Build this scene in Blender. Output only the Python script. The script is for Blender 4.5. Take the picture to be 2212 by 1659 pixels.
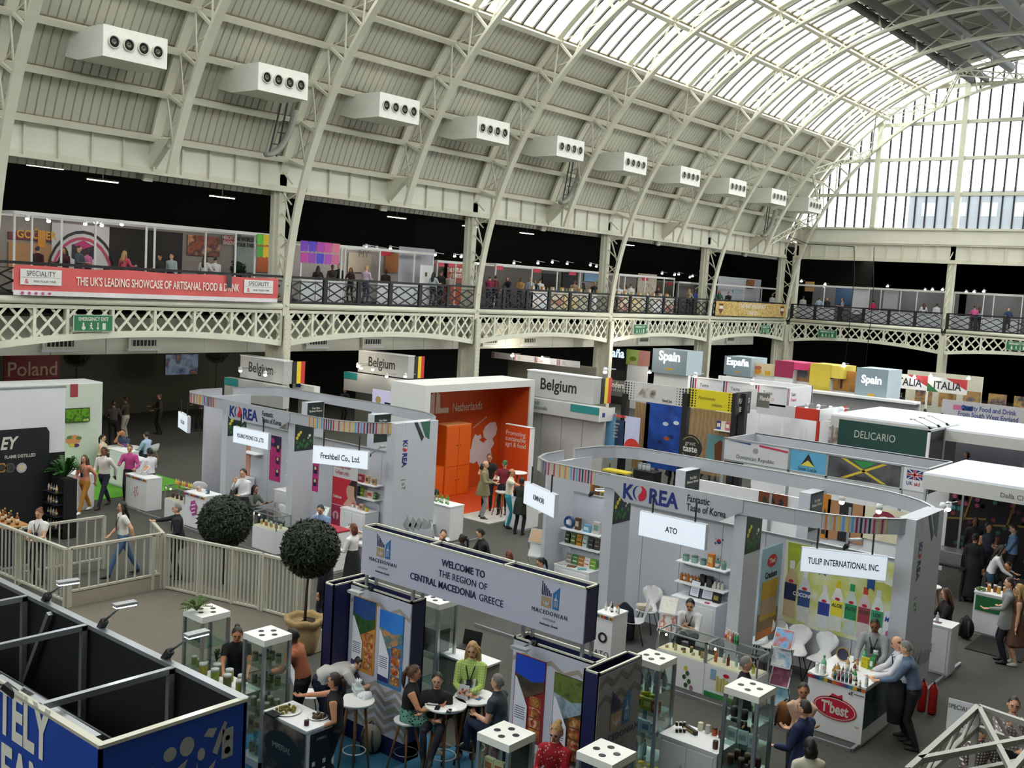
import bpy, bmesh, math, random
from math import sin, cos, pi, radians, sqrt, atan2
from mathutils import Vector, Matrix
from mathutils.bvhtree import BVHTree
random.seed(7)
for _o in list(bpy.data.objects): bpy.data.objects.remove(_o)
SC = bpy.context.scene
C = SC.collection
V = Vector
# ---------------------------------------------------------------- camera
FPX = 2254.87                       # focal length in pixels of a 2212 px wide frame
HC = 7.0                            # eye height above the hall floor
AX = V((0.77051347, 0.10579228, -0.62858332))   # world X, Y, Z seen from the camera (right, down, forward)
AY = V((0.63469093, -0.03611645, 0.77192164))
AZ = V((0.05896115, -0.99373215, -0.09497361))
_right = V((AX.x, AY.x, AZ.x)); _down = V((AX.y, AY.y, AZ.y)); _fwd = V((AX.z, AY.z, AZ.z))
cam = bpy.data.cameras.new('camera'); camo = bpy.data.objects.new('camera', cam); C.objects.link(camo)
cam.sensor_width = 36.0; cam.lens = FPX / 2212 * 36.0; cam.clip_end = 400; cam.clip_start = 0.1
_R = Matrix((_right, -_down, -_fwd)).transposed().to_4x4()
camo.matrix_world = Matrix.Translation((0, 0, HC)) @ _R
SC.camera = camo
# ---------------------------------------------------------------- sky and exposure
w = bpy.data.worlds.new('overcast_sky'); SC.world = w; w.use_nodes = True
_n = w.node_tree.nodes; _bg = _n['Background']
_tc = _n.new('ShaderNodeTexCoord'); _sep = _n.new('ShaderNodeSeparateXYZ'); _rmp = _n.new('ShaderNodeValToRGB')
w.node_tree.links.new(_tc.outputs['Generated'], _sep.inputs[0]); w.node_tree.links.new(_sep.outputs['Z'], _rmp.inputs[0])
_rmp.color_ramp.elements[0].position = 0.0; _rmp.color_ramp.elements[0].color = (0.93, 0.96, 1.0, 1)
_rmp.color_ramp.elements[1].position = 0.5; _rmp.color_ramp.elements[1].color = (1.0, 0.985, 0.95, 1)
w.node_tree.links.new(_rmp.outputs[0], _bg.inputs['Color']); _bg.inputs['Strength'].default_value = 6.0
SC.view_settings.view_transform = 'Standard'; SC.view_settings.look = 'None'; SC.view_settings.gamma = 1.0
SC.view_settings.use_curve_mapping = False; SC.view_settings.exposure = 0.0
SC.cycles.max_bounces = 5; SC.cycles.diffuse_bounces = 3; SC.cycles.glossy_bounces = 2
SC.cycles.transmission_bounces = 2; SC.cycles.transparent_max_bounces = 10; SC.cycles.use_adaptive_sampling = True
SC.cycles.adaptive_threshold = 0.06; SC.cycles.light_sampling_threshold = 0.03; SC.cycles.use_denoising = True; SC.cycles.caustics_reflective = False; SC.cycles.caustics_refractive = False
# ---------------------------------------------------------------- from a picture point to a place in the hall
def ray(px, py):
    d = (px-1106, py-829.5, FPX)
    return V((AX.dot(d), AY.dot(d), AZ.dot(d)))
def G(px, py, z=0.0):
    r = ray(px, py); t = (z-HC)/r.z; return V((r.x*t, r.y*t, z))
def OY(px, py, Y):
    r = ray(px, py); t = Y/r.y; return V((r.x*t, Y, HC+r.z*t))
def OX(px, py, X):
    r = ray(px, py); t = X/r.x; return V((X, r.y*t, HC+r.z*t))
# ---------------------------------------------------------------- materials
def lin(c):
    if isinstance(c, str):
        c = [int(c[i:i+2], 16)/255 for i in (0, 2, 4)]
    return tuple((x/12.92 if x <= 0.04045 else ((x+0.055)/1.055)**2.4) for x in c)
_mats = {}
def mat(c, rough=0.6, metal=0.0, var=0.05, scale=6.0, emit=0.0, kind='plain', c2=None, alpha=0.0, bump=0.0):
    """A procedural material: base colour broken up by noise, or one of a few printed / woven / glass kinds."""
    key = (c, rough, metal, var, scale, emit, kind, c2, alpha, bump)
    if key in _mats: return _mats[key]
    m = bpy.data.materials.new('%s_%s' % (kind, c)); _mats[key] = m
    m.use_nodes = True; nt = m.node_tree; N = nt.nodes; L = nt.links
    b = N['Principled BSDF']; out = N['Material Output']
    col = lin(c)
    b.inputs['Roughness'].default_value = rough; b.inputs['Metallic'].default_value = metal
    m.diffuse_color = (*col, 1)
    if kind == 'glass':
        tr = N.new('ShaderNodeBsdfTransparent'); tr.inputs[0].default_value = (*col, 1)
        gl = N.new('ShaderNodeBsdfGlossy'); gl.inputs['Roughness'].default_value = 0.08; gl.inputs[0].default_value = (.9, .95, .95, 1)
        mx = N.new('ShaderNodeMixShader'); lw = N.new('ShaderNodeLayerWeight'); lw.inputs[0].default_value = 0.25
        mm = N.new('ShaderNodeMath'); mm.operation = 'MULTIPLY_ADD'; mm.inputs[1].default_value = 0.14; mm.inputs[2].default_value = alpha
        L.new(lw.outputs['Fresnel'], mm.inputs[0]); L.new(mm.outputs[0], mx.inputs[0])
        L.new(tr.outputs[0], mx.inputs[1]); L.new(gl.outputs[0], mx.inputs[2]); L.new(mx.outputs[0], out.inputs[0]); return m
    if kind == 'pane':      # roof and window glass, dusty: lets most daylight straight through
        tr = N.new('ShaderNodeBsdfTransparent'); tr.inputs[0].default_value = (*col, 1)
        tl = N.new('ShaderNodeBsdfTranslucent'); tl.inputs[0].default_value = (.9, .9, .88, 1)
        mx = N.new('ShaderNodeMixShader')
        tn = N.new('ShaderNodeTexNoise'); tn.inputs['Scale'].default_value = scale
        mr = N.new('ShaderNodeMapRange'); mr.inputs[3].default_value = alpha*0.6; mr.inputs[4].default_value = alpha*1.4
        L.new(tn.outputs['Fac'], mr.inputs[0]); L.new(mr.outputs[0], mx.inputs[0])
        L.new(tr.outputs[0], mx.inputs[1]); L.new(tl.outputs[0], mx.inputs[2]); L.new(mx.outputs[0], out.inputs[0]); return m
    tc = N.new('ShaderNodeTexCoord')
    def ramp(src, stops, interp='LINEAR'):
        r = N.new('ShaderNodeValToRGB'); r.color_ramp.interpolation = interp; e = r.color_ramp.elements
        while len(e) < len(stops): e.new(0.5)
        for i, (p, cc) in enumerate(stops): e[i].position = p; e[i].color = (*lin(cc), 1)
        L.new(src, r.inputs[0]); return r.outputs[0]
    if kind == 'plain':
        if var:
            tn = N.new('ShaderNodeTexNoise'); tn.inputs['Scale'].default_value = scale; tn.inputs['Detail'].default_value = 3
            L.new(tc.outputs['Object'], tn.inputs['Vector'])
            mx = N.new('ShaderNodeMix'); mx.data_type = 'RGBA'
            mx.inputs[6].default_value = (*[x*(1-var*1.6) for x in col], 1); mx.inputs[7].default_value = (*[min(1, x*(1+var*1.6)) for x in col], 1)
            L.new(tn.outputs['Fac'], mx.inputs[0]); co = mx.outputs[2]; L.new(co, b.inputs['Base Color'])
            if bump:
                bp = N.new('ShaderNodeBump'); bp.inputs['Strength'].default_value = bump; L.new(tn.outputs['Fac'], bp.inputs['Height']); L.new(bp.outputs[0], b.inputs['Normal'])
        else:
            b.inputs['Base Color'].default_value = (*col, 1)
        if emit:
            b.inputs['Emission Color'].default_value = (*col, 1); b.inputs['Emission Strength'].default_value = emit
        return m
    if kind == 'photo':     # a printed photograph seen from afar: blobs of a handful of colours
        tv = N.new('ShaderNodeTexVoronoi'); tv.inputs['Scale'].default_value = scale; tv.feature = 'SMOOTH_F1'
        tn = N.new('ShaderNodeTexNoise'); tn.inputs['Scale'].default_value = scale*0.7; tn.inputs['Detail'].default_value = 4
        L.new(tc.outputs['Object'], tn.inputs['Vector']); L.new(tn.outputs['Color'], tv.inputs['Vector'])
        stops = [c]+list(c2); k = len(stops)
        o = ramp(tn.outputs['Fac'], [(0.3+0.4*i/(k-1), s) for i, s in enumerate(stops)])
        L.new(o, b.inputs['Base Color'])
        if emit: L.new(o, b.inputs['Emission Color']); b.inputs['Emission Strength'].default_value = emit
        return m
    if kind == 'spots':     # printed cloth or pattern: two colours, cell spots
        tv = N.new('ShaderNodeTexVoronoi'); tv.inputs['Scale'].default_value = scale
        L.new(tc.outputs['Object'], tv.inputs['Vector'])
        L.new(ramp(tv.outputs['Distance'], [(0, c2[0]), (var, c2[0]), (var+.03, c)], 'LINEAR'), b.inputs['Base Color']); return m
    if kind == 'check':     # woven squares
        ck = N.new('ShaderNodeTexWave'); ck.inputs['Scale'].default_value = scale; ck.bands_direction = 'X'
        ck2 = N.new('ShaderNodeTexWave'); ck2.inputs['Scale'].default_value = scale; ck2.bands_direction = 'Z'
        L.new(tc.outputs['Object'], ck.inputs['Vector']); L.new(tc.outputs['Object'], ck2.inputs['Vector'])
        mm = N.new('ShaderNodeMath'); mm.operation = 'MULTIPLY'; L.new(ck.outputs['Fac'], mm.inputs[0]); L.new(ck2.outputs['Fac'], mm.inputs[1])
        L.new(ramp(mm.outputs[0], [(.25, c), (.6, c2[0])]), b.inputs['Base Color']); return m
    if kind == 'wood':
        tw = N.new('ShaderNodeTexWave'); tw.inputs['Scale'].default_value = scale; tw.inputs['Distortion'].default_value = 6; tw.inputs['Detail'].default_value = 3
        L.new(tc.outputs['Object'], tw.inputs['Vector'])
        L.new(ramp(tw.outputs['Fac'], [(0, c), (1, c2[0])]), b.inputs['Base Color']); return m
    return m
WHITE = mat('f0f0f2', .5, var=.02); PAINT = mat('dcdcc8', .55, var=.05, scale=1.5); CLAD = mat('dad8c8', .6, var=.08, scale=.6)
GREYP = mat('c9cacf', .55, var=.02); ALU = mat('b8bcc0', .35, .8, var=.03); BLACK = mat('101012', .6, var=.1); DARK = mat('15140f', .9, var=.1)
STEEL = mat('8a8d90', .3, .9); NAVY = mat('161b4a', .5, var=.03); GLASS = mat('f6faf8', kind='glass', alpha=.02)
LAMP = mat('fff4e0', emit=30.0, var=0); LED = mat('e8f0ff', emit=25.0, var=0)
IRON = mat('0d0e10', .6, 0.0, var=.1); SKIN = [mat('e0ac8c', .55, var=.06), mat('c98d69', .55, var=.06), mat('8a5a3c', .55, var=.06), mat('5a3826', .5, var=.06)]
# ---------------------------------------------------------------- mesh builder
class MB:
    def __init__(s): s.v = []; s.f = []; s.m = []; s.mi = 0; s.sm = []
    def add(s, vs, fs, smooth=False):
        n = len(s.v); s.v += [tuple(p) for p in vs]
        for f in fs: s.f.append([n+i for i in f]); s.m.append(s.mi); s.sm.append(smooth)
        return s
    def box(s, a, b):
        x0, y0, z0 = a; x1, y1, z1 = b
        return s.add([(x0,y0,z0),(x1,y0,z0),(x1,y1,z0),(x0,y1,z0),(x0,y0,z1),(x1,y0,z1),(x1,y1,z1),(x0,y1,z1)],
                     [(0,3,2,1),(4,5,6,7),(0,1,5,4),(1,2,6,5),(2,3,7,6),(3,0,4,7)])
    def bar(s, p, q, w, h=None, up=(0, 0, 1)):
        p = V(p); q = V(q); h = h or w; d = (q-p).normalized(); u = V(up)
        if abs(d.dot(u)) > .98: u = V((1, 0, 0))
        r = d.cross(u).normalized()*w/2; u = r.cross(d).normalized()*h/2
        return s.add([p-r-u, p+r-u, p+r+u, p-r+u, q-r-u, q+r-u, q+r+u, q-r+u],
                     [(0,1,2,3),(7,6,5,4),(0,4,5,1),(1,5,6,2),(2,6,7,3),(3,7,4,0)])
    def tube(s, pts, r, n=8, cap=True):
        """round or elliptic sweep along pts; r a number or a list of numbers / (a, b)"""
        pts = [V(p) for p in pts]; k = len(pts); base = len(s.v); prev = None
        rs = r if isinstance(r, (list, tuple)) else [r]*k
        vs = []
        for i, p in enumerate(pts):
            d = (pts[min(i+1, k-1)]-pts[max(i-1, 0)])
            d = d.normalized() if d.length > 1e-9 else V((0, 0, 1))
            if prev is None:
                u = V((1, 0, 0)) if abs(d.x) < .9 else V((0, 1, 0))
                u = (u-d*u.dot(d)).normalized()
            else: u = (prev-d*prev.dot(d)).normalized()
            prev = u; w = d.cross(u); a, b = rs[i] if isinstance(rs[i], (tuple, list)) else (rs[i], rs[i])
            vs += [p+u*(cos(2*pi*j/n)*a)+w*(sin(2*pi*j/n)*b) for j in range(n)]
        fs = [(i*n+j, i*n+(j+1) % n, (i+1)*n+(j+1) % n, (i+1)*n+j) for i in range(k-1) for j in range(n)]
        if cap: fs += [tuple(range(n-1, -1, -1)), tuple((k-1)*n+j for j in range(n))]
        return s.add(vs, fs, True)
    def lathe(s, prof, n=14, c=(0, 0, 0)):
        k = len(prof); cx, cy, cz = c
        vs = [(cx+r*cos(2*pi*j/n), cy+r*sin(2*pi*j/n), cz+z) for r, z in prof for j in range(n)]
        fs = [(i*n+j, i*n+(j+1) % n, (i+1)*n+(j+1) % n, (i+1)*n+j) for i in range(k-1) for j in range(n)]
        fs += [tuple(range(n-1, -1, -1)), tuple((k-1)*n+j for j in range(n))]
        return s.add(vs, fs, True)
    def prism(s, pts, F, d0, d1):
        """2-D outline on the frame F between depths d0 and d1"""
        n = len(pts); vs = [F(u, v, d0) for u, v in pts]+[F(u, v, d1) for u, v in pts]
        return s.add(vs, [tuple(range(n-1, -1, -1)), tuple(range(n, 2*n))]+[(i, (i+1) % n, n+(i+1) % n, n+i) for i in range(n)])
    def ball(s, c, r, n=10, k=7):
        rx, ry, rz = r if isinstance(r, (tuple, list)) else (r, r, r)
        vs = [(c[0]+rx*sin(pi*i/k)*cos(2*pi*j/n), c[1]+ry*sin(pi*i/k)*sin(2*pi*j/n), c[2]+rz*cos(pi*i/k)) for i in range(1, k) for j in range(n)]
        vs += [(c[0], c[1], c[2]+rz), (c[0], c[1], c[2]-rz)]; t = len(vs)-2
        fs = [(i*n+j, (i+1)*n+j, (i+1)*n+(j+1) % n, i*n+(j+1) % n) for i in range(k-2) for j in range(n)]
        fs += [(t, j, (j+1) % n) for j in range(n)]+[(t+1, (k-2)*n+(j+1) % n, (k-2)*n+j) for j in range(n)]
        return s.add(vs, fs, True)
    def mesh(s, name, mats):
        me = bpy.data.meshes.new(name); me.from_pydata(s.v, [], s.f)
        for m in mats: me.materials.append(m)
        if len(mats) > 1: me.polygons.foreach_set('material_index', s.m)
        if any(s.sm): me.polygons.foreach_set('use_smooth', s.sm)
        return me
    def obj(s, name, m, parent=None, **k):
        return put(name, s.mesh(name, m if isinstance(m, (list, tuple)) else [m]), parent, **k)
class Frame:
    """a flat face: origin, right and up directions; callable (u, v, depth towards the viewer)"""
    def __init__(s, o, right=(1, 0, 0), up=(0, 0, 1)):
        s.o = V(o); s.r = V(right).normalized(); s.u = V(up).normalized(); s.n = s.r.cross(s.u)
    def __call__(s, u, v, d=0.0): return s.o+s.r*u+s.u*v+s.n*d
def FS(x, y, z): return Frame((x, y, z), (1, 0, 0))       # faces -Y (towards the near end)
def FE(x, y, z): return Frame((x, y, z), (0, 1, 0))       # faces +X
def FU(x, y, z): return Frame((x, y, z), (1, 0, 0), (0, 1, 0))   # faces up
WORLD = set()      # names of things whose parts are given in hall coordinates
def put(name, data, parent=None, loc=None, rot=None, scale=None, label=None, cat=None, group=None, kind=None):
    o = bpy.data.objects.new(name, data); C.objects.link(o)
    if parent is not None:
        o.parent = parent
        r = parent
        while r.parent is not None: r = r.parent
        if r.name in WORLD and parent is r: o.matrix_parent_inverse = Matrix.Translation(-r.location)
    if loc is not None: o.location = loc
    if rot is not None: o.rotation_euler = rot if isinstance(rot, (tuple, list)) else (0, 0, rot)
    if scale is not None: o.scale = scale
    if label: o['label'] = label
    if cat: o['category'] = cat
    if group: o['group'] = group
    if kind: o['kind'] = kind
    return o
def thing(name, label, cat, loc, rot=0, group=None, world=False, kind=None):
    o = put(name, None, None, loc, rot, None, label, cat, group, kind); o.empty_display_size = .2
    if world: WORLD.add(o.name)
    return o
def B(name, m, a, b, parent=None, **k):
    a = [min(p, q) for p, q in zip(a, b)], [max(p, q) for p, q in zip(a, b)]
    return MB().box(a[0], a[1]).obj(name, m, parent, **k)
def Q(name, F, u0, v0, u1, v1, m, parent, d=0.0, th=.01, **k):
    return MB().prism([(u0, v0), (u1, v0), (u1, v1), (u0, v1)], F, d, d+th).obj(name, m, parent, **k)
def PL(name, F, pts, m, parent, d=0.0, th=.004, **k):
    return MB().prism(pts, F, d, d+th).obj(name, m, parent, **k)
def dup(o, loc, rot=None, label=None, group=None, scale=None):
    r = o.copy(); C.objects.link(r); r.location = loc
    if rot is not None: r.rotation_euler = (0, 0, rot)
    if scale is not None: r.scale = scale
    if label: r['label'] = label
    if group: r['group'] = group
    for ch in o.children:
        c = ch.copy(); C.objects.link(c); c.parent = r
        for g in ch.children:
            d = g.copy(); C.objects.link(d); d.parent = c
    return r
TEXTS = []
def T(s, F, u, v, size, m, parent, al='LEFT', sx=1.0, bold=0.0, d=.006, name='lettering', shear=0.0, sp=1.0, line=1.0):
    cu = bpy.data.curves.new(name, 'FONT'); cu.body = s; cu.size = size; cu.align_x = al; cu.extrude = .002; cu.offset = bold*size; cu.shear = shear
    cu.space_character = sp; cu.space_line = line; cu.resolution_u = 3; cu.fill_mode = 'FRONT'
    cu.materials.append(m)
    p = F(u, v, d); M = Matrix((F.r*sx, F.u, F.n)).transposed().to_4x4(); M.translation = p
    TEXTS.append((name, cu, parent, M))
def flush_texts():
    """all lettering becomes mesh in one go"""
    tmp = []
    for name, cu, parent, M in TEXTS:
        o = bpy.data.objects.new('t', cu); C.objects.link(o); tmp.append(o)
    dg = bpy.context.evaluated_depsgraph_get(); dg.update()
    for o, (name, cu, parent, M) in zip(tmp, TEXTS):
        me = bpy.data.meshes.new_from_object(o.evaluated_get(dg), depsgraph=dg); me.transform(M); me.name = name
        if len(me.polygons): put(name, me, parent)
    for o in tmp: bpy.data.objects.remove(o)
    TEXTS.clear()
# ================================================================ the hall
Y0, Y1 = -13.8, 72.45
CX, CZ = -16.65, 5.2            # axis of the barrel roof
RS, RP, RI = 18.3, 17.95, 16.75 # skin, purlins, inner chord of the ribs
CARPET = mat('4c4b45', .95, var=.12, scale=9, bump=.1)
B('floor', CARPET, (-52, -16, -.3), (16, 92, 0), kind='structure')
WSTR = mat('cfcdb9', .55, var=.06, scale=2)
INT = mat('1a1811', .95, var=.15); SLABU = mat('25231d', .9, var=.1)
def arcade(wall, ox, oy, rot, cols, S, bulk, detail=True, gal=16.0):
    """one side of the hall: columns, lattice girders, gallery, iron railing, plate girder; local x along, y outwards"""
    W = thing(wall, None, None, (ox, oy, 0), rot, kind='structure')
    s0, s1 = cols[0], cols[-1]
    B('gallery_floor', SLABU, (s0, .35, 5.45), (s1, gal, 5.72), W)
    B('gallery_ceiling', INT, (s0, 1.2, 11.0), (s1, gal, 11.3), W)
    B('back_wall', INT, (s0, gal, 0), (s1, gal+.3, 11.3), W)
    # columns: riveted leg in front, box post behind
    mb = MB(); mb.box((-.16, -.14, 0), (.16, -.06, 5.25)); mb.box((-.03, -.06, 0), (.03, .55, 5.25)); mb.box((-.17, .5, 0), (.17, .95, 11.25)); mb.box((-.32, .62, 0), (-.17, .85, 10.3))
    for i in range(7): mb.bar((0, -.06, 5.6+i*.8), (0, .55, 6.1+i*.8), .05)
    cm = mb.mesh('column', [WSTR])
    rv = MB()
    for i in range(26):
        for x in (-.12, .12): rv.box((x-.016, -.155, .3+i*.19), (x+.016, -.14, .33+i*.19))
    rm = rv.mesh('rivets', [mat('a9a794', .5)])
    for s in cols:
        c = put('column', cm, W, (s, 0, 0))
        if detail: put('rivets', rm, c, kind='stuff')
    fr = [0, .11, .21, .355, .5, .645, .79, .89, 1]
    for a, b in zip(cols[:-1], cols[1:]):
        a2, b2 = a+.18, b-.18; L = b2-a2
        zb = lambda x: 4.5-.36*((x-(a2+b2)/2)/(L/2))**2       # arched lower edge
        g = put('lattice_girder', None, W)
        B('top_flange', WSTR, (a2, .05, 5.32), (b2, .3, 5.44), g)
        t = MB(); t.tube([(a2, .12, 5.59), (b2, .12, 5.59)], .125, 12); t.obj('round_moulding', PAINT, g)
        mb = MB(); n = 16
        pts = [(a2+L*i/n, zb(a2+L*i/n)) for i in range(n+1)]
        for p, q in zip(pts[:-1], pts[1:]):
            mb.add([(p[0], .04, p[1]-.12), (q[0], .04, q[1]-.12), (q[0], .04, q[1]+.1), (p[0], .04, p[1]+.1), (p[0], .3, p[1]-.12), (q[0], .3, q[1]-.12), (q[0], .3, q[1]+.1), (p[0], .3, p[1]+.1)],
                   [(0,1,2,3),(7,6,5,4),(0,4,5,1),(3,2,6,7)])
        mb.obj('bottom_flange', PAINT, g)
        if not detail: continue
        for i, f in enumerate(fr):
            x = a2+L*f; B('stiffener', PAINT, (x-.05, .06, zb(x)), (x+.05, .3, 5.34), g)
        for i in range(8):
            xa, xb = a2+L*fr[i]+.04, a2+L*fr[i+1]-.04
            za = min(zb(xa), zb(xb))+.1; zt = 5.34; h = zt-za; st = .56; sl = 1.12
            for sg in (1, -1):
                k = xa-h/sl if sg > 0 else xa
                end = xb if sg > 0 else xb+h/sl
                k += (st*.5)
                while k < end:
                    # line x = k + t*sg ... z from za to zt, clipped to the panel
                    x0_, z0_, x1_, z1_ = k, za, k+sg*h/sl, zt
                    def clip(xx): return z0_+(xx-x0_)*(z1_-z0_)/(x1_-x0_)
                    if sg > 0:
                        if x0_ < xa: z0_, x0_ = clip(xa), xa
                        if x1_ > xb: z1_, x1_ = clip(xb), xb
                    else:
                        if x0_ > xb: z0_, x0_ = clip(xb), xb
                        if x1_ < xa: z1_, x1_ = clip(xa), xa
                    if z1_-z0_ > .12:
                        y = .1 if sg > 0 else .16
                        MB().bar((x0_, y, z0_), (x1_, y, z1_), .09, .025, (0, 1, 0)).obj('lattice_bar', PAINT, g)
                    k += st
        # iron railing
        r = put('railing', None, W); np_ = 6; rb = IRON
        B('top_rail', rb, (a2, .06, 6.72), (b2, .19, 6.81), r); B('bottom_rail', rb, (a2, .09, 5.76), (b2, .15, 5.8), r); B('middle_rail', rb, (a2, .1, 6.58), (b2, .14, 6.61), r)
        pw = L/np_; mb = MB()
        for s in range(2):
            for i in range(2):      # long diamonds, two tiers
                x, w2 = i*(pw-.2)/2+.1, (pw-.2)/2
                zc, hh = (5.98, .19) if s == 0 else (6.39, .2)
                for p, q in (((x, zc), (x+w2/2, zc+hh)), ((x+w2/2, zc+hh), (x+w2, zc)), ((x, zc), (x+w2/2, zc-hh)), ((x+w2/2, zc-hh), (x+w2, zc))):
                    mb.bar((p[0], .12, p[1]), (q[0], .12, q[1]), .05, .035, (0, 1, 0))
        pm = mb.mesh('railing_panel', [rb])
        for i in range(np_):
            put('railing_panel', pm, r, (a2+i*pw, 0, 0)); B('railing_post', rb, (a2+i*pw-.1, .07, 5.72), (a2+i*pw+.1, .17, 6.8), r)
        # plate girder over the gallery
        pg = put('plate_girder', None, W)
        B('web_plate', CLAD, (a, .5, 10.2), (b, .55, 11.3), pg); B('lower_flange', WSTR, (a, .36, 10.1), (b, .66, 10.2), pg); B('upper_flange', WSTR, (a, .3, 11.25), (b, .7, 11.4), pg)
        B('rivet_plate', WSTR, (a, .48, 10.2), (b, .5, 10.34), pg)
        for i in range(1, 10):
            x = a+(b-a)*i/10; B('web_stiffener', WSTR, (x-.035, .4, 10.2), (x+.035, .5, 11.25), pg)
    if bulk:
        n = int((s1-s0)/2.05)
        bw = put('air_duct_bulkhead', None, W)
        for i in range(n):
            x = s0+i*2.05; B('duct_panel', CLAD, (x+.012, 1.85, 3.62), (x+2.038, 1.95, 4.95), bw)
        for a, b in zip(cols[:-1], cols[1:]):
            for f in (.27, .55):
                x = a+(b-a)*f; v = B('vent_box', CLAD, (x-.62, 1.7, 3.8), (x+.62, 1.85, 4.3), bw); B('vent_lip', WHITE, (x-.66, 1.66, 3.74), (x+.66, 1.85, 3.82), v)
                B('vent_opening', BLACK, (x-.5, 1.69, 3.92), (x+.5, 1.71, 4.14), v)
                for j in range(7): B('vane', WSTR, (x-.5+j*.15, 1.67, 3.92), (x-.47+j*.15, 1.7, 4.14), v)
    return W
WL = arcade('wall_left', -33.3, 14.95, pi/2, [-11.5, 0, 11.5, 23, 34.5, 46, 57.5], 11.5, True)
WF = arcade('wall_far', -33.2, 72.5, 0, [0, 11.1, 22.2, 33.3], 11.1, False)
WR = arcade('wall_right', .55, 49.45, -pi/2, [0, 11.5, 23, 34.5, 46, 57.5, 63.3], 11.5, False, detail=False)
B('wall_near', CLAD, (-52, -14.6, 0), (16, -14.2, 12.4), kind='structure')
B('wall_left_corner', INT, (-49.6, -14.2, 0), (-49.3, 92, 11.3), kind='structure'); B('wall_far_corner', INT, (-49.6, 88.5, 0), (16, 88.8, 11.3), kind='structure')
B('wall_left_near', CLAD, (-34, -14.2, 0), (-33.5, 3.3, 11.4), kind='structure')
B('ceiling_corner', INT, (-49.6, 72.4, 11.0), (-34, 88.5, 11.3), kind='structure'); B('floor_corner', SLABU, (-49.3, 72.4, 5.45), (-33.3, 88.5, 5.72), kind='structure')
# band between the plate girder and the end window
sill = thing('wall_far_sill', None, None, (CX, 72.9, 11.4), kind='structure', world=True)
B('sill_band', CLAD, (-33.6, 72.75, 11.35), (.4, 73.0, 12.35), sill); B('sill_moulding', WSTR, (-33.6, 72.6, 12.28), (.4, 73.0, 12.42), sill)
# ---------------------------------------------------------------- barrel roof
ROOF = thing('ceiling', None, None, (CX, 30, CZ), kind='structure')
def arc(R, a): return V((-R*cos(radians(a)), 0, R*sin(radians(a))))
def rib_mesh(main):
    parts = []
    A = [20, 25, 30, 35, 40, 45, 54.5, 64, 73.5, 81.75, 90]; A = A+[180-a for a in A[-2::-1]]
    lo = [i*2.5 for i in range(0, 73)] if main else [17+i*2.4 for i in range(61)]+[163]
    hi = [15+i*2.5 for i in range(61)]
    for R, aa, h, wd in ((RI, lo, .13, .32), (RP+.15, hi, .13, .36)):
        mb = MB()
        P = [arc(R, a) for a in aa]; n = len(P); vs = []
        for i, p in enumerate(P):
            r = p.normalized()*h/2
            vs += [p-r+V((0, -wd/2, 0)), p-r+V((0, wd/2, 0)), p+r+V((0, wd/2, 0)), p+r+V((0, -wd/2, 0))]
        mb.add(vs, [(i*4+j, i*4+(j+1) % 4, i*4+4+(j+1) % 4, i*4+4+j) for i in range(n-1) for j in range(4)]+[(3, 2, 1, 0), (n*4-4, n*4-3, n*4-2, n*4-1)])
        parts.append(('inner_chord' if R == RI else 'outer_chord', mb))
    mb = MB()
    for i, a in enumerate(A):
        mb.bar(arc(RI, a), arc(RP, a), .1, .1, (0, 1, 0))
        if i < len(A)-1:
            b = A[i+1]
            for y in (-.07, .07): mb.bar(arc(RI, a)+V((0, y, 0)), arc(RP, b)+V((0, y, 0)), .07, .04, (0, 1, 0)) if y < 0 else mb.bar(arc(RP, a)+V((0, y, 0)), arc(RI, b)+V((0, y, 0)), .045, .03, (0, 1, 0))
    parts.append(('bracing', mb))
    if main:
        mb = MB(); k = arc(RI, 8)
        for a, b in ((4, 11), (11, 17)):
            mb.bar(arc(RI, a), arc(RP+.1, b), .06, .06, (0, 1, 0)); mb.bar(arc(RI, b), arc(RP+.1, a+3), .05, .05, (0, 1, 0))
        parts.append(('knee_bracing', mb))
    else:
        mb = MB(); mb.prism([(-17.3, 4.95), (-15.95, 6.1), (-17.05, 6.1)], Frame((0, 0, 0), (1, 0, 0)), -.12, .12); parts.append(('foot_bracket', mb))
    return [(nm, m.mesh(nm, [WSTR])) for nm, m in parts]
RM, R2 = rib_mesh(True), rib_mesh(False)
ribY = [14.95+5.75*j for j in range(-5, 11)]
for j, y in enumerate(ribY):
    e = put('roof_rib', None, ROOF, (0, y-30, 0))
    for nm, me in (RM if (j % 2) == 1 else R2): put(nm, me, e)
PA = [20, 25, 30, 35, 40, 45, 54.5, 64, 73.5]
BRN = mat('8d8168', .7, var=.15, scale=3)
mb = MB(); L = 5.75
mb.box((-.1, -L/2, -.1), (.1, L/2, .06)); lower = mb.mesh('purlin', [WSTR])
mb = MB()
for i in range(12): mb.bar((0, -L/2+i*L/12, .05), (0, -L/2+(i+.5)*L/12, .3), .03); mb.bar((0, -L/2+(i+.5)*L/12, .3), (0, -L/2+(i+1)*L/12, .05), .03)
lat = mb.mesh('purlin_lattice', [BRN]); mb = MB(); mb.box((-.07, -L/2, .28), (.07, L/2, .38)); upper = mb.mesh('purlin_top', [BRN])
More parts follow.
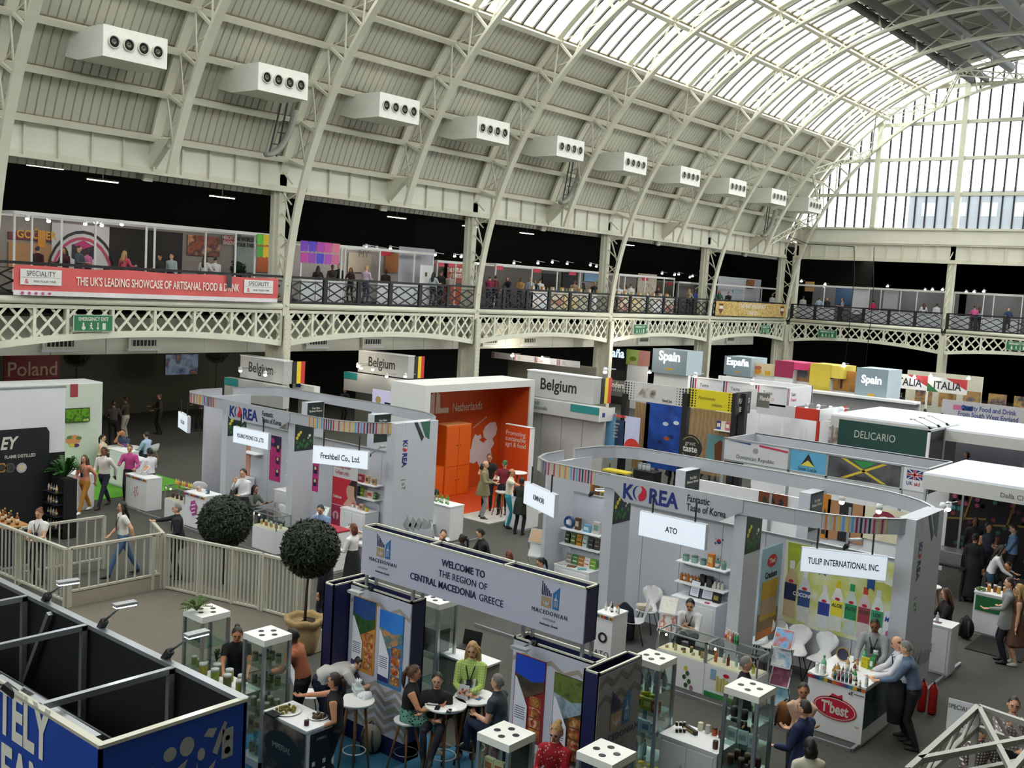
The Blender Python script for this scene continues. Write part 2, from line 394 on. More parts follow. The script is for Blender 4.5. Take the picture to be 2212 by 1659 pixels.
# corrugated cladding sheet: one bay wide, 5 degrees tall
mb = MB(); nb = 19; w_ = L/nb; vs = []; ang = [0, 2.5, 5]
for i in range(nb):
    y = -L/2+i*w_
    for yy, dr in ((y, .05), (y+.03, 0), (y+w_-.03, 0), (y+w_, .05)): vs += [arc(RS+dr, a)+V((0, yy, 0)) for a in ang]
n = nb*4
mb.add(vs, [(i*3+k, (i+1)*3+k, (i+1)*3+k+1, i*3+k+1) for i in range(n-1) for k in range(2)]); sheet = mb.mesh('cladding_sheet', [mat('bbb9a8', .6, var=.1, scale=.5)])
def glass_mesh(w2, n):
    mb = MB(); vs = []
    for i in range(n+1): vs += [arc(RS, 9.5*i/n)+V((0, -w2/2, 0)), arc(RS, 9.5*i/n)+V((0, w2/2, 0))]
    mb.add(vs, [(i*2, i*2+1, i*2+3, i*2+2) for i in range(n)]); return mb
PANE = mat('eef3f2', kind='pane', alpha=.22, scale=.8)
NP = 7; pane = glass_mesh(L/NP-.05, 3).mesh('pane', [PANE]); bigp = glass_mesh(L-.3, 4).mesh('pane', [PANE])
bigb = glass_mesh(L, 4).mesh('light_block_board', [mat('8a8778', .8, var=.1)])  # unseen boards in place of near roof panes, added to darken the near floor
mb = MB(); vs = []
for i in range(4):
    for y, r in ((-.055, -.07), (.055, -.07), (.055, .05), (-.055, .05)): vs.append(arc(RS+r, 9.5*i/3)+V((0, y, 0)))
mb.add(vs, [(i*4+j, i*4+(j+1) % 4, i*4+4+(j+1) % 4, i*4+4+j) for i in range(3) for j in range(4)]); gbar = mb.mesh('glazing_bar', [mat('4f4d44', .6)])
for j in range(15):
    yc = (ribY[j]+ribY[j+1])/2-30
    for side in (0, pi):
        for a in PA:
            p = arc(RP, a); p.x *= -1 if side else 1
            pu = put('purlin', lower, ROOF, (p.x, yc, p.z), (0, radians(90-a)*(1 if side else -1), 0))
            if not side: put('purlin_lattice', lat, pu); put('purlin_top', upper, pu)
        for a in range(15, 45, 5): put('cladding_sheet', sheet, ROOF, (0, yc, 0), (0, radians(a), side))
        for a in (45, 54.5, 64):
            if yc+30 < 3: put('light_block_board', bigb, ROOF, (0, yc, 0), (0, radians(a), side)); continue
            if side or yc+30 < 26: put('pane', bigp, ROOF, (0, yc, 0), (0, radians(a), side)); continue
            for i in range(NP):
                put('pane', pane, ROOF, (0, yc-L/2+(i+.5)*L/NP, 0), (0, radians(a), side))
                if i: put('glazing_bar', gbar, ROOF, (0, yc-L/2+i*L/NP, 0), (0, radians(a), side))
# crown: boarded deck, lantern walls, ducts and walkways
mb = MB(); n = 8; vs = []
for i in range(n+1):
    p = arc(RS+.35, 73+34*i/n); vs += [p+V((0, Y0-30, 0)), p+V((0, Y1-30, 0))]
mb.add(vs, [(i*2, i*2+2, i*2+3, i*2+1) for i in range(n)]); mb.obj('crown_deck', mat('7d7a6e', .8, var=.2, scale=.4), ROOF)
for x, z, r in ((-2.6, 17.2, .3), (1.6, 16.9, .5), (-.6, 17.4, .25)):
    t = MB(); t.tube([(x, Y0-30, z), (x, Y1-31, z)], r, 10); t.obj('air_duct', mat('54534c', .6, .2), ROOF)
for x in (-5.1, -4.2, 3.6, 5.2):
    B('walkway_beam', mat('4b4a43', .7), (x-.12, Y0-30, 16.6), (x+.12, Y1-30, 16.95), ROOF)
mb = MB()
for i in range(30):
    y = Y0-30+i*2.9; mb.bar((-5.1, y, 16.8), (-1.5, y+1.4, 17.9), .08); mb.bar((-5.1, y, 16.8), (-4.2, y+1.4, 16.8), .06)
mb.obj('walkway_bracing', mat('5a584e', .7), ROOF)
# wind girder zigzag between the last rib and the gable
A = [20+9.2*i for i in range(9)]
for i, a in enumerate(A[:-1]):
    p = arc(RI, a)+V((0, (72.2 if i % 2 else 66.9)-30, 0)); q = arc(RI, A[i+1])+V((0, (66.9 if i % 2 else 72.2)-30, 0))
    m_ = MB()
    for off in (-.18, .18):
        o = V((0, 0, off)); m_.bar(p+o, q+o, .07)
    for k in range(14): m_.bar(p.lerp(q, k/14)+V((0, 0, -.18 if k % 2 else .18)), p.lerp(q, (k+1)/14)+V((0, 0, .18 if k % 2 else -.18)), .05)
    m_.obj('wind_girder', WSTR, ROOF)
# ---------------------------------------------------------------- the great end window
WIN = thing('window_1', None, None, (CX, 72.8, 12.4), kind='structure', world=True)
def archz(x, R): d = R*R-(x-CX)**2; return CZ+sqrt(d) if d > 0 else 0
rows = [12.4, 14.68, 17.05, 19.42, 21.8, 23.6]; xs = [-33.15+.694*i for i in range(49)]
MUL = mat('2b2b29', .6); WPANE = mat('e9f2f8', kind='pane', alpha=.18, scale=.5)
for i in range(48):
    for r in range(5):
        xa, xb = xs[i], xs[i+1]; z0 = rows[r]; za, zb_ = (min(rows[r+1], archz(x, 18.2)) for x in (xa, xb))
        if max(za, zb_) < z0+.15: continue
        za, zb_ = max(za, z0+.02), max(zb_, z0+.02)
        MB().add([(xa, 72.85, z0), (xb, 72.85, z0), (xb, 72.85, zb_), (xa, 72.85, za)], [(0, 1, 2, 3)]).obj('pane', WPANE, WIN)
for i in range(49):
    zt = archz(xs[i], 18.2)
    if zt < 12.6: continue
    big = i % 8 == 0; h = .17 if big else .05
    B('mullion', WSTR if big else MUL, (xs[i]-h, 72.5 if big else 72.78, 12.4), (xs[i]+h, 72.95, zt), WIN)
for z in rows[1:-1]:
    d = sqrt(18.2**2-(z-CZ)**2); B('transom', WSTR, (CX-d, 72.65, z-.11), (CX+d, 72.95, z+.11), WIN)
w2 = thing('window_unseen', None, None, (CX, -14.3, 12.4), kind='structure', world=True)     # unseen near gable behind the camera, glazing added to brighten faces turned to it
for i in range(6):
    xa, xb = CX-18+i*6, CX-12+i*6; m_ = (xa+xb)/2; MB().add([(xa, -14.3, 12.4), (xb, -14.3, 12.4), (xb, -14.3, max(12.5, archz(min(xb, CX+18), 18.2))), (m_, -14.3, archz(m_, 18.2)), (xa, -14.3, max(12.5, archz(max(xa, CX-18), 18.2)))], [(0, 1, 2, 3, 4)]).obj('pane', WPANE, w2); B('mullion', WSTR, (xa-.15, -14.35, 12.4), (xa+.15, -14.1, max(12.5, archz(max(xa, CX-18), 18.2))), w2)
# far roofs seen through the end window
for lab, a, b, c in (('pale rooftop block seen low through the end window glass', (-34, 98, 3), (-23.5, 108, 17.6), '55626a'), ('low white plant room beyond the right end window panes', (-21, 96, 3), (-6, 104, 16.0), '76828a')):
    e = thing('rooftop_building', lab, 'building', ((a[0]+b[0])/2, a[1], a[2]), world=True)
    B('block_walls', mat(c, .8), a, b, e); B('parapet', mat('8a949a', .8), (a[0]-.2, a[1]-.2, b[2]), (b[0]+.2, b[1]+.2, b[2]+.3), e)
    for i in range(4): x = a[0]+1.2+i*2.6; B('roof_window', mat('8fa0a8', .3), (x, a[1]-.05, b[2]-2.2), (x+1.3, a[1], b[2]-1.0), e)
# ---------------------------------------------------------------- jet-nozzle air handlers on the haunch
def air_unit(y, lab, first=[None]):
    if first[0]: return dup(first[0], (-32.3, y, 13.2), label=lab)
    e = thing('air_unit', lab, 'fan unit', (-32.3, y, 13.2), group='jet nozzle air units under the roof')
    mb = MB(); mb.add([(1.6, -1.1, 0), (1.6, 1.1, 0), (1.6, 1.1, .95), (1.6, -1.1, .95), (-1.0, -1.1, .25), (-1.0, 1.1, .25), (-1.0, 1.1, .95), (-1.0, -1.1, .95), (.1, -1.1, 0), (.1, 1.1, 0)],
        [(0,1,2,3),(4,7,6,5),(3,2,6,7),(0,8,9,1),(8,4,5,9),(0,3,7,4,8),(1,9,5,6,2)]); mb.obj('casing', mat('e6e6dc', .45), e)
    F = Frame((1.605, 0, .48), (0, 1, 0))
    for i in range(4):
        u = -.75+i*.5
        m1 = MB(); m1.lathe([(.2, 0), (.2, .05), (.17, .05), (.17, .0)], 18); m1.v = [F(u+x, y_, z) for x, y_, z in m1.v]; r = m1.obj('nozzle_ring', mat('c9c9bf', .4), e)
        m2 = MB(); m2.lathe([(.17, .005), (.17, .01)], 18); m2.v = [F(u+x, y_, z) for x, y_, z in m2.v]; m2.obj('nozzle_bore', mat('1c1c18', .6), r)
        m3 = MB(); m3.lathe([(.09, .01), (.07, .03), (.05, .03), (.05, .011)], 14); m3.v = [F(u+x, y_, z) for x, y_, z in m3.v]; m3.obj('nozzle_core', mat('6e6b5e', .4, .5), r)
    for yy in (-.8, .8): MB().bar((0, yy, .95), (-.3, yy, 2.2), .03).obj('hanger_rod', STEEL, e)
    first[0] = e; return e
ordn = ['nearest and largest', 'second', 'third', 'fourth', 'fifth', 'sixth', 'seventh', 'eighth', 'ninth', 'last and smallest']
for i in range(10): air_unit(18.12+5.75*i, 'white box air unit with four round nozzles, %s along the roof' % ordn[i])
for i, y in enumerate((24.9, 43.2, 66.0)):
    e = thing('smoke_duct', 'curved grey duct with ladder frame on the haunch, %s of three' % ('nearest', 'middle', 'furthest')[i], 'duct', (-32.6, y, 11.3), group='curved ducts over the girder')
    pts = [(.55-.3*sin(t), -.45+1.05*cos(t), 1.75-1.8*sin(t)) for t in [k*pi/16 for k in range(9)]]
    mb = MB(); mb.tube(pts, [(.16, .1)]*9, 8); mb.obj('curved_duct', mat('97958a', .5), e)
    for dx in (0, .35): MB().bar((.25, -.3+dx, -.05), (.1, .35+dx*.8, 2.2), .05).obj('ladder_rail', mat('3c3d42', .5), e)
    for k in range(3): MB().bar((.2, -.1+k*.2, .4+k*.45), (.2, .25+k*.2, .4+k*.45), .04).obj('rung', mat('3c3d42', .5), e)
# ---------------------------------------------------------------- lights that hang from the roof crown and in the galleries
for i, p in enumerate(((-16.2, 44.5, 20.6), (-13.2, 47, 20.6))):
    e = thing('hall_floodlight', 'lit rectangular floodlight hanging under the roof crown, %s' % ('left one', 'right one')[i], 'lamp', p)
    B('housing', BLACK, (-.3, -.2, .05), (.3, .2, .3), e); B('lens', LED, (-.27, -.17, 0), (.27, .17, .05), e)
STRIPM = mat('fff6e2', emit=9.0, var=0)
mb = MB(); mb.box((-.05, -.75, 0), (.05, .75, .04)); stm = mb.mesh('tube', [STRIPM]); mb = MB(); mb.box((-.09, -.78, .04), (.09, .78, .12)); sth = mb.mesh('tray', [mat('55544c', .7)])
mb = MB(); mb.box((-.02, -.02, .12), (.02, .02, .45)); stk = mb.mesh('hanger', [STEEL])
for px, py, z in ((98,362,10.6),(222,392,10.6),(422,394,10.6),(58,400,10.6),(480,427,10.6),(437,448,10.6),(512,446,10.6),(682,430,10.6),(222,425,10.6),(293,425,10.6),(875,453,10.6),(857,471,10.6),(770,482,10.6),(838,487,10.6),(1016,490,10.6),(1138,505,10.6),(1358,530,10.6),(1441,544,10.6),(1518,537,10.6)):
    g = G(px, py, z)
    if g.x < -48.5 or g.y > 70: continue
    e = thing('strip_light', 'lit fluorescent strip under the dark gallery ceiling', 'strip light', g, 0, 'strip lights over the upper gallery'); put('tube', stm, e); put('tray', sth, e); put('hanger', stk, e)
for px, py in ((1739,564),(1800,570),(1809,562)):
    g = G(px, py, 10.6); e = thing('strip_light', 'lit fluorescent strip under the far gallery ceiling', 'strip light', g, pi/2, 'strip lights over the far gallery'); put('tube', stm, e); put('tray', sth, e); put('hanger', stk, e)
def plight(p, power, r=.15, col=(1, .9, .75)):
    l = bpy.data.lights.new('booth_light', 'POINT'); l.energy = power; l.shadow_soft_size = r; l.color = col
    o = bpy.data.objects.new('booth_light', l); C.objects.link(o); o.location = p; return o
# ================================================================ furniture and goods
_mc = {}
def cached(key, fn):
    if key not in _mc: _mc[key] = fn()
    return _mc[key]
def bottle(loc, h, r, body, cap, label, group=None, band=None, cat='bottle'):
    """a bottle: body, cap, paper band"""
    bm = cached(('bot', h, r, body), lambda: MB().lathe([(r*.9, 0), (r, .02*h), (r, .6*h), (r*.75, .7*h), (r*.36, .8*h), (r*.34, .9*h)], 10).mesh('bottle', [mat(body, .15, var=.02)]))
    o = put('bottle', bm, None, loc, None, None, label, cat, group)
    put('cap', cached(('cap', h, r, cap), lambda: MB().lathe([(r*.42, .88*h), (r*.42, h)], 8).mesh('cap', [mat(cap, .4, var=.02)])), o)
    if band: put('paper_band', cached(('band', h, r, band), lambda: MB().lathe([(r*1.03, .18*h), (r*1.03, .5*h)], 10).mesh('paper_band', [mat(band, .5, var=.03)])), o)
    return o
def jar(loc, h, r, body, cap, label, group=None, cat='jar', band=None):
    bm = cached(('jar', h, r, body), lambda: MB().lathe([(r*.95, 0), (r, .05*h), (r, .78*h), (r*.85, .86*h)], 10).mesh('jar', [mat(body, .3, var=.25, scale=40)]))
    o = put('jar', bm, None, loc, None, None, label, cat, group)
    put('lid', cached(('lid', h, r, cap), lambda: MB().lathe([(r*.95, .84*h), (r*.95, h)], 10).mesh('lid', [mat(cap, .4, var=.02)])), o)
    if band: put('paper_band', cached(('jband', h, r, band), lambda: MB().lathe([(r*1.03, .2*h), (r*1.03, .65*h)], 10).mesh('paper_band', [mat(band, .5)])), o)
    return o
def pack(loc, w, d, h, c, c2, label, group=None, rot=0, cat='box', tilt=0, pouch=False):
    """a carton or stand-up pouch with a printed front patch"""
    def mk():
        if not pouch: return MB().box((-w/2, -d/2, 0), (w/2, d/2, h)).mesh('carton', [mat(c, .5, var=.04)])
        return MB().add([(-w/2, -d/2, 0), (w/2, -d/2, 0), (w/2, d/2, 0), (-w/2, d/2, 0), (-w*.52, -.008, h), (w*.52, -.008, h), (w*.52, .008, h), (-w*.52, .008, h), (-w*.5, -d*.5, h*.5), (w*.5, -d*.5, h*.5), (w*.5, d*.5, h*.5), (-w*.5, d*.5, h*.5)],
            [(3,2,1,0),(4,5,6,7),(0,1,9,8),(8,9,5,4),(1,2,10,9),(9,10,6,5),(2,3,11,10),(10,11,7,6),(3,0,8,11),(11,8,4,7)]).mesh('pouch', [mat(c, .4, var=.06)])
    o = put('snack_pouch' if pouch else 'carton', cached(('pk', w, d, h, c, pouch), mk), None, loc, (tilt, 0, rot), None, label, cat, group)
    put('front_print', cached(('pf', w, d, h, c2, pouch), lambda: MB().add([(-w*.36, -d/2-.004, h*.3), (w*.36, -d/2-.004, h*.3), (w*.36, -d/2-.004 if not pouch else -d*.32, h*.75), (-w*.36, -d/2-.004 if not pouch else -d*.32, h*.75)], [(0, 1, 2, 3)]).mesh('front_print', [mat(c2, .5, var=.1, scale=20)])), o)
    return o
def plate(loc, r, label, group=None, food=None):
    o = put('plate', cached(('pl', r), lambda: MB().lathe([(r*.6, 0), (r*.65, .004), (r, .018), (r*.97, .022), (r*.6, .008)], 18).mesh('plate', [mat('f2f2ee', .25, var=.01)])), None, loc, None, None, label, 'plate', group)
    if food:
        mb = MB()
        for i in range(26):
            a, q = random.random()*6.28, r*.7*sqrt(random.random()); mb.ball((q*cos(a), q*sin(a), .02+random.random()*.025), .02+random.random()*.008, 6, 4); mb.mi = 0
        mb.obj('olive_pile', mat(food, .35, var=.5, scale=30), o, kind='stuff')
    return o
def counter(x, y, w, d, h, label, cat='counter', front=None, rot=0, plinth=True, body=None, doors=0, top=None, z=0):
    """white exhibition counter; local front faces -Y, footprint centred"""
    e = thing('display_counter' if cat == 'counter' else 'storage_cabinet', label, cat, (x, y, z), rot)
    bm = body or WHITE
    B('body', bm, (-w/2+.01, -d/2+.01, .06 if plinth else 0), (w/2-.01, d/2-.01, h-.03), e); B('worktop', top or WHITE, (-w/2, -d/2-.01, h-.03), (w/2, d/2, h), e)
    if plinth: B('plinth', GREYP, (-w/2+.03, -d/2+.03, 0), (w/2-.03, d/2-.03, .06), e)
    for i in range(doors):
        u0 = -w/2+.04+i*(w-.08)/doors; u1 = u0+(w-.08)/doors-.02
        dd = B('door', bm, (u0+.01, -d/2-.008, .1), (u1, -d/2+.012, h-.08), e)
        hx = (u1-.06) if (doors > 1 and i == 0) else (u0+.07)
        MB().tube([(hx, -d/2-.01, h*.62), (hx, -d/2-.04, h*.58), (hx, -d/2-.04, h*.5), (hx, -d/2-.01, h*.46)], .008, 6).obj('handle', STEEL, dd)
    return e
def tower(loc, w, h, label, shelves=3, group='glass showcase towers with white tops', rot=0):
    """glass display tower: aluminium posts, white top with four downlights, glass shelves and panes"""
    e = thing('showcase_tower', label, 'showcase', loc, rot, group); a = w/2
    B('base', WHITE, (-a, -a, .02), (a, a, .14), e)
    tp = B('top', mat('f4f3ec', .5, var=.02), (-a, -a, h-.09), (a, a, h), e)
    for x, y in ((-.5, -.1), (.1, -.5), (.5, .1), (-.1, .5)):
        m = MB(); m.lathe([(.042, h), (.042, h+.004), (.03, h+.004)], 12, (x*a, y*a, 0)); m.obj('downlight', mat('24222a', .4), tp)
    for x in (-1, 1):
        for y in (-1, 1): B('post', ALU, (x*a-.022*(x+1)+.0, y*a-.022*(y+1), .02), (x*a+.022*(1-x), y*a+.022*(1-y), h-.09), e)
    for i in range(shelves):
        z = .14+(h-.25)*(i+1)/(shelves+1); B('glass_shelf', mat('dceae6', kind='glass', alpha=.08), (-a+.02, -a+.02, z), (a-.02, a-.02, z+.01), e)
    for n, p, q in (('front_pane', (-a+.02, -a+.004, .14), (a-.02, -a+.008, h-.09)), ('back_pane', (-a+.02, a-.008, .14), (a-.02, a-.004, h-.09)), ('side_pane', (-a+.004, -a+.02, .14), (-a+.008, a-.02, h-.09)), ('side_pane', (a-.008, -a+.02, .14), (a-.004, a-.02, h-.09))): B(n, GLASS, p, q, e)
    return e
def glass_counter(x, y, w, d, label, h=.98, base=.62, rot=0, gfx=None):
    e = thing('glass_showcase', label, 'showcase', (x, y, 0), rot); a, b = w/2, d/2
    B('base_cabinet', WHITE, (-a, -b, .05), (a, b, base), e); B('plinth', GREYP, (-a+.02, -b+.02, 0), (a-.02, b-.02, .05), e); B('display_floor', mat('f0e2c8', .5), (-a+.02, -b+.02, base), (a-.02, b-.02, base+.012), e)
    for X in (-a, a-.025):
        for Y in (-b, b-.025): B('frame_post', ALU, (X, Y, base), (X+.025, Y+.025, h), e)
    for p, q in (((-a, -b, h-.025), (a, -b+.025, h)), ((-a, b-.025, h-.025), (a, b, h)), ((-a, -b, h-.025), (-a+.025, b, h)), ((a-.025, -b, h-.025), (a, b, h))): B('top_frame', ALU, p, q, e)
    B('front_pane', GLASS, (-a+.025, -b+.006, base), (a-.025, -b+.01, h-.025), e); B('top_pane', GLASS, (-a+.025, -b+.025, h-.012), (a-.025, b-.025, h-.006), e)
    B('side_pane', GLASS, (a-.01, -b+.025, base), (a-.006, b-.025, h-.025), e)
    m = MB(); m.ball((-a+.12, -b+.1, h-.1), .022, 8, 6); m.obj('bulb', mat('ffe2b0', emit=25, var=0), e)
    return e
def chair(loc, rot, label, group='white shell chairs', round_=True):
    e = thing('chair', label, 'chair', loc, rot, group)
    def mk():
        mb = MB(); n = 12
        outline = [(.2*cos(t)*(1 if sin(t) > -.2 else .55), .16*sin(t)) for t in [2*pi*i/n for i in range(n)]]
        ribs = []
        prof = [(-.2, .44, .17), (-.08, .43, .21), (.1, .43, .2), (.19, .46, .14), (.23, .55, .1), (.25, .63, .16), (.27, .72, .22), (.285, .8, .22), (.3, .87, .15), (.305, .9, .05)]
        vs = []
        for y, z, w2 in prof:
            for k in range(5): u = (k-2)/2; vs.append((u*w2, y-.02*abs(u) if z > .5 else y, z+.015*abs(u)*(z < .5)))
        m = len(vs); vs += [(x, y+.012, z-.012) for x, y, z in vs]; r = len(prof)
        fs = [(i*5+k, i*5+k+1, (i+1)*5+k+1, (i+1)*5+k) for i in range(r-1) for k in range(4)]
        fs += [tuple(m+j for j in reversed(f)) for f in fs]
        edge = [i*5 for i in range(r)]+[(r-1)*5+k for k in range(1, 5)]+[i*5+4 for i in range(r-2, -1, -1)]+[k for k in (3, 2, 1)]
        fs += [(edge[i], edge[(i+1) % len(edge)], m+edge[(i+1) % len(edge)], m+edge[i]) for i in range(len(edge))]
        return mb.add(vs, fs, True).mesh('seat_shell', [mat('ececec', .35, var=.01)])
    put('seat_shell', cached('chairshell', mk), e)
    for x in (-1, 1):
        for y in (-1, 1): put('leg', cached(('cl', x, y), lambda: MB().tube([(x*.1, y*.1, .43), (x*.21, y*.2, 0)], .01, 6).mesh('leg', [mat('2a2a2c', .3, .6)])), e)
    return e
def tub_chair(loc, rot, label, group='white tub armchairs'):
    e = thing('tub_armchair', label, 'chair', loc, rot, group)
    def mk():
        mb = MB(); prof = []; vs = []; n = 14
        for r, z in ((.04, .42), (.2, .43), (.27, .5), (.3, .62), (.31, .74)):
            for j in range(n):
                a = 2*pi*j/n; dz = (z-.42)*(.55+.45*sin(a)) if z > .45 else 0
                vs.append((r*cos(a), r*sin(a)*.95, .42+(dz if z > .45 else z-.42)))
        fs = [(i*n+j, i*n+(j+1) % n, (i+1)*n+(j+1) % n, (i+1)*n+j) for i in range(4) for j in range(n)]+[tuple(range(n))]
        return mb.add(vs, fs, True).mesh('tub_shell', [mat('eef0ea', .4, var=.01)])
    put('tub_shell', cached('tub', mk), e)
    for x in (-1, 1):
        for y in (-1, 1): put('leg', cached(('tl', x, y), lambda: MB().tube([(x*.12, y*.12, .43), (x*.24, y*.22, 0)], [.016, .01], 6).mesh('leg', [mat('b98a55', .5, var=.1)])), e)
    return e
def bar_table(loc, label, r=.36, h=1.06, metal=False, group='round white bar tables'):
    e = thing('round_table', label, 'table', loc, 0, group)
    m = MB(); m.lathe([(r, h-.03), (r, h), (r*.98, h+.002)], 26); m.obj('table_top', mat('efefec', .35, var=.01), e)
    for i in range(4):
        a = pi/4+i*pi/2; MB().tube([(.12*cos(a), .12*sin(a), h-.03), (.3*r/.36*cos(a), .3*r/.36*sin(a), 0)], [.022, .016], 7).obj('leg', mat('8a5a33', .5, kind='wood', c2=('a06c40',), scale=3), e)
    R = r*.62; MB().tube([(R*cos(t*2*pi/20), R*sin(t*2*pi/20), .28) for t in range(21)], .01, 6, False).obj('foot_ring', mat('dfe3e6', .3, .3), e)
    return e
def bar_stool(loc, label, rot=0, h=.74, group='wooden bar stools'):
    e = thing('bar_stool', label, 'stool', loc, rot, group)
    m = MB(); m.lathe([(.12, h-.06), (.19, h-.03), (.2, h), (.18, h+.01), (.05, h)], 16); m.obj('seat', mat('efefec', .35, var=.01), e)
    for i in range(4):
        a = pi/4+i*pi/2; MB().tube([(.1*cos(a), .1*sin(a), h-.05), (.26*cos(a), .26*sin(a), 0)], [.02, .014], 7).obj('leg', mat('8a5a33', .5, kind='wood', c2=('a06c40',), scale=3), e)
    MB().tube([(.17*cos(t*2*pi/14), .17*sin(t*2*pi/14), .25) for t in range(15)], .008, 5, False).obj('foot_ring', STEEL, e)
    return e
def lightbox(F, w, h, text, label, size, rods=.35, th=.09, sx=.8, lit=3.2):
    """hanging lit company sign: F is the front face, lower left corner"""
    e = thing('lightbox_sign', label, 'sign', F(w/2, 0, -th), world=True)
    MB().prism([(0, 0), (w, 0), (w, h), (0, h)], F, -th, -.004).obj('box_frame', mat('cfd4dc', .4), e)
    MB().prism([(.01, .01), (w-.01, .01), (w-.01, h-.01), (.01, h-.01)], F, -.004, 0).obj('lit_face', mat('e3ecf8', .4, emit=lit*.16, var=0), e)
    T(text, F, w/2, h*.5-size*.35, size, mat('1c1d22', .6), e, 'CENTER', sx, .015, d=.003)
    for u in (.18, .82): MB().bar(F(w*u, h, -th/2), F(w*u, h+rods, -th/2), .025).obj('hanging_rod', mat('3a3d42', .4, .5), e)
    return e
def clamp_lamp(p, q, label, lit=True, group='arm spotlights'):
    """arm lamp from its clamp at p to its head at q"""
    p, q = V(p), V(q); e = thing('arm_spotlight', label, 'lamp', p, world=True, group=group)
    MB().bar(p+V((0, 0, -.06)), p+(q-p)*.22, .07, .06).obj('clamp', BLACK, e); MB().tube([p+(q-p)*.15, q], .012, 6).obj('arm', STEEL, e)
    d = (q-p); d.z = 0; d = d.normalized() if d.length else V((0, -1, 0)); s = d.cross(V((0, 0, 1)))
    h = MB(); h.bar(q-s*.12, q+s*.12, .1, .03); hh = h.obj('lamp_head', mat('c9ccd0', .3, .5), e)
    h = MB(); h.bar(q-s*.11+V((0, 0, -.021)), q+s*.11+V((0, 0, -.021)), .085, .012); h.obj('lens', LED if lit else WHITE, hh)
    return e
def spot(p, label, group, warm=True, r=.09):
    e = thing('spotlight', label, 'lamp', p, group=group)
    put('housing', cached('sph', lambda: MB().lathe([(.05, .04), (.085, .12), (.05, .2)], 10).mesh('housing', [mat('e4e4e4', .4)])), e)
    put('lens', cached(('spl', warm, r), lambda: MB().ball((0, 0, .03), (r, r, .05), 10, 6).mesh('lens', [LAMP if warm else LED])), e); put('arm', cached('sparm', lambda: MB().bar((0, 0, .16), (0, .65, .12), .025).mesh('arm', [ALU])), e); return e
def topiary(loc, label, crown_z, r, pot=True, trunk_r=.03, seed=1, crown_off=(0, 0), n=2600, group='clipped ball bay trees'):
    rnd = random.Random(seed); e = thing('topiary_tree', label, 'tree', loc, group=group); cx, cy = crown_off
    z0 = .55 if pot else 0
    MB().tube([(0, 0, z0-.1), (cx*.35, cy*.35, z0+(crown_z-z0)*.45), (cx, cy, crown_z)], [trunk_r, trunk_r*.8, trunk_r*.7], 8).obj('trunk', mat('3a3320', .9, var=.3), e)
    def mk():
        mb = MB()
        mb.ball((0, 0, 0), r*.8, 14, 10)
        for i in range(n):
            a = rnd.random()*2*pi; zz = 1-2*rnd.random(); q = sqrt(1-zz*zz); nrm = V((q*cos(a), q*sin(a), zz)); rr = r*(.82+.2*rnd.random())
            c = nrm*rr; t = V((rnd.gauss(0, 1), rnd.gauss(0, 1), rnd.gauss(0, 1))); t = (t-nrm*t.dot(nrm)*.6).normalized(); b = nrm.cross(t).normalized(); l = r*.2
            mb.add([c-t*l*.5, c+b*l*.2, c+t*l*.6+nrm*l*.2, c-b*l*.2], [(0, 1, 2, 3)])
        return mb.mesh('foliage', [mat('16240e', .55, var=.55, scale=25)])
    put('foliage', cached(('fol', r, seed), mk), e, (cx, cy, crown_z), kind='stuff')
    if pot:
        BUR = mat('a98d62', .95, var=.25, scale=30, bump=.4); mb = MB(); n2 = 22
        prof = [(.2, 0), (.25, .1), (.29, .3), (.3, .45), (.29, .52), (.36, .58), (.39, .66), (.35, .7), (.27, .66), (.26, .6)]
        mb.lathe(prof, n2); mb.v = [(x*(1+.06*sin(5*atan2(y, x)+z*4)), y*(1+.06*sin(5*atan2(y, x)+z*4)), z+.02*sin(7*atan2(y, x))*(z > .5)) for x, y, z in mb.v]; mb.obj('sack_pot', BUR, e)
        m = MB(); m.lathe([(.26, .58), (.26, .6)], 16); m.obj('soil', mat('2c2118', .95, var=.3), e)
    return e
def plant(loc, label, h, n, c, spread=.3, seed=3, pot=None):
    rnd = random.Random(seed); e = thing('potted_plant', label, 'plant', loc); mb = MB()
    for i in range(n):
        a = rnd.random()*6.28; el = rnd.random(); tip = V((cos(a)*spread*(1-el*.5), sin(a)*spread*(1-el*.5), h*(.25+.75*el))); mid = tip*.5+V((0, 0, h*.2)); side = V((-sin(a), cos(a), 0))*h*.06
        mb.add([V((0, 0, 0)), mid-side, tip, mid+side], [(0, 1, 2, 3)])
        for k in range(4): q = mid.lerp(tip, k/4); mb.add([q, q+side*2.2+V((0, 0, .02)), q+(tip-mid)*.25], [(0, 1, 2)]); mb.add([q, q-side*2.2+V((0, 0, .02)), q+(tip-mid)*.25], [(0, 1, 2)])
    mb.obj('leaves', mat(c, .6, var=.4, scale=30), e, kind='stuff')
    if pot: m = MB(); m.lathe([(.09, -.16), (.12, -.02), (.12, 0)], 12); m.obj('pot', mat(pot, .6), e)
    return e
def screen(F, w, h, m, label, stand=0.0):
    e = thing('display_screen', label, 'screen', F(w/2, 0, -.03), world=True)
    Q('bezel', F, -.02, -.02, w+.02, h+.02, BLACK, e, -.05, .05); Q('picture', F, 0, 0, w, h, m, e, 0, .003)
    return e
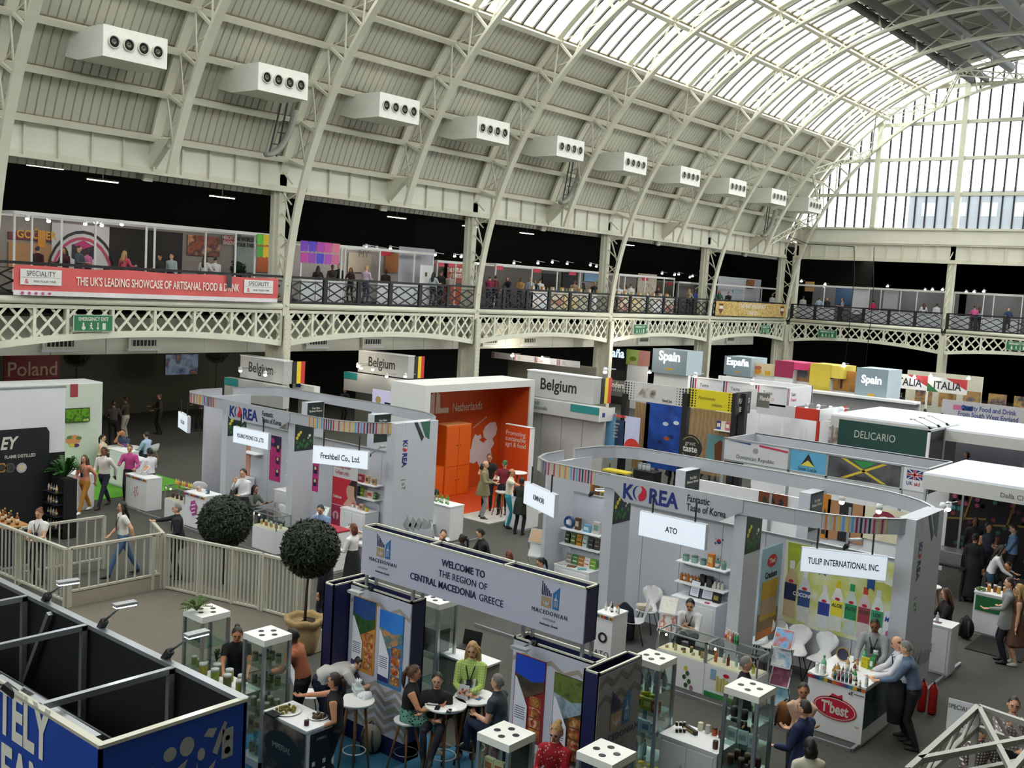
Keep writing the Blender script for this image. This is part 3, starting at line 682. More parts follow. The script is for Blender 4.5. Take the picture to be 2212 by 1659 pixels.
def leaflet_rack(loc, rot, label, cols):
    """folding zigzag brochure stand with tilted trays"""
    e = thing('brochure_stand', label, 'brochure rack', loc, rot)
    n = len(cols)
    for i, c in enumerate(cols):
        z = 1.1-i*.34
        F = Frame((-.16, -.02, z), (1, 0, 0), (0, .55, .83)); Q('tray', F, -.01, -.01, .33, .34, mat('c4c8cc', .3, .7), e, -.012, .01); Q('brochure', F, .01, .01, .31, .32, c, e, 0, .006)
        for x in (-.17, .17): MB().bar((x, -.02, z), (x, .17, z-.3 if i < n-1 else z-.05), .014).obj('strut', STEEL, e)
    for x in (-.17, .17): MB().bar((x, .05, 1.1-(n-1)*.34), (x, .2, 0), .014).obj('leg', STEEL, e); MB().bar((x, .15, 1.1-(n-1)*.34), (x, -.12, 0), .014).obj('leg', STEEL, e)
    return e
# ================================================================ near stands: blue stand, fenced ramp, Macedonian stand
BLUE = mat('0d3f9e', .45, var=.08, scale=2); INKW = mat('d8d6cc', .6, var=.02); INK = mat('26284a', .6, var=.02); BLK = mat('1b1b1b', .6, var=.02)
# ---- blue stand below the camera
bs = thing('blue_exhibition_stand', 'blue walled stand with white lettering and hollow black aluminium framing', 'stand', (-12, 5.1, 0), world=True)
bx0, bx1, by0, by1, bh = -16.5, -7.73, 4.39, 5.86, 3.0
B('front_wall', BLUE, (bx0, by0, 0), (bx1, by0+.03, bh-.02), bs); B('side_wall', BLUE, (bx1-.03, by0, 0), (bx1, by1, bh-.02), bs); B('rear_wall', BLACK, (bx0, by1-.04, 0), (bx1, by1-.01, bh-.03), bs)
B('inner_lining', BLACK, (bx0, by0+.03, 0), (bx1-.03, by0+.05, bh-.05), bs); B('inner_lining', BLACK, (bx1-.05, by0+.05, 0), (bx1-.03, by1, bh-.05), bs); B('inner_floor', BLACK, (bx0, by0, .01), (bx1, by1, .03), bs)
TRIM = mat('cfccbd', .35, .4, var=.03)
B('top_trim', TRIM, (bx0, by0-.01, bh-.02), (bx1, by0+.06, bh+.01), bs); B('top_trim', TRIM, (bx1-.06, by0, bh-.02), (bx1+.01, by1, bh+.012), bs); B('top_trim', ALU, (bx0, by1-.07, bh-.03), (bx1, by1+.02, bh+.015), bs); B('inner_ledge', ALU, (bx0, by0+.1, bh-.14), (bx1-.4, by0+.24, bh-.1), bs)
for x in (-14.6, -11.91, -10.54, -8.85):
    MB().bar((x, by1-.05, bh-.02), (x, by0+.05, bh-.02), .06).obj('cross_beam', ALU, bs); MB().bar((x, by1-.1, 0), (x, by1-.1, bh), .06).obj('frame_post', ALU, bs)
for x, s in ((-11.91, .62), (-10.54, -.5), (-10.54, .55), (-8.85, -.55)):
    MB().bar((x, by1-.1, 1.9), (x+s, by1-.1 if s > 0 and x < -11 else by0+.15, bh-.05), .055).obj('diagonal_brace', ALU, bs)
for x in (-10.5, -9.4): B('frame_post', ALU, (x, by0+.1, 0), (x+.06, by0+.16, bh-.1), bs)
F = FS(-8.35, by0, 2.0)
q = OY(97, 1640, by0); T('TELY', FS(q.x, by0, 0), .07, q.z, .66, INKW, bs, 'RIGHT', .66, .035); T('EAN', FS(q.x, by0, 0), .07, q.z-.58, .66, INKW, bs, 'RIGHT', .7, .035)
F = FE(bx1, by0, 0)
ICG = mat('9c9c98', .6)
def icon(pts, m=ICG): PL('printed_icon', F, pts, m, bs, .001, .002)
def circ(c, r, n=12, a=1.0): return [(c[0]+r*cos(2*pi*i/n), c[1]+a*r*sin(2*pi*i/n)) for i in range(n)]
icon([(.42, 2.3), (.44, 2.62), (.5, 2.66), (.54, 2.52), (.6, 2.5), (.64, 2.56), (.7, 2.55), (.84, 2.62), (.78, 2.45), (.68, 2.38), (.62, 2.3), (.6, 2.15), (.56, 1.95), (.5, 1.8), (.47, 1.82), (.52, 2.05), (.5, 2.2)])
icon(circ((.66, 2.72), .065)); icon(circ((.83, 2.74), .075, a=1.2)); icon(circ((.98, 2.62), .04, a=1.5)); icon([(.94, 2.56), (.96, 2.35), (.92, 2.35)]); icon([(.96, 2.38), (1.06, 2.46), (1.14, 2.52), (1.1, 2.4), (1.0, 2.3)])
icon([(1.0, 2.78), (1.05, 2.84), (1.14, 2.82), (1.1, 2.74)]); icon([(1.1, 2.6), (1.16, 2.75), (1.22, 2.86), (1.25, 2.84), (1.2, 2.7), (1.15, 2.56)]); icon([(1.2, 2.5), (1.32, 2.5), (1.32, 2.78), (1.2, 2.78)]); icon(circ((1.26, 2.57), .035), BLUE); icon(circ((1.26, 2.69), .025), BLUE)
icon(circ((1.08, 2.08), .09, 8)); icon(circ((1.22, 2.1), .06, 6)); icon([(.88, 2.0), (.92, 2.16), (1.0, 2.2), (.96, 2.0), (.92, 1.8)]); icon([(1.22, 2.24), (1.28, 2.4), (1.3, 2.24)]); icon([(.7, 1.75), (.74, 2.0), (.78, 1.75)])
for i, (a, b) in enumerate((((75, 1297), (147, 1256)), ((190, 1357), (270, 1304)), ((337, 1422), (425, 1368)))):
    p = G(*a, bh+.02); q = G(*b, bh+.42); clamp_lamp((p.x, by1, bh+.03), q, 'arm spotlight clamped on the blue stand, %s of three' % ('furthest left', 'middle', 'nearest the corner')[i])
p = G(43, 1495, bh); clamp_lamp((p.x, by0+.02, bh+.04), (p.x-.45, by0-.3, bh+.15), 'dark arm lamp clamped on the blue front wall', False)
# ---- beige floor pad and white balustrades
PAD = mat('6a6459', .9, var=.05, scale=3)
B('floor_pad', PAD, (-19.55, 7.0, .004), (-14.4, 13.3, .02), kind='structure')
FEN = mat('bdbaac', .5, var=.03)
def fence(a, b, label, z0=.1, h=1.12, step=.125, kick=0.0):
    a, b = V(a), V(b); L = (b-a).length; u = (b-a)/L; e = thing('white_balustrade', label, 'fence', a, world=True, group='white metal balustrades round the ramp')
    P = lambda t, z: a+u*t+V((0, 0, z))
    MB().bar(P(0, h), P(L, h), .07, .05).obj('top_rail', FEN, e); MB().bar(P(0, z0), P(L, z0), .06, .04).obj('bottom_rail', FEN, e)
    n = int(L/step)
    for i in range(n+1):
        post = i % 9 == 0 or i == n; w2 = .07 if post else .028
        MB().bar(P(i*L/n, z0 if not post else 0), P(i*L/n, h), w2).obj('post' if post else 'baluster', FEN, e)
    if kick: MB().bar(P(0, kick/2), P(L, kick/2), .03, kick).obj('kick_board', mat('a39a8d', .8), e)
    return e
g1, g2 = V((-19.6, 10.4, 0)), V((-19.6, 12.45, 0))
fence(g1, g2, 'white metal gate across the ramp in front of the walking woman', .34, 1.22, .2, .3)
fence((-21.7, 10.42, 0), (-21.7, 12.3, 0), 'white balustrade behind the walking woman beside the bottle counter', .25, 1.22, .2)
fence((-24.5, 10.2, 0), (-19.68, 10.35, 0), 'white balustrade at the left edge ending at the ramp gate', .15, 1.2, .16)
fence((-20.7, 12.9, 0), (-19.62, 12.5, 0), 'short white rail the suited man rests his hand on', .2, 1.2, .16)
g3 = G(560, 1319); fence((-19.5, 12.5, 0), (g3.x, g3.y, 0), 'long white balustrade running right from the gate', .06, 1.2, .1)
g4 = G(668, 1350); fence((g3.x+.1, g3.y, 0), (g4.x, g4.y, 0), 'right end of the white balustrade behind the burlap pot', .06, 1.2, .1)
# ---- bay trees in burlap
pc = G(655, 1410); topiary((pc.x, pc.y, 0), 'ball bay tree in a burlap sack beside the navy pillar', 1.95, .53, seed=4, crown_off=(-.03, .1), n=5200)
pc = G(482, 1262); topiary((pc.x, pc.y, 0), 'ball bay tree in front of the pink fluted counter', 1.42, .57, pot=False, seed=5, n=5200)
# ---- Macedonian stand
CHEV = mat('c2c2cf', .55, var=.02); CHV2 = mat('a0968c', .6, var=.03); FRM = mat('d6d4c6', .4, .3); BLU2 = mat('2f6ea6', .55, var=.03); TAN = mat('a78e6c', .6, var=.04)
B('floor_carpet', mat('2e6a8a', .95, var=.12, scale=12), (-12.4, 6.2, .005), (-6.4, 11.4, .025), kind='structure')
ms = thing('macedonian_stand', 'navy and grey chevron stand with food posters under a white header', 'stand', (-9.2, 10.6, 0), world=True)
def chevrons(F, w, h, z0, n, A, per, par, mA, tk=.075):
    """proud zigzag stripes on a wall face"""
    for k in range(n):
        z = z0+k*(h-z0)/n; pts = []; m = int(w/per*2)+1
        up = [(min(w, i*per/2), z+(A if i % 2 else 0)) for i in range(m+1)]
        if up[-1][0] == up[-2][0]: up.pop()
        lo = [(u, v+tk) for u, v in up]
        if max(v for u, v in lo) < h: 
            mb = MB()
            for i in range(len(up)-1): mb.prism([up[i], up[i+1], lo[i+1], lo[i]], F, 0, .003)
            mb.obj('chevron_stripe', mA, par)
def mlogo(F, u, v, s, par, txt=True, dk=None):
    dk = dk or INK
    for i in range(6): Q('logo_bar', F, u+i*s*.085, v+s*.45, u+i*s*.085+s*.045, v+s*(1.0-i*.08), dk, par, .002, .003)
    PL('logo_shape', F, [(u, v), (u+s*.48, v), (u+s*.48, v+s*.4), (u, v+s*.4)], TAN, par, .002)
    for a in (-.5, 0, .5): PL('logo_leaf', F, [(u+s*.24, v+s*.05), (u+s*(.24+a*.2-.04), v+s*.18), (u+s*(.24+a*.36), v+s*.28), (u+s*(.24+a*.2+.04), v+s*.16)], CHEV, par, .007, .002)
    PL('logo_shape', F, [(u+s*.55, v), (u+s*.85, v), (u+s*.85, v+s*.9), (u+s*.55, v+s*.62)], BLU2, par, .002)
    for i in range(3): Q('logo_pillar', F, u+s*(.62+i*.07), v+s*.1, u+s*(.645+i*.07), v+s*.33, CHEV, par, .006, .002)
    PL('logo_leaf', F, [(u+s*.6, v+s*.36), (u+s*.69, v+s*.48), (u+s*.7, v+s*.62), (u+s*.72, v+s*.62), (u+s*.72, v+s*.46), (u+s*.8, v+s*.36)], CHEV, par, .006, .002)
    if txt:
        T('MACEDONIAN', F, u+s*.42, v-s*.28, s*.235, dk, par, 'CENTER', .95, sp=1.25); T('cuisine', F, u+s*.42, v-s*.5, s*.15, mat('6a6a7a'), par, 'CENTER', 1, sp=1.4); T('Authentic Greek', F, u+s*.42, v-s*.72, s*.13, dk, par, 'CENTER', 1)
def mwall(x0, x1, y, d, h, nm):
    B(nm, CHEV, (x0, y, .12), (x1, y+.02, h), ms); B('plinth', NAVY, (x0, y-.005, 0), (x1, y+d, .3), ms)
    B('end_panel', NAVY, (x1-.02, y+.02, .0), (x1, y+d, h), ms); B('end_panel', NAVY, (x0, y+.02, 0), (x0+.02, y+d, h), ms); B('rear_panel', NAVY, (x0, y+d-.02, 0), (x1, y+d, h), ms); B('hollow_inside', BLACK, (x0+.03, y+.03, .3), (x1-.03, y+d-.03, h-.12), ms)
    for a, b in (((x0, y, h-.02), (x1, y+.03, h+.02)), ((x0, y+d-.03, h-.02), (x1, y+d, h+.02)), ((x0, y, h-.02), (x0+.03, y+d, h+.02)), ((x1-.03, y, h-.02), (x1, y+d, h+.02))): B('top_trim', FRM, a, b, ms)
mwall(-11.4, -10.12, 10.46, .3, 2.4, 'chevron_wall'); mwall(-8.23, -6.93, 10.46, .3, 2.4, 'chevron_wall')
for x0, x1, y0, y1, h in ((-11.64, -11.42, 10.14, 11.0, 2.4), (-6.92, -6.69, 10.2, 11.15, 2.4)):
    for a, b in (((x0, y0, 0), (x1, y0+.02, h)), ((x1-.02, y0, 0), (x1, y1, h)), ((x0, y0, 0), (x0+.02, y1, h)), ((x0, y1-.02, 0), (x1, y1, h))): B('pillar_panel', NAVY, a, b, ms)
    for a, b in (((x0, y0, h), (x1, y0+.03, h+.02)), ((x1-.03, y0, h), (x1, y1, h+.02)), ((x0, y0, h), (x0+.03, y1, h+.02)), ((x0, y1-.03, h), (x1, y1, h+.02))): B('top_trim', FRM, a, b, ms)
Fw1, Fw2 = FS(-11.4, 10.46, 0), FS(-8.23, 10.46, 0)
for Fw in (Fw1, Fw2):
    chevrons(Fw, 1.28, 1.15, .32, 6, .13, .42, ms, CHV2); chevrons(Fw, 1.28, 2.42, 2.1, 2, .1, .42, ms, CHV2, .06)
Fr = FE(-6.69, 10.2, 0); Q('side_chevron_panel', Fr, 0, .3, .95, 2.38, mat('8d8a8c', .6), ms, .0, .006)
chevrons(Frame((-6.683, 10.2, 0), (0, 1, 0)), .95, 1.2, .35, 6, .1, .32, ms, mat('6d665f', .6)); chevrons(Frame((-6.683, 10.2, 0), (0, 1, 0)), .95, 2.42, 1.95, 2, .1, .32, ms, mat('6d665f', .6))
mlogo(Frame((-6.68, 10.2, 0), (0, 1, 0)), .3, 1.62, .5, ms)
SKYB = mat('1f5fc0', .5, kind='photo', c2=('2f7fd6', '3a8ae0'), scale=2)
def mposter(Fw, u, v, c_acc, sky, mid, food, nm):
    w2, h2 = .5, 1.12
    p = Q('food_poster', Fw, u, v, u+w2, v+h2, mat(c_acc, .5), ms, .004, .006)
    PL('photo_sky', Fw, [(u+.01, v+.68), (u+w2-.01, v+.86), (u+w2-.01, v+h2-.01), (u+.01, v+h2-.01)], sky, p, .011); PL('photo_land', Fw, [(u+.01, v+.5), (u+.12, v+.52), (u+w2-.01, v+.72), (u+w2-.01, v+.86), (u+.3, v+.8), (u+.01, v+.86)], mid, p, .015)
    PL('text_panel', Fw, [(u+.02, v+.06), (u+.24, v+.06), (u+.24, v+.46), (u+.05, v+.8), (u+.02, v+.82)], mat('e6e6ee', .5), p, .02); PL('text_panel_foot', Fw, [(u+.02, v+.06), (u+.24, v+.06), (u+.24, v+.13), (u+.02, v+.15)], mat('2a2c6c', .5), p, .025)
    mlogo(Fw, u+.075, v+.5, .07, ms, False, INK)
    for i in range(6): Q('text_line', Fw, u+.04, v+.42-i*.03, u+(.2 if i % 2 else .21), v+.43-i*.03, mat('55566a'), p, .024, .002)
    for i in range(4):
        c = (u+.37, v+.12+i*.145); Q('dish_photo', Fw, u+.27, c[1]-.065, u+.46, c[1]+.065, food[i % len(food)], p, .012, .003); PL('dish', Fw, circ(c, .06), food[(i+1) % len(food)], p, .017, .003)
FOOD = [mat('5a3018', .6, kind='photo', c2=('b06a2a', 'e0b060'), scale=14), mat('d9a35a', .5, kind='photo', c2=('8a4a20', 'e8c88a'), scale=20), mat('3a2418', .6, kind='photo', c2=('c04a2a', 'e9d9b0'), scale=16)]
mposter(Fw1, .08, 1.12, 'c98a3e', mat('264a86', .5), mat('1f3a1e', .6, kind='photo', c2=('2f5a28', '18301c'), scale=10), FOOD, 'a'); mposter(Fw1, .66, 1.05, '3f7fb5', SKYB, mat('17606a', .5, kind='photo', c2=('c98a58', '1c7a80', 'd8b890'), scale=9), FOOD, 'b')
mposter(Fw2, .06, 1.1, '8e1f2a', mat('1d48c0', .5), mat('2c2c24', .6, kind='photo', c2=('4a3a2a', '6a4a3a'), scale=9), FOOD, 'c'); mposter(Fw2, .7, 1.02, '4a4030', mat('3a4a20', .6, kind='photo', c2=('6a7a30', '2a3018'), scale=8), mat('404838', .6, kind='photo', c2=('9ab0c0', '3a4030'), scale=8), FOOD, 'd')
# header sign
hs = thing('header_sign', 'long white header sign welcoming visitors over the chevron walls', 'sign', (-9.2, 10.6, 2.4), world=True)
hx0, hx1, hy, hz0, hz1 = -11.2, -7.14, 10.46, 2.6, 3.3
B('sign_face', mat('bfc0d2', .5, var=.015), (hx0, hy, hz0), (hx1, hy+.02, hz1), hs); B('end_panel', NAVY, (hx1-.02, hy+.02, hz0), (hx1, hy+.28, hz1), hs); B('end_panel', NAVY, (hx0, hy+.02, hz0), (hx0+.02, hy+.28, hz1), hs); B('rear_panel', NAVY, (hx0, hy+.26, hz0), (hx1, hy+.28, hz1), hs)
B('hollow_inside', BLACK, (hx0+.03, hy+.03, hz0), (hx1-.03, hy+.25, hz1-.1), hs)
for a, b in (((hx0, hy-.004, hz1-.01), (hx1, hy+.03, hz1+.02)), ((hx0, hy+.25, hz1-.01), (hx1, hy+.28, hz1+.02))): B('top_trim', FRM, a, b, hs)
for x in (hx0, hx0+1.34, hx0+2.7, hx1-.03): B('top_trim', FRM, (x, hy, hz1-.01), (x+.03, hy+.28, hz1+.02), hs)
Fh = FS(hx0, hy, hz0)
mlogo(Fh, .32, .33, .33, hs); mlogo(Fh, 3.38, .33, .33, hs)
T('WELCOME TO', Fh, 2.02, .47, .135, INK, hs, 'CENTER', .9, .02); T('THE REGION OF', Fh, 2.02, .31, .135, INK, hs, 'CENTER', .9); T('CENTRAL MACEDONIA', Fh, 2.28, .15, .135, INK, hs, 'RIGHT', .88, .02); T('GREECE', Fh, 2.33, .15, .135, INK, hs, 'LEFT', .9)
for x in (hx0+.05, hx0+1.02, -8.15, -7.2):
    for y in (hy+.04, hy+.24): B('support_post', ALU, (x, y, 2.38), (x+.04, y+.04, hz0), hs)
for i, (px, py) in enumerate(((785, 1280), (1155, 1395))):
    p = G(px, py, 2.4); clamp_lamp((p.x-.03, 10.5, 2.44), (p.x, 10.12, 2.44), 'white floodlight over the %s chevron wall' % ('left', 'right')[i], False)
# furniture of the stand
tower((-11.56, 9.07, 0), .48, 1.9, 'tall glass showcase of jars beside the dark olive counter', 4); tower((-13.18, 9.18, 0), .5, 1.8, 'glass showcase with a leafy sprig on its top', 3)
tower((-7.3, 12.5, 0), .47, 1.9, 'glass showcase with yellow capped bottles beside the right chevron wall', 4); tower((-5.82, 12.5, 0), .5, 1.9, 'glass showcase of dark jars in front of the suited man', 4); tower((-7.2, 9.12, 0), .48, 1.85, 'glass showcase with a black back panel beside the woman in red', 3)
q = G(1313, 1656, 1.9); tower((q.x-.22, q.y+.3, 0), .48, 1.9, 'white showcase top cut by the bottom edge of the picture', 3)
ic = counter(-10.64, 8.94, .92, .5, 1.02, 'white counter with dark olive print and plates of olives', rot=0)
Fi = FS(-.46, -.262, 0); Q('front_print', Fi, .02, .08, .9, .97, mat('4d433c', .6, kind='photo', c2=('2a2622', '7d6a5e', '8f7f72'), scale=5), ic, 0, .004)
PL('dark_olive_print', Fi, [(.06+.38*(1+cos(t*pi/8)), .62+.24*sin(t*pi/8)) for t in range(16)], mat('1c1a18', .4), ic, .005, .003); T('IMPERIAL', Fi, .42, .6, .11, mat('9a9a92'), ic, 'CENTER', .9, d=.01); Q('right_black_panel', FE(.455, -.25, 0), .06, .1, .44, .95, BLACK, ic, 0, .006); T('IMPERIAL', FE(.455, -.25, 0), .25, .84, .05, mat('8a8a80'), ic, 'CENTER', .9, d=.01)
for i in range(2):
    for j in range(2): Q('print_badge', FE(.455, -.25, 0), .1+.18*i, .5-.12*j, .15+.18*i, .56-.12*j, INKW, ic, .007, .002)
p = G(620, 1537, 1.02); plate((p.x, p.y, 1.02), .2, 'large dish of mixed green and brown olives', food='7a6a22'); p = G(686, 1550, 1.02); plate((p.x, p.y, 1.02), .14, 'small dish of purple and green olives', food='5a4430')
p = G(662, 1567, 1.02); jar((p.x, p.y, 1.02), .07, .035, '4a2030', '3a1a28', 'small dark dip cup on the olive counter'); p = G(590, 1545, 1.02); pack((p.x, p.y, 1.02), .2, .14, .03, '1c1c1c', '3a3a34', 'flat black box on the olive counter')
gc = thing('storage_cabinet', 'grey low cabinet with two curved handles behind the tall woman in green', 'cabinet', (-10.63, 12.36, 0)); B('body', mat('8e8c84', .6), (-.45, -.2, 0), (.45, .25, .97), gc); B('worktop', WHITE, (-.47, -.22, .97), (.47, .27, 1.0), gc)
for s in (-1, 1): dd = B('door', mat('969489', .6), (s*.22-.21, -.215, .05), (s*.22+.21, -.2, .93), gc); MB().tube([(s*.05, -.22, .75), (s*.05, -.25, .7), (s*.05, -.25, .6), (s*.05, -.22, .55)], .008, 6).obj('handle', STEEL, dd)
p = G(1010, 1400, 1.0); e = thing('laptop_computer', 'open black laptop on the grey low cabinet', 'laptop', (p.x, p.y, 1.0), .2); B('keyboard_base', BLACK, (-.17, -.12, 0), (.17, .12, .015), e); MB().prism([(-.17, 0), (.17, 0), (.17, .24), (-.17, .24)], Frame((0, .12, .015), (1, 0, 0), (0, .25, 1)), -.01, 0).obj('screen_lid', BLACK, e)
for i, (px, py, t) in enumerate(((963, 1520, 'round bar table with phones and a plate beside the woman in green skirt'), (1026, 1504, 'round bar table with leaflets in front of the seated man'))): q = G(px, py, 1.06); bar_table((q.x, q.y, .02), t, .3, 1.04)
q = G(770, 1512, 1.04); bar_table((q.x, q.y, .02), 'round bar table with a tissue box against the chevron wall', .26, 1.02)
q = G(768, 1495, 1.04); tb = pack((q.x+.05, q.y, 1.05), .26, .13, .09, 'c9d6d2', 'e6ece8', 'pale tissue box with a white tissue pulled out', rot=-.5); mb = MB()
for i in range(9): a = i*.7; mb.add([V((0, 0, .09)), V((.05*cos(a), .05*sin(a), .17)), V((.06*cos(a+.5), .06*sin(a+.5), .2)), V((.05*cos(a+.9), .05*sin(a+.9), .15))], [(0, 1, 2, 3)])
mb.obj('tissue', mat('f2f2f4', .8), tb); q = G(790, 1500, 1.04); e = thing('folded_cloth', 'crumpled white cloth hanging over the table edge', 'cloth', (q.x+.05, q.y-.08, 1.05)); mb = MB()
mb.ball((0, 0, .02), (.12, .1, .05), 12, 8); mb.ball((.08, -.04, -.06), (.05, .06, .12), 10, 8); mb.v = [(x+.012*sin(40*y), y+.012*sin(35*z), z+.012*sin(38*x)) for x, y, z in mb.v]; mb.obj('cloth_folds', mat('e9e9ec', .9), e)
def bag(loc, label, c, h=.42, rot=0):
    e = thing('backpack', label, 'bag', loc, rot); mb = MB(); mb.ball((0, 0, h*.48), (.17, .11, h*.5), 12, 9); mb.v = [(x*(1 if z > .1 else 1.05), y, max(z, 0)) for x, y, z in mb.v]; mb.obj('bag_body', mat(c, .8, var=.1), e)
    for s in (-1, 1): MB().tube([(s*.07, -.1, h*.85), (s*.09, -.14, h*.5), (s*.1, -.1, h*.12)], .018, 6).obj('strap', mat('4a4038', .8), e)
    MB().tube([(-.04, 0, h*.96), (0, 0, h*1.06), (.04, 0, h*.96)], .012, 6).obj('carry_loop', mat('4a4038', .8), e)
    return e
q = G(789, 1632); bag((q.x, q.y+.1, .02), 'grey backpack with dark straps on the blue carpet', '8c887c', .45, .3)
tower((-11.1, 12.1, 0), .45, 1.9, 'glass cabinet with a black machine behind the left chevron wall', 3); pack((-11.1, 12.1, 1.05), .3, .28, .38, '141416', '2a2c30', 'black machine inside the rear glass cabinet', cat='machine')
q = G(670, 1480, .6); chair((q.x, q.y, .02), 2.2, 'white chair behind the man bending over')
q = G(1000, 1490, 1.06)
for i, (px, py, w2, c) in enumerate(((1002, 1508, .16, 'd9dee4'), (1015, 1492, .18, 'c8d0d8'))):
    q = G(px, py, 1.06); e = thing('tent_card', 'folded %s menu card standing on the bar tables' % ('colourful', 'white')[i], 'menu card', (q.x, q.y, 1.062), .3)
    for s in (-1, 1): MB().prism([(-w2/2, 0), (w2/2, 0), (w2/2, .2), (-w2/2, .2)], Frame((0, s*.05, 0), (1, 0, 0), (0, -s*.05, .2)), 0, .004).obj('card_leaf', mat(c, .5), e)
    for k, cc in enumerate(('a03040', 'c04050', '4a7a50', 'd0a040')): Q('printed_picture', Frame((-w2/2, -.053, 0), (1, 0, 0), (0, .05, .2)), .015+.035*k, .06+.05*(k % 2), .045+.035*k, .1+.05*(k % 2), mat(cc), e, .002, .002)
for px, py, nm, c in ((945, 1530, 'phone', '17171a'), (970, 1537, 'phone', '17171a'), (938, 1515, 'folder', '1c1c1f')):
    q = G(px, py, 1.06); e = thing('mobile_phone' if nm == 'phone' else 'presentation_folder', {945: 'black phone at the near left of the bar table', 970: 'black phone at the near edge of the bar table', 938: 'black folder with a white sheet on the bar table'}[px], nm, (q.x, q.y, 1.064), .6)
    s = .07 if nm == 'phone' else .16; B('body', mat(c, .3), (-s/2, -s, 0), (s/2, s, .01), e)
    B('screen_glass' if nm == 'phone' else 'white_sheet', mat('24262c', .1) if nm == 'phone' else WHITE, (-s/2+.006, -s+.008, .01), (s/2-.006, s-.008, .012), e)
q = G(978, 1535, 1.06); plate((q.x, q.y, 1.062), .085, 'small empty white plate on the bar table')
q = G(1035, 1510, 1.06); e = thing('mobile_phone', 'blue phone on leaflets on the rear bar table', 'phone', (q.x, q.y, 1.064), .2); B('body', mat('2d5f94', .3), (-.035, -.06, 0), (.035, .06, .01), e); B('paper_sheet', WHITE, (-.12, -.1, -.002), (.14, .12, 0), e)
# right-hand cabinet with jars
rc = counter(-6.6, 12.65, .9, .55, .9, 'white two-door cabinet with jars in front of the glass showcases', 'cabinet', doors=2)
for i in range(6): q = G(1462+(i % 3)*8, 1582-(i // 3)*14, .9+(i // 3)*.06); jar((q.x, q.y, .9+(i//3)*.062), .06, .022, '2a1a18', 'e0ded8', 'little dark pot in the pyramid on the cabinet', 'pyramid of little pots')
q = G(1490, 1580, .9); pack((q.x, q.y, .9), .3, .05, .06, '1c1a16', 'b89a40', 'long black gift box beside the pot pyramid', rot=-.4)
for px, py, b, c, l in ((1513, 1577, 'e6dcc0', 'e6dcc0', 'cream paper cup on the white cabinet'), (1529, 1583, 'c9c6c0', 'b8b4ac', 'clear tub of white pieces on the cabinet'), (1543, 1588, 'b0522a', '2a2622', 'orange jar with black lid on the cabinet'), (1558, 1594, '7a2420', '3a2a24', 'dark red jar beside the glass showcase'), (1545, 1617, '5a3a28', '1f1d1c', 'brown coffee cup with black lid at the cabinet edge')): q = G(px, py, .9); jar((q.x, q.y, .9), .11, .04, b, c, l)
# goods in the glass towers
def fill(cx, cy, w2, zs, defs):
    for z, (kind, n, cols, lab, grp) in zip(zs, defs):
        for i in range(n):
            x = cx+((i % 3)-1)*w2*.3; y = cy+((i//3)-.5)*w2*.38; c = cols[i % len(cols)]
            if kind == 'bottle': bottle((x, y, z), .22, .032, c[0], c[1], lab, grp)
            elif kind == 'jar': jar((x, y, z), .13, .045, c[0], c[1], lab, grp)
            else: pack((x, y, z), .13, .06, .17, c[0], c[1], lab, grp, rot=.2*i, cat='box')
def zsof(h, n): return [.15]+[.151+(h-.25)*(i+1)/(n+1)+.01 for i in range(n)]
fill(-7.3, 12.5, .47, zsof(1.9, 4), [('jar', 6, [('d8d4b0', 'e0c020')], 'white tub with yellow lid on the bottom tower shelf', 'tubs in the yellow cap tower'), ('bottle', 3, [('b8cdd6', 'd8c030')], 'pale bottle low in the tower by the chevron wall', 'low bottles in the yellow cap tower'), ('pack', 3, [('a9c6d8', 'e8e8e8'), ('d9e4ea', '6a9ac0')], 'pale blue carton in the yellow cap tower', 'blue cartons in the tower'), ('pack', 5, [('c8c030', '4a7a30'), ('a8b040', 'e8e0a0'), ('a05030', 'd0a060')], 'green or yellow carton on the upper tower shelf', 'green cartons in the tower'), ('bottle', 6, [('9fb6bd', 'e6cf1e')], 'clear bottle with bright yellow cap on the top tower shelf', 'yellow capped bottles')])
fill(-5.82, 12.5, .5, zsof(1.9, 4), [('jar', 5, [('a04a28', 'c8c4bc')], 'orange jar low in the dark jar tower', 'orange jars low in the tower'), ('jar', 5, [('b0522a', '2a2622'), ('c9c0b0', '8a8a84')], 'orange jar with dark lid in the tower', 'orange jars in the tower'), ('jar', 6, [('4a1c16', '7a6a50')], 'dark brown jar on the middle tower shelf', 'dark jars in the tower'), ('pack', 3, [('bcd0d2', '8aa0a4')], 'silver foil pack high in the dark jar tower', 'foil packs in the tower'), ('jar', 3, [('2c2a28', '5a5a50')], 'black tub at the top of the dark jar tower', 'black tubs in the tower')])
fill(-11.56, 9.07, .48, zsof(1.9, 4), [('jar', 5, [('a8945a', '6a6048')], 'jar of pale herbs at the bottom of the jar tower', 'herb jars low'), ('pack', 4, [('a08a68', '4a3828'), ('c8b890', '8a5030')], 'brown food pack in the jar tower', 'brown packs in the jar tower'), ('jar', 6, [('8a8458', 'd8d4c8')], 'olive jar with white label in the tower', 'olive jars middle'), ('jar', 6, [('6a6a3a', '2c2a22')], 'green olive jar with dark lid in the tower', 'olive jars upper'), ('jar', 6, [('7a7a60', '2c2c26')], 'grey green jar on the top shelf of the tower', 'olive jars top')])
fill(-13.18, 9.18, .5, zsof(1.8, 3), [('jar', 3, [('b04a30', 'c8c8c0')], 'small red jar low in the leafy showcase', 'red jars in the leafy showcase'), ('jar', 3, [('b8902c', 'c9c9c0')], 'amber jar in the leafy showcase', 'amber jars'), ('jar', 3, [('8a9a3a', 'd6d6cc')], 'green jar in the leafy showcase', 'green jars in the leafy showcase'), ('jar', 2, [('2f6a5a', '3a3a38')], 'teal jar at the top of the leafy showcase', 'teal jars')])
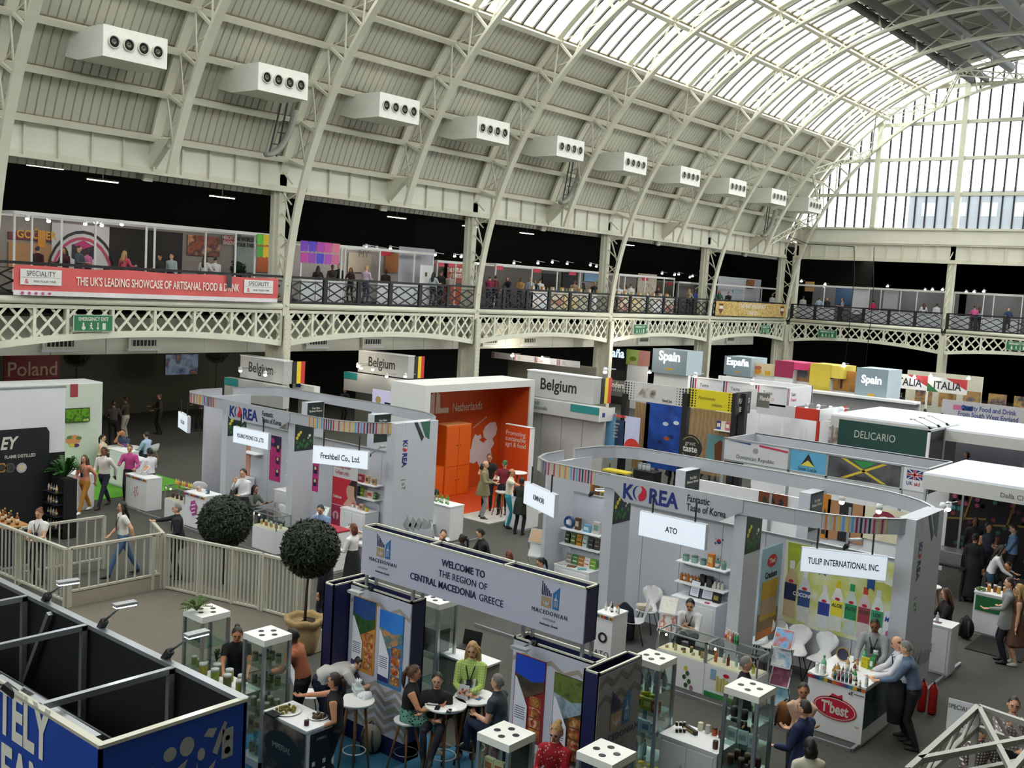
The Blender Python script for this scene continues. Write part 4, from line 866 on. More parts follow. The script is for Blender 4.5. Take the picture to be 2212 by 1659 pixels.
fill(-7.2, 9.12, .48, zsof(1.85, 3)[2:], [('bottle', 3, [('c8b83a', '3a3a2a'), ('e0a0a0', 'c04060')], 'oil bottle in the showcase beside the woman in red', 'oil bottles'), ('pack', 2, [('d8d0a0', 'c06a2a')], 'cream carton in the showcase beside the woman in red', 'cream cartons')])
B('back_panel', BLACK, (-.22, .2, .3), (.22, .21, 1.72), bpy.data.objects['showcase_tower.004'])
plant((-13.25, 9.05, 1.8), 'leafy green sprig lying on the glass showcase', .22, 34, '4a6a20', .28, 6); plant((-13.0, 9.25, 1.02), 'small herb bunch inside the leafy showcase', .2, 16, '4a5a38', .1, 8)
tj = thing('jar_table', 'white table of herb jars in front of the woman with a bun', 'table', (-12.35, 8.95, 0)); B('table_top', WHITE, (-.55, -.24, .93), (.55, .24, .97), tj)
for x in (-.5, .5):
    for y in (-.2, .2): B('leg', ALU, (x-.02, y-.02, 0), (x+.02, y+.02, .93), tj)
for i in range(7): jar((-12.8+i*.15, 8.88+(i % 2)*.14, .97), .19, .065, ('8a8a38', '5a5a34', '7a8a3a')[i % 3], 'b8beb8', 'glass jar of dried herbs on the white table', 'herb jars on the white table')
# ================================================================ the two Korean islands
KW = mat('c6c8d0', .5, var=.02); KF = mat('b4b6bd', .5, var=.02); KB = mat('1c2f7a', .5, var=0); KR = mat('c41f3a', .5, var=0); DKG = mat('1d2b27', .5, var=.1); STR = [mat(c, .5, var=0) for c in ('d9c04a', 'c9b98a', '2c3550', '5b9fcf', 'd9803a', 'b23a4a', '8e2f5e')]
YS = 18.7
def taeguk(F, cu, cv, r, par):
    """the swirl that stands for the letter O"""
    n = 14; o = [(cu+r*sin(pi*i/n), cv+r*cos(pi*i/n)) for i in range(n+1)]; s_ = [(cu-r*.5*sin(pi*i/n)*.9, cv-r+r*i/n) for i in range(n)]+[(cu+r*.5*sin(pi*i/n)*.9, cv+r*i/n) for i in range(n+1)]
    PL('letter_swirl', F, o+[(cu-r*.25*sin(2*pi*i/n), cv-r+2*r*i/n) for i in range(1, n)], KR, par, .003)
    a = [(cu-.12*r-r*sin(pi*i/n), cv+r*cos(pi*i/n)) for i in range(n+1)]; b = [(cu-.12*r-r*.72*sin(pi*i/n), cv+r*cos(pi*i/n)) for i in range(n, -1, -1)]
    PL('letter_swirl', F, a+b[1:-1], KB, par, .003)
def korea_word(F, u, v, s, par, al=1):
    T('K', F, u, v, s, KB, par, sx=.9, bold=.03); taeguk(F, u+s*1.0, v+s*.36, s*.37, par); T('REA', F, u+s*1.48, v, s, KB, par, sx=.9, bold=.03)
def korea(x0, x1, label, pil, rs):
    K = thing('korean_stand', label, 'stand', ((x0+x1)/2, YS, 0), world=True)
    # spine wall in panels
    n = 8; w_ = (x1-x0-.5)/n
    for i in range(n): B('wall_panel', KW, (x0+.25+i*w_+.006, YS-.03, .06), (x0+.25+(i+1)*w_-.006, YS+.03, 2.48), K)
    B('wall_cap', ALU, (x0+.25, YS-.04, 2.48), (x1-.25, YS+.04, 2.52), K)
    B('raised_floor', mat('4e4d4c', .9, var=.1), (x0, 15.85, .0), (x1, 21.5, .05), K); B('floor_edge', ALU, (x0, 15.82, 0), (x1, 15.86, .06), K); B('floor_edge', ALU, (x1-.02, 15.85, 0), (x1+.03, 21.5, .06), K)
    # lens-shaped fascia ring
    A = [(x0+.02, 18.5), (x0+.08, 17.75), (x0+.3, 17.25), (x0+.75, 16.97)]+[(x0+2.35, 16.95), (x0+5.2, 16.95), (x1-1.75, 17.0)]
    A += [(x1-1.3, 17.08), (x1-.9, 17.26), (x1-.55, 17.5), (x1-.25, 17.85), (x1-.02, 18.3)]
    Bk = [(x, 2*YS-y) for x, y in A]
    for path, inner in ((A, 1), (Bk, -1)):
        for p, q in zip(path[:-1], path[1:]):
            MB().bar((p[0], p[1], 3.28), (q[0], q[1], 3.28), .05, .27).obj('fascia_panel', KF, K); MB().bar((p[0], p[1], 3.415), (q[0], q[1], 3.415), .065, .015).obj('fascia_edge', ALU, K)
    def along(path, s):
        for p, q in zip(path[:-1], path[1:]):
            L = sqrt((q[0]-p[0])**2+(q[1]-p[1])**2)
            if s <= L: t = s/L; return V((p[0]+(q[0]-p[0])*t, p[1]+(q[1]-p[1])*t, 0)), V(((q[0]-p[0])/L, (q[1]-p[1])/L, 0))
            s -= L
        return V((*q, 0)), V((1, 0, 0))
    k = 0
    for s0, s1 in ((1.45, 3.1), rs):
        s = s0
        while s < s1:
            p, d = along(A, s); nrm = V((d.y, -d.x, 0)); a = p+nrm*.027
            MB().bar(a-d*.017+V((0, 0, 3.28)), a+d*.017+V((0, 0, 3.28)), .006, .262).obj('fascia_stripe', STR[(k*3+k//4) % 7], K); s += .072; k += 1
    # Korea panel
    F = FS(x0+2.35, 16.92, 0); PL('title_panel', F, [(0, 3.42), (0, 3.2), (.35, 2.94), (2.4, 2.94), (2.85, 3.2), (2.85, 3.42)], KF, K, 0, .01)
    korea_word(Frame((x0+2.35, 16.91, 0)), .3, 3.02, .4, K); T('Fantastic\nTaste of Korea', Frame((x0+2.35, 16.91, 0)), 1.72, 3.2, .185, mat('26282e'), K, sx=.72, bold=.012, line=.9)
    # pillars with dark printed heads, front and rear
    for px in pil:
        for y0, y1, rear in ((17.0, 17.65, 0), (19.75, 20.4, 1)):
            B('pillar', KW, (px-.24, y0, 0), (px, y1, 3.2), K); Fp = FE(px, y0, 0); Q('pillar_print', Fp, .02, 2.42, .63, 3.19, DKG, K, 0, .006)
            if rear: T('Your Best\nBusiness Partner', Fp, .33, 3.0, .085, INKW, K, 'CENTER', .85, .02, d=.01); T('aT', Fp, .2, 2.66, .12, INKW, K, bold=.03, d=.01); Q('print_line', Fp, .35, 2.7, .58, 2.73, INKW, K, .007, .002)
            else:
                for u, v, r, c in ((.14, 2.84, .05, 'e0cf30'), (.09, 2.76, .045, 'd8c428'), (.2, 2.9, .04, 'e6d848'), (.5, 2.8, .04, 'd8d8c8'), (.45, 2.74, .03, 'a8a898')): PL('flower_print', Fp, circ((u, v), r, 7), mat(c), K, .007, .002)
                for u, v in ((.08, 2.6), (.18, 2.55), (.3, 2.62), (.25, 2.5), (.42, 2.52), (.52, 2.6), (.12, 2.47), (.36, 2.46)): PL('leaf_print', Fp, [(u, v), (u+.06, v+.05), (u+.03, v+.12), (u-.04, v+.07)], mat('2f6a34', .6, var=.3, scale=20), K, .007, .002)
    # end tower, facing +X
    B('end_tower', KW, (x1-.3, 17.95, 0), (x1, 19.45, 3.42), K); Ft = FE(x1, 17.95, 0)
    V_ = Frame((x1, 18.22, 3.0), (0, 0, -1), (0, 1, 0)); korea_word(V_, .0, 0, .22, K); T('| aT', V_, .98, .02, .18, mat('4a9a50'), K); 
    PL('tower_print', Ft, [(.62, 3.42), (.92, 2.92), (1.0, 3.02), (.74, 3.42)], mat('2f3336'), K, .002, .003); PL('tower_print', Ft, [(.85, 3.42), (1.2, 3.42), (1.2, 2.95), (1.06, 3.02)], mat('2f6a55'), K, .002, .003)
    for i in range(5): PL('tower_print', Ft, [(.4+.2*i, .85-.06*i), (.55+.2*i, 1.05-.05*i), (.7+.2*i, .8), (.6+.2*i, .62)], mat('9fa4a8', .6, var=.3, scale=12), K, .002, .003)
    B('wing_wall', KW, (x0+.02, 17.9, 0), (x0+.1, 19.5, 3.2), K)
    return K
K2 = korea(-13.5, -5.6, 'Korean island stand at the right with white ring fascia and lit signs', (-11.1, -8.25), (7.75, 8.8)); K1 = korea(-26.2, -18.2, 'Korean island stand at the left behind the two ball trees', (-23.75, -20.9), (7.0, 9.35))
def sign_px(tl, tr, z, h, text, label, size, **k):
    a, b = G(*tl, z), G(*tr, z); d = b-a; return lightbox(Frame(a-V((0, 0, h)), d), d.length, h, text, label, size, **k)
sign_px((1382, 1103), (1526, 1134), 2.95, .47, 'ATO', 'lit white sign hanging over the man on his phone', .15); sign_px((1732, 1182), (1919, 1203), 2.85, .42, 'TULIP INTERNATIONAL INC.', 'lit white company sign in front of the drinks poster', .15, sx=.6)
sign_px((1133, 1039), (1199, 1069), 2.95, .47, 'KIMNORI', 'lit white sign hanging at the left corner of the right island', .15); sign_px((504, 920), (580, 936), 2.82, .44, 'YOUNG POONG CO., LTD.', 'lit white sign on the left island beside the pink posters', .15, sx=.62); sign_px((676, 962), (796, 976), 2.8, .44, 'Freshbell Co., Ltd.', 'lit white sign on the left island over the tree showcase', .2, sx=.72); sign_px((385, 888), (405, 900), 2.85, .46, 'CO., LTD.', 'lit sign seen edge on at the far left island corner', .13)
# ---- right island: posters, shelves, cabinets
F = FS(-8.2, YS-.04, 0); tp = thing('drinks_poster', 'big yellow green drinks banner of aloe bottles on the spine wall', 'poster', (-6.95, YS-.05, .85), world=True)
Q('banner_sheet', F, 0, .86, 2.5, 2.44, mat('d5d6a8', .5, kind='photo', c2=('e4e6d8', 'c8cc6a', 'eceee6'), scale=1.6), tp, .002, .006); PL('leaf_sweep', F, [(.05, 2.42), (.5, 2.42), (.3, 2.1), (.1, 1.6)], mat('a9b83a', .5, var=.2), tp, .01, .002); PL('leaf_sweep', F, [(1.6, 2.0), (2.48, 1.5), (2.48, 1.9), (1.9, 2.05)], mat('c0c860', .5, var=.2), tp, .01, .002)
def pbottle(u, v, w2, h2, body, lab, cap, txt=None, tc='2a3060'):
    PL('bottle_print', F, [(u, v), (u+w2, v), (u+w2, v+h2*.66), (u+w2*.82, v+h2*.78), (u+w2*.66, v+h2*.86), (u+w2*.34, v+h2*.86), (u+w2*.18, v+h2*.78), (u, v+h2*.66)], mat(body, .4, var=.08), tp, .012, .002); Q('cap_print', F, u+w2*.3, v+h2*.86, u+w2*.7, v+h2, mat(cap, .4), tp, .012, .002)
    Q('label_print', F, u, v+h2*.3, u+w2, v+h2*.6, mat(lab, .4, var=.1), tp, .015, .002); PL('red_oval_print', F, circ((u+w2*.5, v+h2*.64), w2*.22, 10, .6), KR, tp, .018, .002)
    if txt: T(txt, F, u+w2*.5, v+h2*.48, w2*.42, mat(tc), tp, 'CENTER', .85, .03, d=.02)
pbottle(.05, .98, .24, 1.1, 'cbb28e', '2c2f55', 'e8e8e8'); pbottle(.33, .95, .24, 1.0, 'd8d8d8', '35538a', 'e0e4e8', 'COCONUT', 'e8e8f0')
for u, c, l, tx in ((.74, 'dfe4e8', '3048a0', 'ALO\nVER'), (.99, 'e0e0da', 'e6d83a', 'ALOE'), (1.25, 'c8d8d0', '2a8a5a', 'ALOE'), (1.5, 'd8c8c8', 'a04050', 'ALOE'), (1.74, 'dfe8e4', '3a9a70', 'LOE')): pbottle(u, .94, .22, .95 if u != .74 else .8, c, l, {.99: 'd8c020', 1.25: '2f9a60', 1.5: 'd04a28'}.get(u, 'd8d8e0'), tx, '2a4a3a' if u > .8 else '3a3a90')
for u, v in ((.7, 1.92), (1.62, 1.85)): PL('ribbon_print', F, [(u, v), (u, v+.26), (u+.14, v+.26), (u+.14, v), (u+.07, v+.05)], mat('24508a'), tp, .014, .002)
Q('pack_print', F, 1.98, .95, 2.22, 1.55, mat('e4e6ee', .4, var=.15, scale=12), tp, .012, .002); Q('pack_print', F, 2.2, .93, 2.45, 1.5, mat('dcdfe8', .4, var=.15, scale=12), tp, .014, .002)
for u in (2.1, 2.33): T('Milky', F, u, 1.36, .12, mat('2f4fb0'), tp, 'CENTER', .85, .03, d=.02, shear=.2); PL('splash_print', F, circ((u, 1.12), .08, 7, 1.3), mat('b06a90' if u < 2.2 else '7090c0', .5, var=.3, scale=20), tp, .018, .002)
Fe = FE(-8.24, 17.72, 0); cp = thing('cracker_banner', 'narrow blue and yellow cracker banner beside the drinks banner', 'poster', (-8.24, 18.1, .7), world=True); Q('banner_sheet', Fe, 0, .65, .88, 2.4, mat('9fc3dc', .5, var=.06), cp, .002, .006); Q('field_print', Fe, 0, .65, .88, 1.15, mat('8f7650', .6, var=.3, scale=14), cp, .009, .002); Q('pack_print', Fe, .1, 1.0, .78, 1.75, mat('c9a23a', .5, var=.2, scale=6), cp, .011, .002); Q('pack_print', Fe, .14, 1.1, .74, 1.4, mat('b39a86', .5, var=.15), cp, .014, .002); Q('foot_print', Fe, 0, .65, .88, .8, mat('d07a2a'), cp, .012, .002); PL('red_oval_print', Fe, circ((.45, 2.12), .2, 14, .62), KR, cp, .011, .003); T("T'best", Fe, .45, 2.08, .13, INKW, cp, 'CENTER', .8, .02, d=.016); T('Crackers', Fe, .45, 1.8, .17, BLK, cp, 'CENTER', .8, .02, d=.012)
for u in (-8.9, -9.15+.55): pass
def kflag(F, u, v, s, par):
    PL('flag_red', F, [(u+s*.5*cos(t*pi/8), v+s*.5*sin(t*pi/8)) for t in range(9)], KR, par, .003, .003); PL('flag_blue', F, [(u+s*.5*cos(pi+t*pi/8), v+s*.5*sin(pi+t*pi/8)) for t in range(9)], KB, par, .003, .003)
    for a in (.6, 2.5, 3.75, 5.7):
        for k in (0, 1, 2): c = (u+s*(.85+.12*k)*cos(a), v+s*(.75+.1*k)*sin(a)); PL('flag_bar', F, [(c[0]-.25*s*sin(a), c[1]+.2*s*cos(a)), (c[0]+.25*s*sin(a), c[1]-.2*s*cos(a)), (c[0]+.25*s*sin(a)+.05*s, c[1]-.2*s*cos(a)+.04*s), (c[0]-.25*s*sin(a)+.05*s, c[1]+.2*s*cos(a)+.04*s)], BLK, par, .003, .003)
kflag(FS(0, YS-.03, 0), -9.62, 2.12, .1, K2); kflag(FS(0, YS-.03, 0), -9.0, 2.08, .1, K2)
def shelf(x0, x1, z, label, y=YS-.03, d=.3):
    e = thing('display_shelf', label, 'shelf', ((x0+x1)/2, y, z), world=True, group='white wall shelves in the Korean stands'); B('board', WHITE, (x0, y-d, z-.025), (x1, y, z), e)
    for x in (x0+.12, x1-.12): MB().bar((x, y-d+.04, z-.03), (x, y, z-.14), .015).obj('bracket', ALU, e)
    return e
def rowgoods(x0, x1, y, z, defs, lab, grp):
    n = len(defs)
    for i, (k, w2, h2, c, c2) in enumerate(defs):
        x = x0+(x1-x0)*(i+.5)/n
        if k == 'b': bottle((x, y, z), h2, w2/2, c, c2, lab, grp, band='d8d0c8' if i % 2 else None)
        elif k == 'j': jar((x, y, z), h2, w2/2, c, c2, lab, grp)
        else: pack((x, y, z), w2, .07, h2, c, c2, lab, grp, rot=-.15+.1*(i % 3), pouch=(k == 'p'), cat='pouch' if k == 'p' else 'box')
yk = YS-.18
shelf(-13.35, -12.3, 1.72, 'upper white shelf of boxed seaweed in the seaweed stall'); shelf(-13.35, -12.3, 1.38, 'lower white shelf of snack pouches in the seaweed stall'); shelf(-10.4, -9.28, 1.62, 'upper white shelf of green jars in the certificate stall'); shelf(-10.4, -9.28, 1.2, 'lower white shelf of apple bottles in the certificate stall')
rowgoods(-13.1, -12.35, yk, 1.72, [('c', .14, .26, '5a4030', 'c8c0b0'), ('c', .18, .16, '6ab0d0', 'd8e8f0'), ('c', .16, .27, 'd8d4cc', '7aa8a8')], 'carton standing on the upper seaweed stall shelf', 'cartons on the upper seaweed stall shelf')
e = thing('seaweed_wreath', 'round dark blue wrapped roll on the upper seaweed stall shelf', 'roll', (-13.2, yk, 1.72)); MB().tube([(.11*cos(t*pi/9), -.02, .13+.11*sin(t*pi/9)) for t in range(19)], .035, 8, False).obj('ring', mat('24467a', .4, var=.2, scale=20), e); Q('paper_tag', FS(-.05, -.06, .09), 0, 0, .09, .09, WHITE, e)
rowgoods(-13.3, -12.35, yk, 1.38, [('p', .13, .25, c, d) for c, d in (('30402a', 'c8c8a0'), ('4a6a3a', 'e0d890'), ('c88a1e', '3a2a20'), ('bcd6d4', 'b04040'), ('2e2e2c', '8a8a80'), ('3a3a36', '9a8a60'))], 'snack pouch on the lower seaweed stall shelf', 'pouches on the lower seaweed stall shelf')
counter(-12.83, 18.42, .96, .5, .95, 'white cabinet covered with snack pouches in the seaweed stall', 'cabinet', doors=1)
rowgoods(-13.2, -12.4, 18.5, .95, [('p', .16, .22, c, d) for c, d in (('8a8a70', 'd8d8c0'), ('3a7a3a', 'e6e6d8'), ('a06a30', 'e0c080'), ('e2ddd4', 'c04a40'), ('6aa030', 'e0e0a0'))], 'standing snack pouch on the seaweed cabinet', 'pouches on the seaweed cabinet')
for i, (x, c) in enumerate(((-13.15, 'c8c4c0'), (-12.9, '7a5a3a'), (-12.62, '5ab8b8'))): pack((x, 18.27, .95), .2, .14, .02, c, 'a05a50', 'flat packet lying on the seaweed cabinet, %s' % ('white', 'brown', 'turquoise')[i], rot=.3*i)
counter(-9.82, 18.42, 1.02, .5, .95, 'white cabinet with framed certificates in the certificate stall', 'cabinet', doors=1)
rowgoods(-10.35, -9.75, yk, 1.62, [('j', .14, .13, '7a9a90', '5a7a70'), ('j', .14, .14, '8aa89c', '4a6a60'), ('j', .13, .12, '6a8a84', '3a5a54')], 'grey green ceramic jar on the upper certificate stall shelf', 'ceramic jars'); rowgoods(-9.75, -9.32, yk, 1.62, [('c', .14, .26, 'd08030', 'e8c880'), ('b', .1, .2, '5a8a80', '3a5a50'), ('b', .1, .2, '6a9a88', 'c8b860')], 'gift box or green bottle on the upper certificate stall shelf', 'gift goods on the upper certificate stall shelf')
rowgoods(-10.36, -9.9, yk, 1.2, [('b', .07, .19, 'b06a2a', 'e8e8e8')]*6, 'small apple drink bottle on the lower certificate stall shelf', 'apple bottles'); rowgoods(-9.9, -9.6, yk, 1.2, [('c', .12, .22, '1e1c1a', '3a3630')]*2, 'black gift carton on the lower certificate stall shelf', 'black gift cartons'); rowgoods(-9.6, -9.35, yk, 1.2, [('b', .06, .17, 'd8d4c0', '2a2a28')]*3, 'small clear sauce bottle on the lower certificate stall shelf', 'sauce bottles')
for i, x in enumerate((-9.95, -9.68)):
    e = thing('framed_certificate', 'black framed certificate on the certificate stall cabinet, %s of two' % ('left', 'right')[i], 'frame', (x, 18.42, .955)); Fc = Frame((-.12, 0, 0), (1, -.15*(1-2*i), 0), (0, .25, 1)); Q('frame', Fc, 0, 0, .25, .34, BLACK, e, -.015, .015); Q('certificate_sheet', Fc, .02, .02, .23, .32, mat('dfe3ee', .5), e, .001, .002)
    for k in range(5): Q('text_line', Fc, .06, .08+.04*k, .19, .088+.04*k, mat('8a90a8'), e, .004, .002)
pack((-9.45, 18.45, .95), .14, .1, .2, '171513', 'a08a40', 'black gift bag box beside the certificates'); pack((-9.55, 18.24, .95), .09, .06, .02, 'c03a6a', 'd86a90', 'pink card on the certificate stall cabinet')
# glass showcases, counters, racks, chairs of the right island
glass_counter(-8.85, 16.28, .98, .46, 'lit glass showcase of small foods in front of the seated man'); glass_counter(-7.86, 16.28, .98, .46, 'lit glass showcase of drink bottles beside the zigzag rack')
for nm, u in (('glass_showcase', 0), ('glass_showcase.001', 1)):
    e = bpy.data.objects[nm]; F_ = FS(-.49, -.232, 0)
    if not u:
        PL('tower_print', F_, [(.02, .08), (.2, .08), (.11, .36)], mat('2f6a55'), e); PL('tower_print', F_, [(.12, .08), (.28, .08), (.2, .3)], BLK, e, .003)
        for a, b, c in ((.62, .42, 'd0c040'), (.66, .34, '3a5a34'), (.6, .26, '2f5030'), (.7, .2, '3a5a38'), (.64, .12, '2f4a2c'), (.75, .1, 'a07080')): PL('flower_print', F_, circ((a, b), .04, 7, 1.2), mat(c), e)
    else:
        Q('green_foot_print', F_, .02, .06, .96, .14, mat('2f8a44'), e); Q('can_print', F_, .12, .38, .22, .56, mat('8ab0c8'), e); PL('red_oval_print', F_, circ((.42, .5), .06, 10, .6), KR, e)
        for k in range(4): Q('bottle_print', F_, .24+.06*k, .2, .28+.06*k, .46-.03*(k % 2), mat('d0c060'), e)
for i in range(9): jar((-9.22+.09*i, 16.2+.1*(i % 2), .632), .05+.03*(i % 3), .03, ('b89a60', '4a5a40', 'd8c8a8', '6a3a24')[i % 4], ('d8d0c0', '2a2a28', 'c8a050')[i % 3], 'small pot of food inside the lit showcase', 'pots in the lit showcase')
for i in range(7): bottle((-8.24+.12*i, 16.22+.08*(i % 2), .632), .2, .028, ('c85a30', 'c8d4dc', '7a2a28', 'a8c0c8', 'd8d0c8', '3a7a50', 'c8c860')[i], ('d84a28', '4a80c0', '3a2a28', 'e8e8e8', 'c04040', '2a5a3a', 'd8d8d0')[i], 'small drink bottle inside the glass showcase', 'bottles in the glass showcase')
for i in range(6): bottle((-8.2+.055*i, 16.46-.02*i, .985), .21, .026, ('d8dce0', 'd89a68', 'd8b0a8', 'a05058', '3f9a60', '3a8a58')[i], 'e8e8e4', 'aloe drink bottle on top of the glass showcase', 'bottles on the showcase', band=('c03a3a', 'd8a060', 'e0d0d0', '8a3040', '2a7a48', '2a6a40')[i])
counter(-10.44, 16.2, .4, .52, 1.0, 'narrow white counter with sauce bottles on it'); ac = bpy.data.objects[[o.name for o in bpy.data.objects if o.get('label') == 'narrow white counter with sauce bottles on it'][0]]
T('ATO', FS(-.2, -.27, 0), .2, .2, .14, BLK, ac, 'CENTER', 1, 0, sp=1.3); PL('ring_logo', FS(-.2, -.27, 0), circ((.2, .55), .1, 16)+[(.3, .55)]+[(.2+.06*cos(-2*pi*i/16), .55+.06*sin(-2*pi*i/16)) for i in range(17)], BLK, ac)
def colourband(e, w2, d, h):
    for i in range(14): Q('colour_band', FS(-w2/2, -d/2-.012, 0), w2*i/14, h-.085, w2*(i+1)/14, h-.03, mat(('c03a30', '8a2f5e', '2c4a80', '3a8a9a', 'd8a030', '4a3a30', 'd06a30')[i % 7]), e, 0, .003)
colourband(ac, .4, .52, 1.0)
for i, (c, k) in enumerate((('d8d4c8', 'e8e8e8'), ('d8d0c0', 'e0e0e0'), ('3a2a1c', '1c1a18'), ('c88a30', 'd84a30'), ('b8c8cc', '3a3a3a'))): bottle((-10.55+.07*i, 16.15+.06*(i % 2), 1.0), .17, .025, c, k, 'sauce bottle on the narrow white counter', 'sauce bottles on the certificate stall counter', band='e0e0d8')
tc = counter(-6.02, 16.73, .97, 1.3, 1.0, 'white tasting counter with a big red oval logo and many drink bottles'); colourband(tc, .97, 1.3, 1.0); F_ = FS(-.485, -.652, 0)
PL('red_logo', F_, circ((.5, .52), .36, 24, .52), KR, tc, .002, .004); PL('red_logo', F_, [(.38, .68), (.44, .76), (.54, .74), (.6, .78), (.62, .66)], KR, tc, .002, .004); PL('logo_rim', F_, circ((.5, .52), .34, 24, .5), INKW, tc, .006, .002); PL('red_logo', F_, circ((.5, .52), .325, 24, .48), KR, tc, .008, .002); T("T'best", F_, .5, .44, .25, INKW, tc, 'CENTER', .72, .03, d=.013); T('TM', F_, .84, .3, .05, KR, tc); T('aT', F_, .7, .82, .07, BLK, tc, bold=.03); Q('text_line', F_, .79, .84, .95, .855, mat('777777'), tc); Q('dark_side_print', FE(.477, -.65, 0), .03, .3, 1.25, .92, mat('27404a', .5, kind='photo', c2=('1c2c30', '3a5a50', '20303a'), scale=5), tc, 0, .004)
TB = [(1778, 1446, .3, .045, '7ac09a', '4a9a60'), (1800, 1455, .2, .03, 'd08a2a', 'e8e0d0'), (1850, 1440, .2, .03, 'c89a60', 'd86a30'), (1866, 1425, .26, .04, '5ab07a', '3a8a50'), (1830, 1440, .22, .035, 'c0a070', 'd8d8d0'), (1845, 1448, .2, .03, '7a2a30', 'e0e0d8'), (1808, 1450, .21, .03, 'd8a040', 'e0ddd0'), (1846, 1463, .2, .03, '3f9a60', '2a7a40'), (1849, 1472, .13, .02, '4a1a14', '2a1410'), (1857, 1477, .12, .02, 'c8b890', 'a08a50'), (1871, 1475, .2, .028, 'b8c4d0', 'e8e8f0')]
for i, (px, py, h2, r2, c, k) in enumerate(TB): q = G(px, py+8, 1.0); bottle((q.x, q.y, 1.0), h2, r2, c, k, 'odd drink bottle among the tasting counter bottles', 'assorted bottles on the tasting counter', band='d8d4c4')
for i in range(10): q = G(1803+i % 5*8.5, 1467+i % 5*2.2-(i//5)*12, 1.0); bottle((q.x, q.y, 1.0), .17, .025, ('6a8a70', '8a6a70', '7a8a9a')[i % 3], 'e6e6e0', 'small aloe bottle in the rows at the counter front', 'rows of small aloe bottles', band=('2a5a6a', '8a2a30', '2a3a6a')[i % 3])
for i in range(2): q = G(1890+i*6, 1430-i*9, 1.0); jar((q.x, q.y, 1.0), .2, .045, 'd8d0d8', 'e8e8e8', 'white drink can stack at the right of the counter', 'white drink cans', band='7a3a60')
for i in range(3): q = G(1868+i*5, 1440+i*2, 1.0); pack((q.x, q.y, 1.0), .13, .06, .16, 'c8c02a', '4a7a2a', 'yellow snack bag among the counter bottles', 'yellow snack bags', rot=.5+i*.2, pouch=True, cat='snack bag')
for i in range(3): q = G(1882+i*5, 1446-i*8, 1.0); pack((q.x, q.y, 1.0), .06, .06, .2, '2f8a4a', 'e8f0e8', 'green drink carton on the tasting counter', 'green drink cartons')
q = G(1770, 1455, 1.0); pl = plate((q.x, q.y, 1.0), .14, 'round tray of paper cups on the tasting counter')
for i in range(2): jar((q.x-.05+.1*i, q.y, 1.012), .15, .032, 'f0f0ec', 'e8e8e4', 'stack of white paper cups on the round tray', 'paper cup stacks', cat='cups')
q = G(1820, 1428, 1.0); e = thing('award_plate', 'round dark award plate standing among the bottles', 'plate', (q.x, q.y, 1.0)); PL('disc', FS(0, 0, .12), circ((0, 0), .12, 20), mat('b89a50', .3, .5), e, 0, .01); PL('disc_face', FS(0, 0, .12), circ((0, 0), .1, 18), mat('1c2440', .3), e, .011, .003); B('easel', BLACK, (-.05, 0, 0), (.05, .08, .02), e)
pw = [mat(c, .5, kind='photo', c2=d, scale=8) for c, d in (('4a90c8', ('7ab0d8', 'c05a50', '3a8a60')), ('5a9ac0', ('d8d8d8', '3a5a8a')), ('8a2a50', ('6a2040', 'b06080')), ('5aa0c0', ('a0c8d8', 'd8c8a0')))]
leaflet_rack((-7.19, 16.55, 0), .15, 'zigzag rack of colourful brochures beside the glass showcase', pw); leaflet_rack((-9.5, 16.62, 0), .3, 'zigzag rack of white menus left of the glass showcase', [mat('dcd8cc', .5, kind='photo', c2=('ece8e0', 'd8d0c0'), scale=14), mat('e4e0d8', .5, kind='photo', c2=('c05048', 'e8e4dc', 'e8e4dc'), scale=14)]); q = G(1155, 1190, .9); leaflet_rack((q.x, q.y, 0), .3, 'zigzag brochure rack at the left of the seaweed stall', [mat('b89a78', .5), mat('d8d8d8', .5)])
for i, (px, py, z, r, l) in enumerate(((1368, 1345, .45, 2.2, 'white shell chair draped with a dark coat'), (1415, 1315, .45, 3.3, 'white round chair with tote bags at the certificate stall wall'), (1742, 1400, .45, 3.3, 'white round chair under the drinks banner'), (1805, 1408, .45, 3.1, 'white round chair behind the tasting counter'), (1668, 1392, .45, 2.6, 'white round chair at the cracker banner'), (1660, 1375, .45, 2.9, 'white chair half hidden behind the brochure rack'), (1500, 1342, .45, 3.0, 'white chair under the man on his phone'))): q = G(px, py, z); chair((q.x, min(q.y, 18.2), .05), r+pi, l)
q = G(1352, 1320, .7); e = thing('dark_coat', 'dark navy coat hung over the white chair', 'coat', (q.x, q.y, .45)); mb = MB(); mb.tube([(0, .05, -.3), (0, .03, 0), (0, 0, .3), (0, -.05, .42)], [(.2, .07), (.22, .09), (.18, .08), (.06, .04)], 10); mb.obj('coat_drape', mat('171a26', .9, var=.2), e)
q = G(1410, 1305, .55); e = thing('tote_bag', 'cream tote bag lying on the chair at the certificate stall wall', 'bag', (q.x, min(q.y, 18.2)-.05, .5)); mb = MB(); mb.ball((0, 0, .06), (.18, .12, .08), 12, 8); mb.v = [(x+.02*sin(20*y), y, z+.015*sin(25*x)) for x, y, z in mb.v]; mb.obj('bag_body', mat('d8cdb6', .9, var=.1), e); MB().tube([(-.08, -.08, .1), (0, -.2, .12), (.08, -.08, .1)], .012, 6).obj('handle', mat('d8cdb6', .9), e)
q = G(1367, 1385, .0); e = thing('waste_bin', 'cream plastic waste bin beside the chair with the coat', 'bin', (q.x, q.y, .05)); m = MB(); m.lathe([(.11, 0), (.15, .36), (.16, .37), (.14, .37), (.1, .05)], 16); m.obj('bin_wall', mat('d6cfb4', .5), e); m = MB(); m.lathe([(.105, .02), (.105, .03)], 14); m.obj('bin_floor', mat('9a9482', .6), e)
